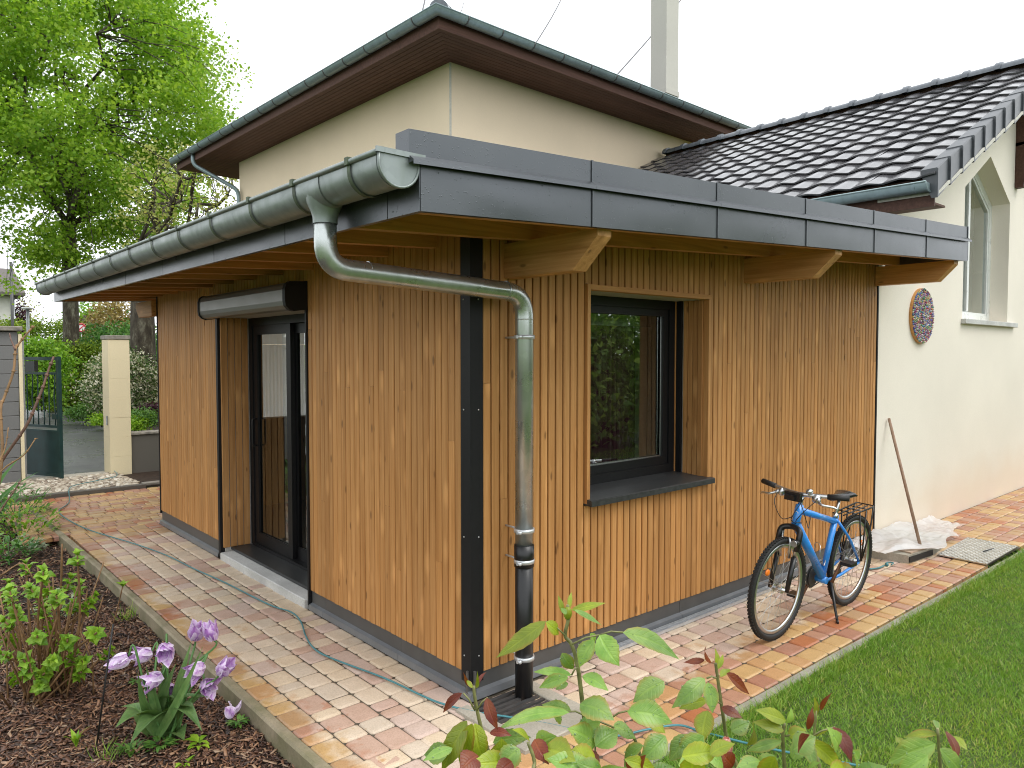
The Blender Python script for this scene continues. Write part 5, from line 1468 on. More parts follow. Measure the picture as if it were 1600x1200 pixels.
o = bd.build('beads', 'bead', PLQ); o['kind'] = 'stuff'

# ================================================================ gate and street side
y_p = 9.60
px0, px1 = ony(171, 640, y_p).x, ony(204, 640, y_p).x
GP = thing('gate_pillar', 'cream rendered block gate pillar with mossy stone cap', 'pillar', ((px0 + px1) / 2, 9.8, 0))
for i in range(7):
    z0 = 0.0 + i * 0.305; z1 = min(z0 + 0.304, 2.13)
    m = MB(); d = rng.uniform(0, 0.003); m.box(px0 - d, px1 + d, y_p - d, 10.0, z0, z1 + (0.003 if i == 6 else 0), 0, 0.0015); m.build('block', 'pillar_cream', GP)
m = MB(); m.box(px0 - 0.015, px1 + 0.015, y_p - 0.015, 10.015, 2.137, 2.20, 0, 0.008); m.build('cap', 'stone_cap', GP)
m = MB(); m.box(px0 - 0.02, px0 - 0.004, y_p + 0.10, y_p + 0.14, 0.80, 0.94); m.build('latch_plate', 'lamp_grey', GP)
gxr = ony(31, 640, 9.66).x
GBW = thing('block_wall', 'bare grey concrete block wall end with slab cap beside the green gate', 'wall', (gxr - 0.8, 9.86, 0))
for r_ in range(11):
    z0 = r_ * 0.203; off = 0.25 if r_ % 2 else 0.0
    x = gxr; first = True
    while x > gxr - 1.8:
        L = 0.25 if (first and r_ % 2) else 0.497; first = False
        m = MB(); m.box(x - L, x - 0.006, 9.66 + rng.uniform(0, 0.004), 10.04, z0, z0 + 0.197, 0, 0.004); m.build('block', 'block_grey', GBW); x -= L
m = MB(); m.box(gxr - 1.8, gxr - 0.01, 9.68, 10.03, -0.1, 2.236); m.build('mortar', 'lowwall_dark', GBW)
m = MB(); m.box(gxr + 0.0, gxr + 0.045, 9.645, 10.05, 0.0, 2.20, 0, 0.01); m.build('render_edge', 'pillar_cream', GBW)
m = MB(); m.box(gxr - 1.85, gxr + 0.05, 9.60, 10.10, 2.24, 2.31, 0, 0.01); m.build('cap_slab', 'stone_cap', GBW)
m = MB(); m.box(gxr + 0.05, gxr + 0.11, 9.95, 10.05, 0, 2.16); m.build('gate_post', 'lamp_grey', GBW)
# gate leaf
GA, GB_ = Vector((gxr + 0.13, 10.42, 0)), Vector((-0.285, 9.60, 0))
gl = (GB_ - GA).length; gd = (GB_ - GA).normalized(); gn = Vector((-gd.y, gd.x, 0))
GATE = thing('garden_gate', 'dark green metal garden gate leaf standing open, barred above a solid panel', 'gate', tuple(GA.lerp(GB_, 0.5)))
def gbox(a0, a1, z0, z1, t=0.02):
    m = MB(); p = [GA + gd * a0 - gn * t, GA + gd * a1 - gn * t, GA + gd * a1 + gn * t, GA + gd * a0 + gn * t]
    m.prism([(q.x, q.y, 0) for q in p], (0, 0, z0), (0, 0, z1)); return m
gbox(0, 0.045, 0.03, 1.87, 0.022).build('stile', 'gate_green', GATE); gbox(gl - 0.055, gl, 0.03, 1.87, 0.025).build('stile', 'gate_green', GATE)
for z0, z1 in ((1.815, 1.865), (1.60, 1.635), (0.80, 0.84), (0.735, 0.765), (0.06, 0.11)): gbox(0.046, gl - 0.056, z0, z1, 0.016).build('rail', 'gate_green', GATE)
gbox(0.046, gl - 0.056, 0.111, 0.734, 0.004).build('panel', 'gate_green', GATE)
for i in range(6):
    a = 0.13 + (gl - 0.26) * i / 5
    m = MB(); wav = 0.012 if i % 2 else 0.0
    m.tube([GA + gd * (a + wav * math.sin(t * 1.1)) + Vector((0, 0, 0.84 + 0.76 * t / 8)) for t in range(9)], 0.010, 6); m.build('bar', 'gate_green', GATE)
m = gbox(gl - 0.16, gl - 0.05, 0.93, 1.01, 0.03); m.tube([GA + gd * (gl - 0.17) + gn * 0.03 + Vector((0, 0, .95)), GA + gd * (gl - 0.25) + gn * 0.05 + Vector((0, 0, .95))], 0.01, 6); m.build('lock', 'gate_green', GATE)
gbox(0.14, 0.36, 1.64, 1.80, 0.03).build('letter_plate', 'letterbox_dark', GATE)
# low dark wall, threshold, pebbles, edging
m = MB(); m.box(px1 + 0.004, 4.2, 9.66, 9.86, -0.05, 0.62); LW = tag(m.build('low_wall', 'lowwall_dark'), 'low dark grey rendered wall between gate pillar and timber extension', 'wall')
m = MB(); m.box(px1 + 0.005, 4.2, 9.63, 9.89, 0.622, 0.66, 0, 0.006); m.build('coping', 'stone_cap', LW)
m = MB(); m.box(gxr + 0.05, px0 - 0.003, 9.74, 9.99, -0.05, 0.045, 0, 0.01); structure(m.build('threshold_kerb', 'concrete_slab'))
m = MB(); m.box(-1.35, px0 + 0.14, 8.20, 8.29, -0.05, 0.055, 0, 0.01); structure(m.build('edging', 'lowwall_dark'))
m = MB(); m.box(px0 + 0.145, 3.0, 8.36, 8.47, -0.05, 0.045, 0, 0.01); structure(m.build('edging', 'stone_cap'))
m = MB(); m.add([(-1.6, 8.29, 0.012), (1.1, 8.29, 0.012), (1.1, 9.75, 0.012), (-1.6, 9.75, 0.012)], [(0, 1, 2, 3)]); structure(m.build('pebble_bed_ground', 'soil'))
def pebbles(n, x0, x1, y0, y1, z):
    base = MB().ball((0, 0, 0), 1, 8, 6); bv = np.array(base.v); tris = []
    for f in base.f:
        for k in range(1, len(f) - 1): tris.append((f[0], f[k], f[k + 1]))
    tris = np.array(tris)
    P = np.stack([nrg.uniform(x0, x1, n), nrg.uniform(y0, y1, n), np.full(n, z) + nrg.uniform(-0.005, 0.022, n)], 1)
    sc = np.stack([nrg.uniform(.028, .055, n), nrg.uniform(.022, .038, n), nrg.uniform(.014, .024, n)], 1); an = nrg.uniform(0, PI, n)
    v = bv[None] * sc[:, None]; c, s_ = np.cos(an)[:, None], np.sin(an)[:, None]
    x = v[..., 0] * c - v[..., 1] * s_; y = v[..., 0] * s_ + v[..., 1] * c
    v = np.stack([x, y, v[..., 2]], -1) + P[:, None]
    f = tris[None] + (np.arange(n) * len(bv))[:, None, None]
    return v.reshape(-1, 3), f.reshape(-1, 3)
v, f = pebbles(1500, -1.2, px0 + 0.12, 8.30, 9.72, 0.022)
o = link('pebbles', np_mesh('pebbles', v, f, 'pebble', True)); o['kind'] = 'stuff'; tag(o, 'strip of pale rounded pebbles in front of the green garden gate', 'pebbles')
m = MB(); m.add([(-40, 9.99, -0.005), (2.9, 9.99, -0.005), (2.62, 16, -0.005), (3.1, 26, 0.02), (3.4, 34, 0.05), (-40, 34, 0.05)], [(0, 1, 2, 3, 4, 5)]); structure(m.build('road', 'asphalt'))
m = MB(); m.add([(2.9, 9.99, 0.0), (40, 9.99, 0.0), (40, 60, 0.3), (3.4, 60, 0.3), (3.4, 34, 0.055), (3.1, 26, 0.025), (2.62, 16, 0.0)], [tuple(range(7))]); structure(m.build('planting_ground', 'soil'))

# far house
FH = thing('far_house', 'pale two storey house with low dark roof beyond the block wall', 'building', tuple(onz(10, 600, 0)))
c = at(19, 500, 45.0); hx, hy = c.x, c.y
ez = at(19, 462, 45.0).z
m = MB(); m.box(hx - 9, hx, hy, hy + 8, 0, ez); m.build('wall', 'far_wall', FH)
m = MB(); m.prism([(-0.6, 0, ez - 0.1), (-0.6, 0, ez + 0.1), (4.0, 0, ez + 2.0), (8.6, 0, ez + 0.1), (8.6, 0, ez - 0.1)], (0, 0, 0), (0, 0, 0)) if False else None
m = MB(); e_ = 0.62
m.prism([(0, hy - 0.75, ez - 0.02), (0, hy - 0.75, ez + 0.16), (0, hy + 4, ez + 2.0), (0, hy + 8.75, ez + 0.16), (0, hy + 8.75, ez - 0.02)], (hx - 9.6, 0, 0), (hx + e_, 0, 0)); m.build('roof', 'far_roof', FH)
for wx in (-0.95, -4.5):
    m = MB(); m.box(hx + wx - 1.0, hx + wx, hy - 0.03, hy + 0.02, ez - 1.9, ez - 0.55); q = m.build('window', 'leaf_purple', FH); m = MB(); m.box(hx + wx - 1.1, hx + wx + 0.1, hy - 0.10, hy - 0.031, ez - 2.02, ez - 1.91); m.build('sill', 'far_wall', q)
m = MB(); m.tube([(hx + 0.08, hy - 0.1, 0), (hx + 0.08, hy - 0.1, ez)], 0.06, 8); m.build('downpipe', 'lamp_grey', FH)
m = MB(); m.box(hx - 2.6, hx - 0.8, hy - 0.03, hy + 0.02, 0.1, 2.1); m.build('garage_door', 'white_pvc', FH)
# street lamp, sign, pole
p = at(45, 560, 30); LP_ = thing('post_lamp', 'grey post lamp with flat pale top above the hedge', 'lamp', (p.x, p.y, 0))
zt = at(45, 484, 30).z
m = MB(); m.tube([(p.x, p.y, 0), (p.x, p.y, zt)], 0.055, 10); m.build('post', 'lamp_grey', LP_)
m = MB(); m.tube([(p.x, p.y, zt), (p.x, p.y, zt + 0.05), (p.x, p.y, zt + 0.09)], [0.10, 0.24, 0.20], 14); m.build('head', 'sign_white', LP_)
p = at(127, 512, 40); SG = thing('road_sign', 'small round white road sign with red ring beside the big trunk', 'sign', (p.x, p.y, 0))
fwd = (CAM - p); fwd.z = 0; fwd.normalize()
m = MB(); m.tube([(p.x, p.y, 0), (p.x, p.y, p.z)], 0.03, 8); m.build('post', 'lamp_grey', SG)
m = MB(); m.tube([p + fwd * 0.035, p + fwd * 0.05], 0.235, 24, smooth=False); m.build('plate', 'sign_white', SG)
sx = Vector((fwd.y, -fwd.x, 0))
m = MB(); m.tube([p + fwd * 0.055 + sx * 0.2 * math.cos(a) + Vector((0, 0, 0.2 * math.sin(a))) for a in np.linspace(0, 2 * PI, 25)], 0.035, 6); m.tube([p + fwd * 0.055 - sx * 0.14 + Vector((0, 0, .14)), p + fwd * 0.055 + sx * 0.14 - Vector((0, 0, .14))], 0.03, 6); m.build('mark', 'sign_red', SG)
p = at(20, 520, 38); m = MB(); m.tube([(p.x, p.y, 0), (p.x, p.y, at(20, 410, 38).z)], 0.07, 10); tag(m.build('utility_pole', 'grate_grey'), 'tall thin grey utility pole beside the far pale house', 'pole')
# ================================================================ vegetation
def leaf_quads(P, size, nrm_bias=(0, 0, 0.6), jit=1.0, aspect=0.55, fold=0.25):
    """diamond leaves at points P (n,3); size (n,) -> verts, quad faces (two per leaf sharing the midrib)"""
    n = len(P)
    d = nrg.normal(size=(n, 3)); d /= np.linalg.norm(d, axis=1, keepdims=True)
    nb = nrg.normal(size=(n, 3)) * jit + np.array(nrm_bias); nb /= np.linalg.norm(nb, axis=1, keepdims=True)
    d = d - (d * nb).sum(1, keepdims=True) * nb; d /= np.linalg.norm(d, axis=1, keepdims=True) + 1e-9
    s = np.cross(nb, d); L = size[:, None]
    base, tip = P - d * L * 0.5, P + d * L * 0.5 - nb * L * 0.08
    l = P + s * L * aspect * 0.5 + nb * L * fold * 0.3; r = P - s * L * aspect * 0.5 + nb * L * fold * 0.3
    v = np.stack([base, l, tip, r], 1).reshape(-1, 3)
    i = np.arange(n)[:, None] * 4
    f = np.concatenate([i + np.array([[0, 3, 2, 1]])], 1)
    return v, f

def noise3(P, s, off=0.0):
    return np.array([mnoise.noise(Vector((p[0] * s + off, p[1] * s, p[2] * s))) for p in P])

def clump_points(center, radii, n_clumps, per, spread, shell=0.55, drop=0.0, off=0.0, flat=0.7, keep=None):
    c = nrg.normal(size=(n_clumps * 3, 3)); c /= np.linalg.norm(c, axis=1, keepdims=True)
    rr = nrg.uniform(shell ** 3, 1, size=(len(c), 1)) ** (1 / 3)
    C = np.array(center) + c * rr * np.array(radii) * (1 + 0.22 * noise3(c, 2.3, off)[:, None])
    if drop: C = C[noise3(C, 0.55, off + 5) > drop - 0.5]
    if keep is not None: C = C[keep(C)]
    C = C[:n_clumps]
    k = nrg.integers(int(per * 0.6), int(per * 1.4) + 1, len(C))
    idx = np.repeat(np.arange(len(C)), k)
    o = nrg.normal(size=(len(idx), 3)) * np.array([1, 1, flat]) * spread * nrg.uniform(0.6, 1.3, (len(C), 1))[idx]
    return C, C[idx] + o

def limb_mesh(mb, a, b, r0, r1, wob=0.12, seg=6, n=7):
    a, b = Vector(a), Vector(b); L = (b - a).length
    pts = []
    for i in range(seg + 1):
        t = i / seg; p = a.lerp(b, t); p.z += L * 0.10 * math.sin(PI * t)
        if 0 < i < seg: p += Vector((rng.gauss(0, 1), rng.gauss(0, 1), rng.gauss(0, 0.6))) * L * wob * 0.25
        pts.append(p)
    mb.tube(pts, [r0 + (r1 - r0) * (i / seg) for i in range(seg + 1)], n)
    return pts

def tree(name, label, base, trunk_top, tr, center, radii, n_clumps, per, spread, lsize, mat, limbs=26, drop=0.0, shell=0.45, cat='tree', group=None, off=0.0, forks=5, fork_r=0.55, keep=None, extra=()):
    T = thing(name, label, cat, tuple(base), group)
    C, P = clump_points(center, radii, n_clumps, per, spread, shell, drop, off, keep=keep)
    if len(extra):
        X = np.array([tuple(q) for q in extra]); C = np.concatenate([X, C]); P = np.concatenate([P, np.repeat(X, per * 2 // 3, 0) + nrg.normal(size=(len(X) * (per * 2 // 3), 3)) * spread * np.array([1.1, 1.1, 0.7])])
    mb = MB(); base, top = Vector(base), Vector(trunk_top)
    pts = [base - Vector((0, 0, 0.1))] + [base.lerp(top, t) + Vector((rng.gauss(0, .04), rng.gauss(0, .04), 0)) for t in (0.12, 0.4, 0.7)] + [top]
    mb.tube(pts, [tr * 1.35, tr * 1.08, tr, tr * 0.95, tr * 0.85], 14)
    main = []
    for k in range(forks):
        a = 2 * PI * k / forks + rng.uniform(-.3, .3)
        e = Vector(center) + Vector((math.cos(a) * radii[0] * 0.5, math.sin(a) * radii[1] * 0.5, radii[2] * rng.uniform(-0.1, 0.5)))
        main += limb_mesh(mb, top - Vector((0, 0, 0.15)), e, tr * fork_r, tr * 0.14, 0.25, 8)[2:]
    sel = list(range(len(extra))) + list(nrg.permutation(len(C))[:limbs])
    for i in sel:
        q = Vector(C[i]); s = min(main, key=lambda p: (p - q).length + (0.4 if p.z > q.z else 0))
        limb_mesh(mb, s, q, tr * 0.28 * fork_r, tr * 0.03, 0.2, 5, 5)
    mb.build('trunk', 'bark', T)
    v, f = leaf_quads(P, nrg.uniform(lsize * 0.6, lsize * 1.35, len(P)), (0, 0, 0.7), 0.8, 0.72)
    link('crown', np_mesh('crown', v, f, mat), T)
    return T

def shrub(name, label, base, center, radii, n_clumps, per, spread, lsize, mat, group=None, stems=6, core=True, aspect=0.55, bias=(0, 0, .6), shell=0.5, off=0.0, cat='shrub', boxy=False):
    T = thing(name, label, cat, tuple(base), group)
    if boxy:
        u = nrg.uniform(-1, 1, (n_clumps, 3)); ax = nrg.integers(0, 3, n_clumps); u[np.arange(n_clumps), ax] = np.sign(u[np.arange(n_clumps), ax]) * nrg.uniform(0.75, 1.0, n_clumps)
        C = np.array(center) + u * np.array(radii)
        idx = np.repeat(np.arange(n_clumps), per); P = C[idx] + nrg.normal(size=(len(idx), 3)) * spread
    else:
        C, P = clump_points(center, radii, n_clumps, per, spread, shell, 0, off)
    P[:, 2] = np.maximum(P[:, 2], base[2] + 0.02)
    v, f = leaf_quads(P, nrg.uniform(lsize * 0.6, lsize * 1.3, len(P)), bias, 0.9, aspect)
    link('foliage', np_mesh('foliage', v, f, mat), T)
    mb = MB()
    for k in range(stems):
        q = C[int(nrg.integers(len(C)))]
        limb_mesh(mb, Vector(base) + Vector((rng.gauss(0, .1) * radii[0], rng.gauss(0, .1) * radii[1], -0.05)), q, 0.03 * max(radii[0], .4), 0.006, 0.15, 5, 5)
    mb.build('stems', 'bark', T)
    return T

# ---- the big maple and its neighbour beyond the gate
D1 = 25.0
tb = at(110, 560, D1); tb.z = 0.05
cen = at(95, 140, D1)
def keep_maple(C):
    return C[:, 2] > at(110, 425, D1).z + 0.8 * (noise3(C, 0.3, 3.0))
tree('maple_tree', 'large broad maple in bright fresh leaf beyond the garden gate', tb, at(107, 345, D1), 0.245, cen, (5.3, 5.0, 6.2), 1150, 100, 0.32, 0.135, 'leaf_maple', 46, 0.37, 0.30, 'tree', None, 1.3, 7, fork_r=0.42, keep=keep_maple, extra=[at(x + rng.gauss(0, 6), y + rng.gauss(0, 6), D1 + rng.gauss(0, 1.5)) for (x, y) in ((345, 78), (338, 102), (366, 130), (350, 140), (335, 168), (318, 150), (312, 210), (322, 238), (300, 262), (292, 300), (285, 335), (255, 372), (226, 12), (250, 30), (297, 62), (275, 48), (300, 100), (290, 130), (305, 185), (285, 230), (275, 285), (262, 330), (215, 395), (180, 400), (140, 405), (60, 425), (20, 440), (90, 415), (8, 450), (235, 350), (200, 30), (325, 120), (270, 90), (260, 140), (60, 440), (240, 60))])
D2 = 20.0
tb = at(222, 560, D2); tb.z = 0.05
tree('young_leaf_tree', 'thinly leaved tree with bare twigs between the maple and the tall house', tb, at(222, 450, D2), 0.32, at(300, 330, D2), (2.0, 2.0, 1.9), 230, 17, 0.17, 0.085, 'leaf_young', 150, 0.25, 0.2, 'tree', None, 4.0, 9, fork_r=0.16)
# ---- shrubs along the street
def shr(name, label, pxc, pyb, pyt, wpx, depth, n, per, ls, mat, **kw):
    b = at(pxc, pyb, depth); b.z = max(0.0, min(b.z, 0.3)); zt = at(pxc, pyt, depth).z
    w_ = wpx / FPX * depth / 2; hz = (zt - b.z) / 2
    kw.setdefault('spread', 0.10 * max(w_, hz))
    sp = kw.pop('spread')
    dp = kw.pop('dep', w_)
    return shrub(name, label, b, (b.x, b.y, b.z + hz), (w_ * 0.93, dp, hz * 0.95), n, per, sp, ls, mat, **kw)
shr('thuja_hedge', 'clipped olive green conifer hedge behind the open garden gate', 128, 640, 540, 84, 25, 420, 40, 0.10, 'leaf_hedge', boxy=True, dep=0.6, spread=0.13)
shr('bright_shrub', 'fresh light green shrub growing behind the grey block wall', 62, 640, 522, 96, 22.5, 260, 34, 0.12, 'leaf_bright', spread=0.17)
shr('variegated_shrub', 'rounded shrub with white edged leaves behind the cream pillar', 195, 655, 545, 116, 19.5, 520, 40, 0.08, 'leaf_variegated', spread=0.13)
shr('laurel_shrub', 'tall glossy laurel bush rising behind the variegated shrub', 200, 650, 497, 150, 27, 300, 40, 0.17, 'leaf_laurel', spread=0.22, bias=(0, 0, 0.2), aspect=0.35)
for (x, yb, yt, w_, d, mt, lab) in ((130, 658, 632, 50, 20, 'leaf_weed', 'low feathery green groundcover at the edge of the asphalt'), (160, 664, 650, 30, 18.5, 'leaf_lime', 'small lime green cushion plant beside the cream pillar'),
                                   (222, 668, 640, 50, 17.5, 'leaf_weed', 'low mid green cushion between pillar and timber extension'), (237, 655, 634, 24, 18.2, 'leaf_purple', 'dark red leaved low plant between pillar and timber extension'), (213, 672, 655, 26, 17.2, 'leaf_lime', 'yellow green low cushion above the dark coping')):
    shr('groundcover_plant', lab, x, yb, yt, w_, d, 70, 22, 0.07, mt, spread=0.09, cat='plant', stems=2)
shr('golden_hedge', 'bright yellow green clipped bush beside the big maple trunk', 133, 560, 517, 44, 45, 120, 30, 0.16, 'leaf_yellowgreen', spread=0.2)
shr('bronze_shrub', 'large bronze coloured shrub behind the laurel', 178, 560, 462, 84, 42, 240, 26, 0.20, 'leaf_bronze', spread=0.34)
shr('purple_shrub', 'dark purple leaved shrub behind the road sign', 138, 560, 490, 50, 52, 140, 26, 0.20, 'leaf_purple', spread=0.3)
shr('green_tree', 'mid green bushy tree in the distance behind the big maple trunk', 140, 560, 462, 60, 60, 160, 26, 0.28, 'leaf_bright', spread=0.5)
shr('far_hedge', 'long dark green hedge in front of the far pale house', 50, 575, 504, 150, 40, 380, 36, 0.17, 'leaf_hedge', boxy=True, dep=1.0, spread=0.2)
shr('far_purple_tree', 'small dark red leaved tree beside the far pale house', 34, 560, 466, 26, 50, 110, 26, 0.2, 'leaf_purple', spread=0.3)
shr('far_green_tree', 'loose pale green tree rising beside the far pale house', 42, 560, 450, 40, 56, 60, 16, 0.2, 'leaf_young', spread=0.4)
# distant wood closing the horizon
v_, f_ = [], []
ang = nrg.uniform(-0.2, PI + 0.7, 9000); rr = nrg.uniform(120, 170, 9000)
P = np.stack([CAM.x + rr * np.cos(ang), CAM.y + rr * np.sin(ang), np.zeros(9000)], 1)
P[:, 2] = nrg.uniform(0, 1, 9000) ** 0.8 * (3.2 + 2.2 * noise3(P, 0.05)) + 0.2
v, f = leaf_quads(P, nrg.uniform(1.2, 2.6, 9000), (0, 0, .5), 0.9, 0.8)
o = link('far_wood', np_mesh('far_wood', v, f, 'leaf_garden')); o['kind'] = 'stuff'; tag(o, 'distant low wood along the horizon', 'wood')
# ---- garden trees and shrubs across the lawn (seen only as reflections in the panes)
for (x, y, h_, r_, lab) in ((6.6, -6.2, 3.3, 1.7, 'leafy garden shrub across the lawn opposite the window'), (9.0, -6.6, 4.6, 2.0, 'taller garden shrub across the lawn opposite the window'), (11.8, -6.9, 3.8, 2.1, 'broad garden shrub at the far end of the lawn'), (4.2, -8.5, 3.6, 1.9, 'garden shrub across the lawn behind the rose bush')):
    shrub('garden_shrub', lab, (x, y, 0), (x, y, h_ * 0.52), (r_, r_, h_ * 0.52), 260, 26, 0.26, 0.17, 'leaf_garden', 'garden shrubs across the lawn', 10)
for (x, y, h_, r_, lab) in ((-4.6, 7.6, 2.2, 1.1, 'leafy shrub at the far end of the planting bed'), (-6.0, 4.0, 2.6, 1.4, 'leafy shrub on the far side of the planting bed')):
    shrub('garden_shrub', lab, (x, y, -0.1), (x, y, h_ * 0.5), (r_, r_, h_ * 0.5), 160, 24, 0.2, 0.13, 'leaf_garden', 'shrubs round the planting bed', 8)

# ---- lawn
def blades(n, x0, x1, y0, y1, h0, h1, w0):
    x = nrg.uniform(x0, x1, n); y = nrg.uniform(y0, y1, n)
    P = np.stack([x, y, np.full(n, -0.014)], 1)
    h = nrg.uniform(h0, h1, n) * (1 + 0.35 * noise3(P[:, :] * np.array([1, 1, 0]), 2.2)); a = nrg.uniform(0, 2 * PI, n); lean = nrg.uniform(0.3, 1.5, n) * h
    d = np.stack([np.cos(a), np.sin(a), np.zeros(n)], 1); b = nrg.uniform(0, 2 * PI, n); s = np.stack([np.cos(b), np.sin(b), np.zeros(n)], 1) * w0
    mid = P + d * (lean * 0.35)[:, None] + np.array([0, 0, 1]) * (h * 0.6)[:, None]; tip = P + d * lean[:, None] + np.array([0, 0, 1]) * h[:, None]
    v = np.stack([P - s, P + s, mid + s * 0.8, mid - s * 0.8, tip], 1).reshape(-1, 3)
    i = np.arange(n)[:, None] * 5
    f = np.concatenate([i + np.array([[0, 1, 2]]), i + np.array([[0, 2, 3]]), i + np.array([[3, 2, 4]])], 0)
    return v, f
def lawn_keep(vf):
    v, f = vf; P = v.reshape(-1, 5, 3)[:, 0]; nn = noise3(P, 3.1, 8.0) + 0.5 * noise3(P, 9.0, 2.0)
    thr = 0.42 + 0.9 * np.clip((-1.05 - P[:, 1]) / 0.5, 0, 1)
    k = np.repeat(nn < thr, 5); idx = np.cumsum(k) - 1
    return v[k], idx[f[k[f[:, 0]]]]
parts = [lawn_keep(blades(170000, 0.0, 8.5, -2.75, -1.052, 0.014, 0.036, 0.0019)), blades(30000, -1.0, 14, -6, -2.7, 0.02, 0.045, 0.004), blades(20000, 8.4, 14, -2.8, -1.11, 0.02, 0.045, 0.004), blades(5000, 0.0, 6.5, -1.16, -1.055, 0.03, 0.065, 0.0018)]
V_ = []; F_ = []; o_ = 0
for v, f in parts: V_.append(v); F_.append(f + o_); o_ += len(v)
o = link('lawn_grass', np_mesh('lawn_grass', np.concatenate(V_), np.concatenate(F_), 'grass_blade')); o['kind'] = 'stuff'; tag(o, 'short wet green lawn beside the paved path', 'grass')

# ---- bark mulch
def chips(n, x0, x1, y0, y1, s0, s1):
    x = nrg.uniform(x0, x1, n); y = nrg.uniform(y0, y1, n)
    z = np.array([bed_h(a, b) for a, b in zip(x, y)]) + nrg.uniform(0.0, 0.016, n)
    L = nrg.uniform(s0, s1, n) * nrg.uniform(0.6, 1.4, n); W = L * nrg.uniform(0.15, 0.5, n); H = np.minimum(W * 0.5, nrg.uniform(0.002, 0.006, n))
    a = nrg.uniform(0, 2 * PI, n); t = nrg.normal(0, 0.35, n)
    d = np.stack([np.cos(a) * np.cos(t), np.sin(a) * np.cos(t), np.sin(t)], 1); s = np.stack([-np.sin(a), np.cos(a), nrg.normal(0, .3, n)], 1); s /= np.linalg.norm(s, axis=1, keepdims=True); u = np.cross(d, s)
    P = np.stack([x, y, z], 1); d = d * (L / 2)[:, None]; s = s * (W / 2)[:, None]; u = u * (H / 2)[:, None]
    v = np.stack([P - d - s * .7 - u, P + d - s * .5 - u, P + d + s * .5 - u, P - d + s * .7 - u, P - d - s * .7 + u, P + d - s * .5 + u, P + d + s * .5 + u, P - d + s * .7 + u], 1).reshape(-1, 3)
    q = np.array([[0, 3, 2, 1], [4, 5, 6, 7], [0, 1, 5, 4], [1, 2, 6, 5], [2, 3, 7, 6], [3, 0, 4, 7]])
    f = (q[None] + (np.arange(n) * 8)[:, None, None]).reshape(-1, 4)
    return v, f
parts = [chips(26000, -2.6, -0.955, 0.0, 3.2, 0.018, 0.052), chips(14000, -3.4, -0.97, 3.0, 7.9, 0.025, 0.05)]
V_ = []; F_ = []; o_ = 0
for v, f in parts: V_.append(v); F_.append(f + o_); o_ += len(v)
o = link('bark_mulch', np_mesh('bark_mulch', np.concatenate(V_), np.concatenate(F_), 'mulch_chip')); o['kind'] = 'stuff'; tag(o, 'dark brown bark mulch covering the planting bed', 'mulch')

# ---- shaped leaves for near plants
def leaf_mb(base, tip, width, up, droop=0.15, fold=0.22, nu=7, serr=0.0, shape=0.8, mb=None, curl=0.0, mi=0):
    """one curved leaf from base to tip; width in metres; up = normal hint"""
    mb = mb or MB(); base, tip, up = Vector(base), Vector(tip), Vector(up)
    ax = tip - base; L = ax.length; d = ax.normalized()
    s = d.cross(up)
    s = s.normalized() if s.length > 1e-4 else d.orthogonal().normalized()
    n = s.cross(d).normalized()
    vs, fs = [], []
    for i in range(nu + 1):
        t = i / nu
        w_ = width / 2 * (math.sin(PI * t ** shape) ** 0.85 * (1.0 if t < 0.6 else 1.0 - 0.9 * (t - 0.6) ** 1.0) if 0 < t < 1 else 0.0)
        if serr and 0 < i < nu: w_ *= 1 + serr * (1 if i % 2 else -1)
        c = base + ax * t + n * (L * droop * math.sin(PI * t)) + s * curl * L * math.sin(PI * t)
        for k in (-1, -0.5, 0, 0.5, 1):
            vs.append(c + s * (w_ * k) + n * (abs(k) * w_ * fold * 2 - k * k * w_ * 0.25))
    for i in range(nu):
        for k in range(4):
            a = i * 5 + k; fs.append((a, a + 1, a + 6, a + 5))
    while len(mb.uv) < len(mb.v): mb.uv.append((0.5, 0.5, 0))
    mb.uv += [(k, i / nu, 0) for i in range(nu + 1) for k in (-1, -0.5, 0, 0.5, 1)]
    mb.add(vs, fs, mi, True)
    return mb

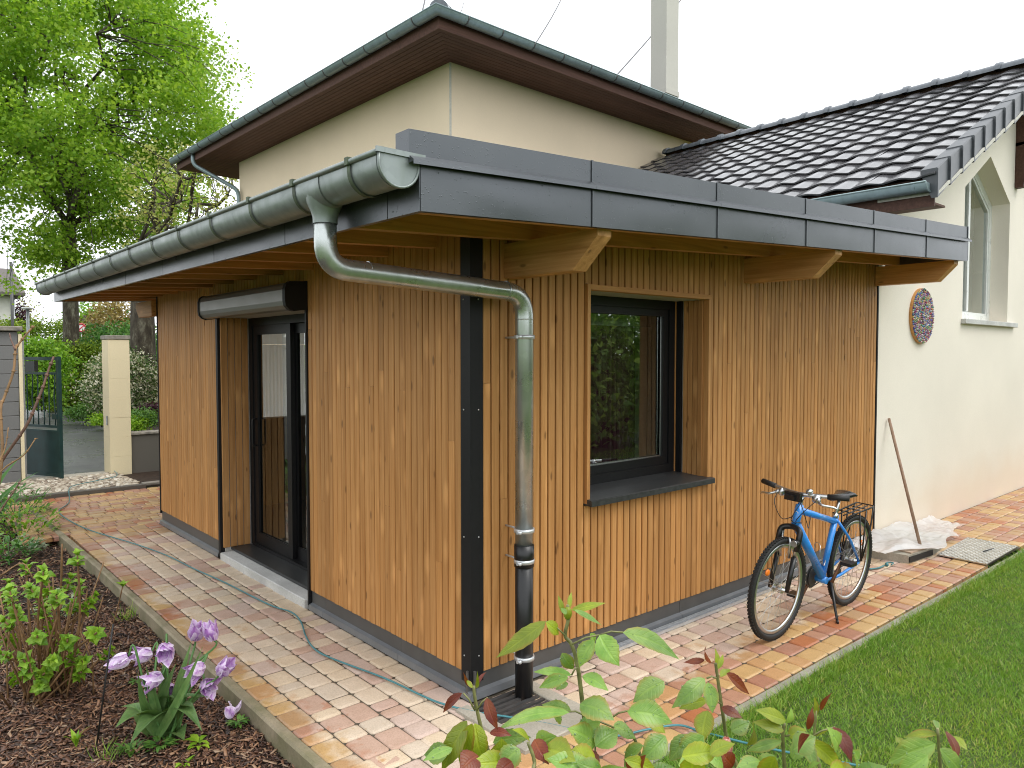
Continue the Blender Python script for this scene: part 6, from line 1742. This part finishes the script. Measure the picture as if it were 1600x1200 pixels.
# ---- hydrangea
HYB = onz(72, 1088, -0.08)
HYD = thing('hydrangea_shrub', 'hydrangea shrub with bare tan canes and lime green leaf rosettes in the mulch bed', 'shrub', tuple(HYB))
tips = [(97, 850), (121, 868), (40, 882), (68, 893), (14, 912), (110, 905), (140, 942), (64, 936), (26, 952), (58, 992), (106, 998), (152, 988), (8, 972), (78, 978), (36, 1030), (62, 1072), (3, 1022), (132, 1032), (116, 1024), (94, 1030), (24, 1092), (48, 920), (88, 930), (20, 1000), (125, 915), (5, 935), (45, 1045), (82, 1012)]
canes = MB(); rl = MB()
tips += [(x + rng.gauss(0, 14), y + rng.uniform(12, 60)) for x, y in tips if y < 1040 and rng.random() < 0.45]
for i, (x, y) in enumerate(tips):
    dep = 4.25 + rng.uniform(-0.30, 0.30)
    T_ = at(x, y, dep); b0 = HYB + Vector((rng.gauss(0, 0.07), rng.gauss(0, 0.07), 0)); b0.z = bed_h(b0.x, b0.y) - 0.01
    mid = b0.lerp(T_, 0.5) + Vector((rng.gauss(0, .025), rng.gauss(0, .025), 0.03))
    canes.tube(smooth_path([b0, mid, T_], 4), [0.006] * 8 + [0.0045], 6)
    up = (T_ - mid).normalized(); ref = up.cross(Vector((1, 0, 0))).normalized(); ref2 = up.cross(ref)
    if y > 850:
        for tier in range(3):
            c = T_ - up * 0.032 * tier
            for k in range(5):
                a = k * PI / 2.5 + tier * 0.6 + rng.uniform(-.25, .25); L = rng.uniform(0.038, 0.072) * (0.7 if tier == 0 else 1.1)
                dd = (ref * math.cos(a) + ref2 * math.sin(a)); e = c + dd * L * 0.85 + up * L * (0.75 if tier == 0 else rng.uniform(-0.05, 0.5))
                leaf_mb(c, e, L * 0.72, up, 0.20, 0.22, 6, 0.05, 0.70, rl)
for k in range(34):    # leafless old canes
    b0 = HYB + Vector((rng.gauss(0, 0.10), rng.gauss(0, 0.10), 0)); b0.z = bed_h(b0.x, b0.y) - 0.01
    e = b0 + Vector((rng.gauss(0, 0.13), rng.gauss(0, 0.13), rng.uniform(0.25, 0.75))); canes.tube([b0, b0.lerp(e, .5) + Vector((rng.gauss(0, .02), 0, 0)), e], [0.0055, 0.005, 0.004], 5)
canes.build('canes', 'cane_brown', HYD)
rl.build('leaves', 'leaf_hydrangea', HYD)
# lone sprig
m = MB(); b0 = onz(165, 1005, -0.09); T_ = at(192, 915, (b0 - CAM).dot(FW) - 0.05); m.tube(smooth_path([b0, b0.lerp(T_, .5) + Vector((0.01, 0, 0)), T_], 4), 0.004, 6)
SP = thing('hydrangea_sprig', 'single leaning twig with one leaf tuft beside the path kerb', 'plant', tuple(b0)); m.build('twig', 'cane_brown', SP)
rl = MB()
for k in range(5):
    a = k * 1.26; leaf_mb(T_ - Vector((0, 0, 0.01)), T_ + Vector((math.cos(a) * 0.05, math.sin(a) * 0.05, 0.025)), 0.032, (0, 0, 1), 0.15, 0.2, 5, 0, .85, rl)
rl.build('leaf_tuft', 'leaf_hydrangea', SP)

# ---- tulips
TUB = onz(255, 1152, -0.085); TD = (TUB - CAM).dot(FW)
TUL = thing('tulip_clump', 'clump of drooping lilac tulips in full bloom beside the path kerb', 'tulips', tuple(TUB))
heads = [(306, 992, 0.2, 1), (331, 992, -0.25, 1), (228, 1022, -0.7, 0), (259, 1014, 0.2, 0), (192, 1030, -1.7, 2), (244, 1060, -0.5, 0), (262, 1076, 0.5, 0), (311, 1044, -0.2, 0), (323, 1070, 0.6, 0), (348, 1047, 1.0, 1)]
def petal(mb, c, axis, a, L, openness, w):
    axis = Vector(axis).normalized(); r1 = axis.orthogonal().normalized(); r2 = axis.cross(r1)
    out = (r1 * math.cos(a) + r2 * math.sin(a)); sd = axis.cross(out)
    vs, fs = [], []; nu = 6
    for i in range(nu + 1):
        t = i / nu
        rad_ = 0.012 + w * 0.62 * math.sin(min(1, t * 1.5) * PI / 2) * (1 - 0.55 * t * (1 - openness)) + openness * 0.030 * t ** 2.2
        c0 = c + axis * (L * (t - 0.10 * openness * t * t)) + out * rad_
        ww = w * math.sin(PI * (0.12 + 0.88 * t) ** 0.8) ** 0.8 * (1 if t < 1 else 0.15)
        for k in (-1, -0.5, 0, 0.5, 1): vs.append(c0 + sd * (ww * k) - out * (k * k * ww * 0.42) + axis * (rng.gauss(0, 0.0018)) + out * rng.gauss(0, 0.0032))
    for i in range(nu):
        for k in range(4):
            q = i * 5 + k; fs.append((q, q + 1, q + 6, q + 5))
    mb.uv += [(k, i / nu, 0) for i in range(nu + 1) for k in (-1, -0.5, 0, 0.5, 1)]
    mb.add(vs, fs, 0, True)
for i, (x, y, lean, kind) in enumerate(heads):
    H_ = at(x, y, TD + rng.uniform(-0.12, 0.10)); b0 = TUB + Vector((rng.gauss(0, .04), rng.gauss(0, .04), 0))
    ax = (RT * lean + Vector((0, 0, 1.0 if kind == 1 else -0.15 if kind == 0 else -0.9)) - FW * (0.55 if kind != 1 else 0.15)).normalized()
    st = MB(); nb2 = H_ - ax * 0.028
    st.tube(smooth_path([b0, b0.lerp(nb2, 0.55) + Vector((0, 0, 0.05)), nb2 - ax * 0.03 + Vector((0, 0, 0.035 if kind != 1 else -0.01)), nb2], 5), [0.0058] * 10 + [0.005] * 6, 7); st.build('stem', 'tulip_stem', TUL)
    fl = MB(); op = {0: 1.0, 1: 0.5, 2: 0.0}[kind]
    for k in range(6): petal(fl, nb2, ax, k * PI / 3 + rng.uniform(-.12, .12), rng.uniform(0.095, 0.115), op * rng.uniform(0.5, 1.3) if k % 2 else op * rng.uniform(0.2, 0.8), rng.uniform(0.032, 0.042))
    if kind == 0:
        for k in range(5): petal(fl, nb2, ax, k * PI / 2.5 + rng.uniform(-.3, .3), rng.uniform(0.055, 0.07), 0.25, 0.021)
    fl.build('flower', 'tulip_petal', TUL)
tl = [(180, 1137, .07), (203, 1163, .06), (188, 1104, .055), (331, 1090, .05), (288, 1158, .055), (316, 1143, .05), (228, 1040, .04), (300, 1000, .035), (276, 1035, .045), (318, 1008, .03), (215, 1050, .035), (260, 1010, .03), (297, 1060, .04), (340, 1062, .03), (245, 1095, .05), (272, 1090, .05), (302, 1105, .05)]
for i, (x, y, w_) in enumerate(tl):
    e = at(x, y, TD + rng.uniform(-0.25, 0.12) - (0.2 if y > 1130 else 0)); e.z = max(e.z, -0.05)
    leaf_mb(TUB + Vector((rng.gauss(0, .03), rng.gauss(0, .03), 0.0)), e, w_ * (2.2 if y > 1100 else 1.6), (0, 0, 1) if y > 1085 else (-FW.x, -FW.y, 0.5), 0.24 if y > 1085 else 0.05, 0.35, 8, 0, 0.62, None, rng.uniform(-.05, .05)).build('leaf', 'leaf_tulip', TUL)
m = MB(); c = Vector((-1.005, 0.80, -0.055))
for k in range(3): petal(m, c, Vector((0.5 - 0.4 * k, 0.2 * k - 0.2, 0.35)), k * 2.0, 0.075, 0.5, 0.032)
tag(m.build('fallen_petals', 'tulip_petal'), 'fallen pale lilac tulip petals lying on the mulch by the kerb', 'petals')
# ---- small weeds
def weed(x, y, r_, n, label, mat='leaf_weed', L=0.045, up=0.5, name='weed'):
    c = onz(x, y, -0.08); c.z = bed_h(c.x, c.y) if c.x < -0.93 else 0.0
    mb = MB()
    for k in range(n):
        a = rng.uniform(0, 2 * PI); rr = r_ * math.sqrt(rng.random()); b0 = c + Vector((math.cos(a) * rr * 0.5, math.sin(a) * rr * 0.5, 0.005)); l = L * rng.uniform(.6, 1.2)
        e = b0 + Vector((math.cos(a) * l, math.sin(a) * l, l * up * rng.uniform(0.5, 1.6))); leaf_mb(b0 + Vector((0, 0, rng.uniform(0, 0.03))), e, l * 0.42, (0, 0, 1), .15, .2, 4, 0, .8, mb)
    tag(mb.build(name, mat), label, 'weed')
weed(372, 1135, 0.05, 34, 'feathery green weed tuft beside the fallen tulip petals')
weed(312, 1168, 0.03, 12, 'flat rosette weed with bright lobed leaves below the tulips', 'leaf_lime', 0.075, 0.25)
weed(250, 1170, 0.10, 60, 'spreading low green weeds under the tulip leaves')
weed(205, 1178, 0.10, 40, 'patch of clover and grass beside the thin black rod', 'leaf_weed', 0.04, 0.9)
weed(287, 1195, 0.03, 12, 'small bright weed at the lower end of the mulch bed', 'leaf_lime', 0.04, 0.5)
weed(119, 1172, 0.015, 8, 'tiny upright yellow green seedling left of the thin black rod', 'leaf_lime', 0.06, 1.6)
weed(212, 1068, 0.025, 14, 'small green weed tuft between hydrangea and tulips', 'leaf_weed', 0.035, 0.5)
weed(90, 1005, 0.06, 26, 'low green seedlings under the hydrangea canes', 'leaf_lime', 0.04, 0.6)
weed(605, 1153, 0.012, 16, 'tiny moss tuft in a paving joint of the door path', 'leaf_weed', 0.014, 0.8, 'moss_tuft') if False else None
for (x, y, h_, n, lab) in ((200, 965, 0.14, 26, 'tuft of thin grass leaning over the path kerb'), (170, 1180, 0.12, 24, 'thin grass tuft at the foot of the black rod')):
    c = onz(x, y, -0.07); mb = MB()
    for k in range(n):
        a = rng.uniform(0, 2 * PI); b0 = c + Vector((rng.gauss(0, .03), rng.gauss(0, .03), -0.02)); e = b0 + Vector((math.cos(a) * h_ * .5, math.sin(a) * h_ * .5, h_ * rng.uniform(.5, 1))); leaf_mb(b0, e, 0.004, (-FW.x, -FW.y, 0.3), .12, .1, 4, 0, .5, mb)
    tag(mb.build('grass_tuft', 'grass_blade'), lab, 'grass')
m = MB(); a = onz(148, 1186, -0.09); b = at(177, 975, (a - CAM).dot(FW) - 0.02); m.tube([a, b], 0.0042, 6); tag(m.build('thin_rod', 'post_black_rod'), 'thin black plant rod stuck upright in the mulch', 'rod')
# ---- left border: iris, leafy perennials, silver plant, bare thorny canes
ib = onz(0, 812, -0.08); ID = (ib - CAM).dot(FW)
IR = thing('iris_clump', 'clump of arching sword shaped iris leaves at the edge of the bed', 'plant', tuple(ib))
for (x0, y0, x1, y1, w_) in ((-10, 800, 62, 736, .05), (-5, 805, 45, 700, .05), (-10, 800, 20, 690, .045), (5, 800, 34, 745, .05), (-15, 800, 5, 680, .04), (-20, 810, 30, 715, .05), (0, 810, 55, 752, .05), (-20, 800, -5, 700, .05), (-25, 805, 12, 725, .05), (5, 815, 40, 770, .05), (-10, 812, 28, 772, .06)):
    d_ = ID - 0.4 + rng.uniform(-.5, .3)
    leaf_mb(at(x0, y0, d_), at(x1, y1, d_ - rng.uniform(0, .3)), w_, (-FW.x, -FW.y, .4), .16, .25, 8, 0, .42).build('leaf', 'leaf_iris', IR)
for (x, y, r_, hgt, n, mt, lab) in ((30, 845, .36, .46, 260, 'leaf_bright', 'leafy green perennial at the far end of the mulch bed'), (12, 880, .24, .3, 140, 'leaf_laurel', 'broad leaved green perennial behind the hydrangea'), (45, 868, .14, .2, 60, 'leaf_silver', 'pale green broad leaved seedling behind the hydrangea'),
                                      (92, 965, .16, .22, 150, 'leaf_silver', 'small silvery variegated plant behind the hydrangea'), (25, 812, .36, .42, 220, 'leaf_laurel', 'bushy green plant below the iris leaves')):
    c = onz(x, y, -0.08); mb = MB()
    for k in range(n):
        a = rng.uniform(0, 2 * PI); rr = r_ * math.sqrt(rng.random()); z = hgt * rng.uniform(.15, 1) * (1 - .5 * (rr / r_) ** 2); l = rng.uniform(.05, .10) if mt != 'leaf_silver' or r_ < .15 else rng.uniform(.03, .05)
        b0 = c + Vector((math.cos(a) * rr, math.sin(a) * rr, z)); a2 = a + rng.uniform(-1, 1); leaf_mb(b0, b0 + Vector((math.cos(a2) * l, math.sin(a2) * l, rng.uniform(-.2, .8) * l)), l * .4, (0, 0, 1), .15, .2, 4, 0, .8, mb)
    P_ = thing('perennial_plant', lab, 'plant', tuple(c)); mb.build('leaves', mt, P_)
    mb = MB()
    for k in range(8): mb.tube([c + Vector((rng.gauss(0, .02), rng.gauss(0, .02), -.02)), c + Vector((rng.gauss(0, r_ * .5), rng.gauss(0, r_ * .5), hgt * .8))], .004, 5)
    mb.build('stems', 'tulip_stem', P_)
BD = 2.7
rb = at(-55, 1080, BD + 0.3); rb.z = -0.09
BS = thing('bare_thorny_shrub', 'bare brown thorny canes rising in front of the grey block wall', 'shrub', tuple(rb))
for pts, r0, mt in (([(-45, 900), (-10, 790), (3, 715), (1, 640), (7, 620), (21, 580), (24, 547), (31, 535), (51, 511)], .0062, 'cane_brown'), ([(24, 547), (17, 530), (15, 521)], .0035, 'cane_dark'), ([(-40, 860), (-15, 770), (0, 725), (40, 667), (57, 630), (67, 605), (75, 580), (84, 557)], .0068, 'cane_dark'),
                    ([(-20, 780), (2, 736), (37, 711), (55, 686)], .0035, 'cane_brown'), ([(-5, 730), (8, 700), (13, 668)], .003, 'cane_brown'), ([(-30, 860), (0, 800), (20, 770), (33, 750)], .004, 'cane_dark'), ([(0, 900), (35, 880), (52, 905)], .003, 'cane_brown')):
    P_ = [at(x, y, BD + 0.02 * k) for k, (x, y) in enumerate(pts)]
    if pts[0][0] < -25: P_ = [rb] + P_
    sp_ = smooth_path(P_, 4); m = MB(); m.tube(sp_, [r0 * (1 - .45 * i / len(sp_)) for i in range(len(sp_))], 7)
    for q in sp_[6::3]: m.add([q + RT * r0 * .7, q + RT * (r0 + rng.choice((-1, 1)) * .010) + UP * .004, q + UP * .004], [(0, 1, 2)]); m.ball(q, r0 * 1.12, 6, 4)
    m.build('cane', mt, BS)

# ================================================================ rose bush in the foreground
RB = at(1010, 1500, 1.25); RB.z = -0.02
ROSE = thing('rose_bush', 'rose bush shoots with wet green and red tinted leaves in front of the lawn', 'shrub', tuple(RB))
def cane(pts, d, r0, r1, mat='rose_cane', down=True):
    P_ = [at(x, y, d) for x, y in pts]
    if down: P_ = [RB + Vector((rng.gauss(0, .05), rng.gauss(0, .05), 0)), RB.lerp(P_[0], 0.7) + Vector((0, 0, 0.05))] + P_
    s_ = smooth_path(P_, 5); n = len(s_); m = MB(); m.tube(s_, [r0 + (r1 - r0) * i / (n - 1) for i in range(n)], 8); m.build('cane', mat, ROSE)
cane([(930, 1230), (914, 1130), (903, 1043), (893, 1007), (883, 993), (888, 967), (887, 945)], 1.02, .0036, .0022)
cane([(785, 1240), (765, 1180), (750, 1130), (742, 1090), (740, 1072)], 0.98, .0034, .002)
cane([(1150, 1240), (1137, 1165), (1127, 1100), (1120, 1050), (1118, 1036)], 1.05, .0032, .002)
cane([(1230, 1260), (1226, 1200), (1223, 1150), (1226, 1130)], 0.97, .0034, .002)
cane([(1275, 1250), (1272, 1165), (1275, 1110)], 1.08, .0028, .0018)
cane([(1480, 1260), (1470, 1200), (1465, 1138)], 1.0, .003, .002)
cane([(840, 1250), (835, 1190), (825, 1160)], 0.9, .003, .002); cane([(1010, 1260), (1000, 1180), (985, 1140)], 1.0, .003, .002)
# leaves: base px, tip px, width px, material (g green, o olive, r red), depth
LV = [((853, 971), (775, 1028), 27, 'o', 1.0), ((853, 972), (873, 992), 20, 'o', 1.0), ((893, 953), (947, 942), 13, 'o', 1.03), ((897, 953), (940, 977), 14, 'g', 1.0), ((880, 958), (872, 930), 9, 'o', 1.02), ((890, 950), (893, 925), 8, 'o', 1.03), ((885, 960), (876, 950), 8, 'g', 1.0),
      ((937, 992), (968, 1041), 36, 'g', .99), ((973, 988), (1062, 1031), 36, 'g', 1.0), ((928, 1000), (905, 1043), 28, 'g', 1.01), ((922, 990), (928, 1008), 16, 'g', 1.03), ((878, 1020), (896, 1046), 20, 'g', 1.03), ((893, 1055), (833, 1050), 17, 'g', 1.01), ((888, 1058), (842, 1075), 20, 'g', 1.0), ((888, 1068), (868, 1078), 14, 'g', 1.03), ((910, 1056), (951, 1080), 22, 'g', .99),
      ((890, 1113), (775, 1142), 27, 'g', .97), ((892, 1110), (846, 1101), 20, 'g', 1.0), ((862, 1112), (878, 1124), 26, 'g', 1.0), ((906, 1100), (960, 1126), 42, 'g', .97), ((915, 1118), (931, 1155), 36, 'g', .98), ((1038, 1065), (989, 1098), 34, 'g', 1.0), ((980, 1112), (1051, 1130), 40, 'g', .96), ((1010, 1125), (1040, 1146), 26, 'o', .99), ((958, 1135), (994, 1154), 30, 'g', .98), ((930, 1165), (886, 1138), 38, 'g', .96), ((930, 1166), (966, 1142), 36, 'g', .95),
      ((722, 1083), (692, 1114), 15, 'r', .97), ((760, 1090), (778, 1141), 18, 'r', .96), ((733, 1072), (724, 1050), 6, 'r', .99), ((748, 1068), (760, 1050), 7, 'r', .98), ((738, 1075), (728, 1062), 7, 'o', .97), ((745, 1075), (746, 1048), 6, 'o', .98), ((730, 1126), (690, 1205), 34, 'o', .94), ((738, 1130), (722, 1206), 26, 'o', .93), ((742, 1130), (757, 1190), 30, 'o', .95), ((765, 1145), (800, 1150), 14, 'r', .98), ((770, 1160), (830, 1152), 26, 'g', .99),
      ((835, 1155), (858, 1195), 26, 'r', .93), ((828, 1158), (800, 1140), 16, 'o', .95), ((812, 1170), (780, 1200), 34, 'g', .92), ((850, 1170), (900, 1190), 42, 'o', .92), ((838, 1165), (870, 1150), 30, 'g', .94), ((905, 1200), (855, 1185), 36, 'g', .90), ((870, 1205), (930, 1195), 38, 'g', .89), ((800, 1190), (770, 1215), 26, 'r', .9), ((940, 1205), (900, 1190), 30, 'g', .9),
      ((1101, 1031), (1068, 1035), 10, 'r', 1.05), ((1112, 1036), (1104, 1010), 12, 'r', 1.05), ((1120, 1048), (1117, 1012), 9, 'o', 1.06), ((1122, 1045), (1130, 1022), 8, 'o', 1.04), ((1126, 1058), (1140, 1045), 13, 'o', 1.06), ((1135, 1052), (1171, 1085), 20, 'r', 1.04), ((1101, 1060), (1049, 1107), 28, 'g', 1.02), ((1106, 1066), (1113, 1115), 22, 'g', 1.0), ((1105, 1094), (1061, 1108), 20, 'o', 1.03), ((1106, 1110), (1098, 1161), 30, 'o', .99), ((1127, 1105), (1160, 1122), 17, 'r', 1.04), ((1142, 1142), (1172, 1128), 26, 'g', 1.02), ((1100, 1150), (1055, 1185), 36, 'g', .96), ((1080, 1150), (1045, 1190), 30, 'g', .97), ((1040, 1150), (1000, 1190), 34, 'g', .95), ((1130, 1195), (1090, 1175), 34, 'g', .94), ((1060, 1195), (1110, 1205), 40, 'g', .92), ((1005, 1165), (975, 1205), 34, 'g', .93),
      ((1228, 1126), (1180, 1109), 22, 'o', .97), ((1225, 1142), (1175, 1128), 20, 'o', .96), ((1222, 1158), (1165, 1174), 18, 'g', .96), ((1230, 1130), (1236, 1105), 12, 'g', .98), ((1232, 1150), (1260, 1140), 22, 'o', .97), ((1250, 1148), (1275, 1205), 22, 'g', .95), ((1262, 1155), (1316, 1206), 24, 'o', .95), ((1302, 1136), (1331, 1192), 24, 'r', .98), ((1308, 1140), (1303, 1178), 15, 'o', 1.0), ((1262, 1140), (1270, 1104), 10, 'r', 1.05), ((1282, 1110), (1300, 1082), 7, 'r', 1.06), ((1275, 1118), (1272, 1088), 9, 'o', 1.08), ((1272, 1150), (1300, 1137), 5, 'o', 1.05), ((1215, 1185), (1180, 1205), 30, 'g', .93), ((1175, 1130), (1166, 1165), 22, 'o', 1.0), ((1190, 1190), (1150, 1200), 26, 'g', .94),
      ((1465, 1147), (1412, 1153), 15, 'o', 1.0), ((1478, 1142), (1496, 1190), 20, 'r', .99), ((1488, 1150), (1512, 1172), 16, 'o', 1.0), ((1462, 1162), (1387, 1193), 36, 'g', .96), ((1450, 1180), (1400, 1212), 32, 'g', .94), ((1468, 1170), (1500, 1210), 30, 'g', .95), ((1404, 1152), (1415, 1170), 12, 'o', 1.0), ((1465, 1140), (1460, 1125), 10, 'g', 1.0)]
for k in range(46):     # leafy lower part of the bush
    x, y = rng.uniform(690, 1340), rng.uniform(1168, 1235); a = rng.uniform(0, 2 * PI); l = rng.uniform(38, 62)
    LV.append(((x, y), (x + l * math.cos(a), y + l * 0.7 * math.sin(a)), rng.uniform(20, 38), rng.choice('gggggggoooor'), rng.uniform(0.86, 1.0)))
for i, (b, t, w_, c, d) in enumerate(LV):
    A_ = at(b[0], b[1], d); dt = rng.uniform(-0.03, 0.03); E_ = at(t[0], t[1], d + dt)
    wm = w_ / FPX * d * 1.05
    up = Vector((rng.gauss(0, .25), rng.gauss(0, .25), 0.75)) - FW * 0.75
    m = leaf_mb(A_, E_, wm, up, rng.uniform(0.02, 0.14), rng.uniform(0.10, 0.30), 13, 0.035, 0.80, None, rng.uniform(-.05, .05))
    L_ = (E_ - A_).length
    if c == 'g' and wm > 0.018:
        n_ = (E_ - A_).normalized().cross(up).normalized(); nn = n_.cross((E_ - A_).normalized()).normalized()
        vv = m.v[:]
        for k in range(rng.randint(3, 8)):
            q = Vector(vv[rng.randrange(8, len(vv) - 8)]); r_ = rng.uniform(.0006, .0014); m.ball(q + nn * r_ * .35, r_, 7, 5, 1)
    m.build('leaf', [{'g': 'rose_green', 'o': 'rose_olive', 'r': 'rose_red'}[c], 'water_drop'], ROSE)
for (a, b, d) in (((883, 993), (853, 971), 1.01), ((893, 1007), (937, 992), 1.0), ((937, 992), (973, 988), 1.0), ((903, 1043), (893, 1055), 1.01), ((914, 1118), (885, 1112), .99), ((950, 1125), (983, 1110), .98), ((914, 1125), (960, 1137), .98), ((1127, 1100), (1105, 1094), 1.04), ((1120, 1060), (1104, 1060), 1.04), ((742, 1110), (724, 1083), .97), ((745, 1110), (762, 1090), .97), ((1262, 1155), (1305, 1136), 1.0), ((930, 1200), (930, 1165), .96), ((1226, 1150), (1262, 1152), .97)):
    m = MB(); A_, E_ = at(a[0], a[1], d), at(b[0], b[1], d); m.tube([A_, A_.lerp(E_, .5) + Vector((0, 0, .003)), E_], .0012, 6); m.build('petiole', 'rose_cane', ROSE)
q = at(1135, 1168, .98); m = MB(); [leaf_mb(q - Vector((0, 0, .012)), q + Vector((.004 * math.cos(a_), .004 * math.sin(a_), .014)), .017, Vector((math.cos(a_), math.sin(a_), .2)), .16, -.3, 6, 0, .9, m) for a_ in np.arange(0, 6.2, 1.05)]; m.ball(q, .0075, 10, 8, 0, (1, 1, 1.5)); m.build('rose_bud', 'rose_pink', ROSE)
q = at(887, 958, 1.02); m = MB(); m.ball(q, .006, 8, 6, 0, (1, 1, 1.6)); m.build('green_bud', 'rose_olive', ROSE)
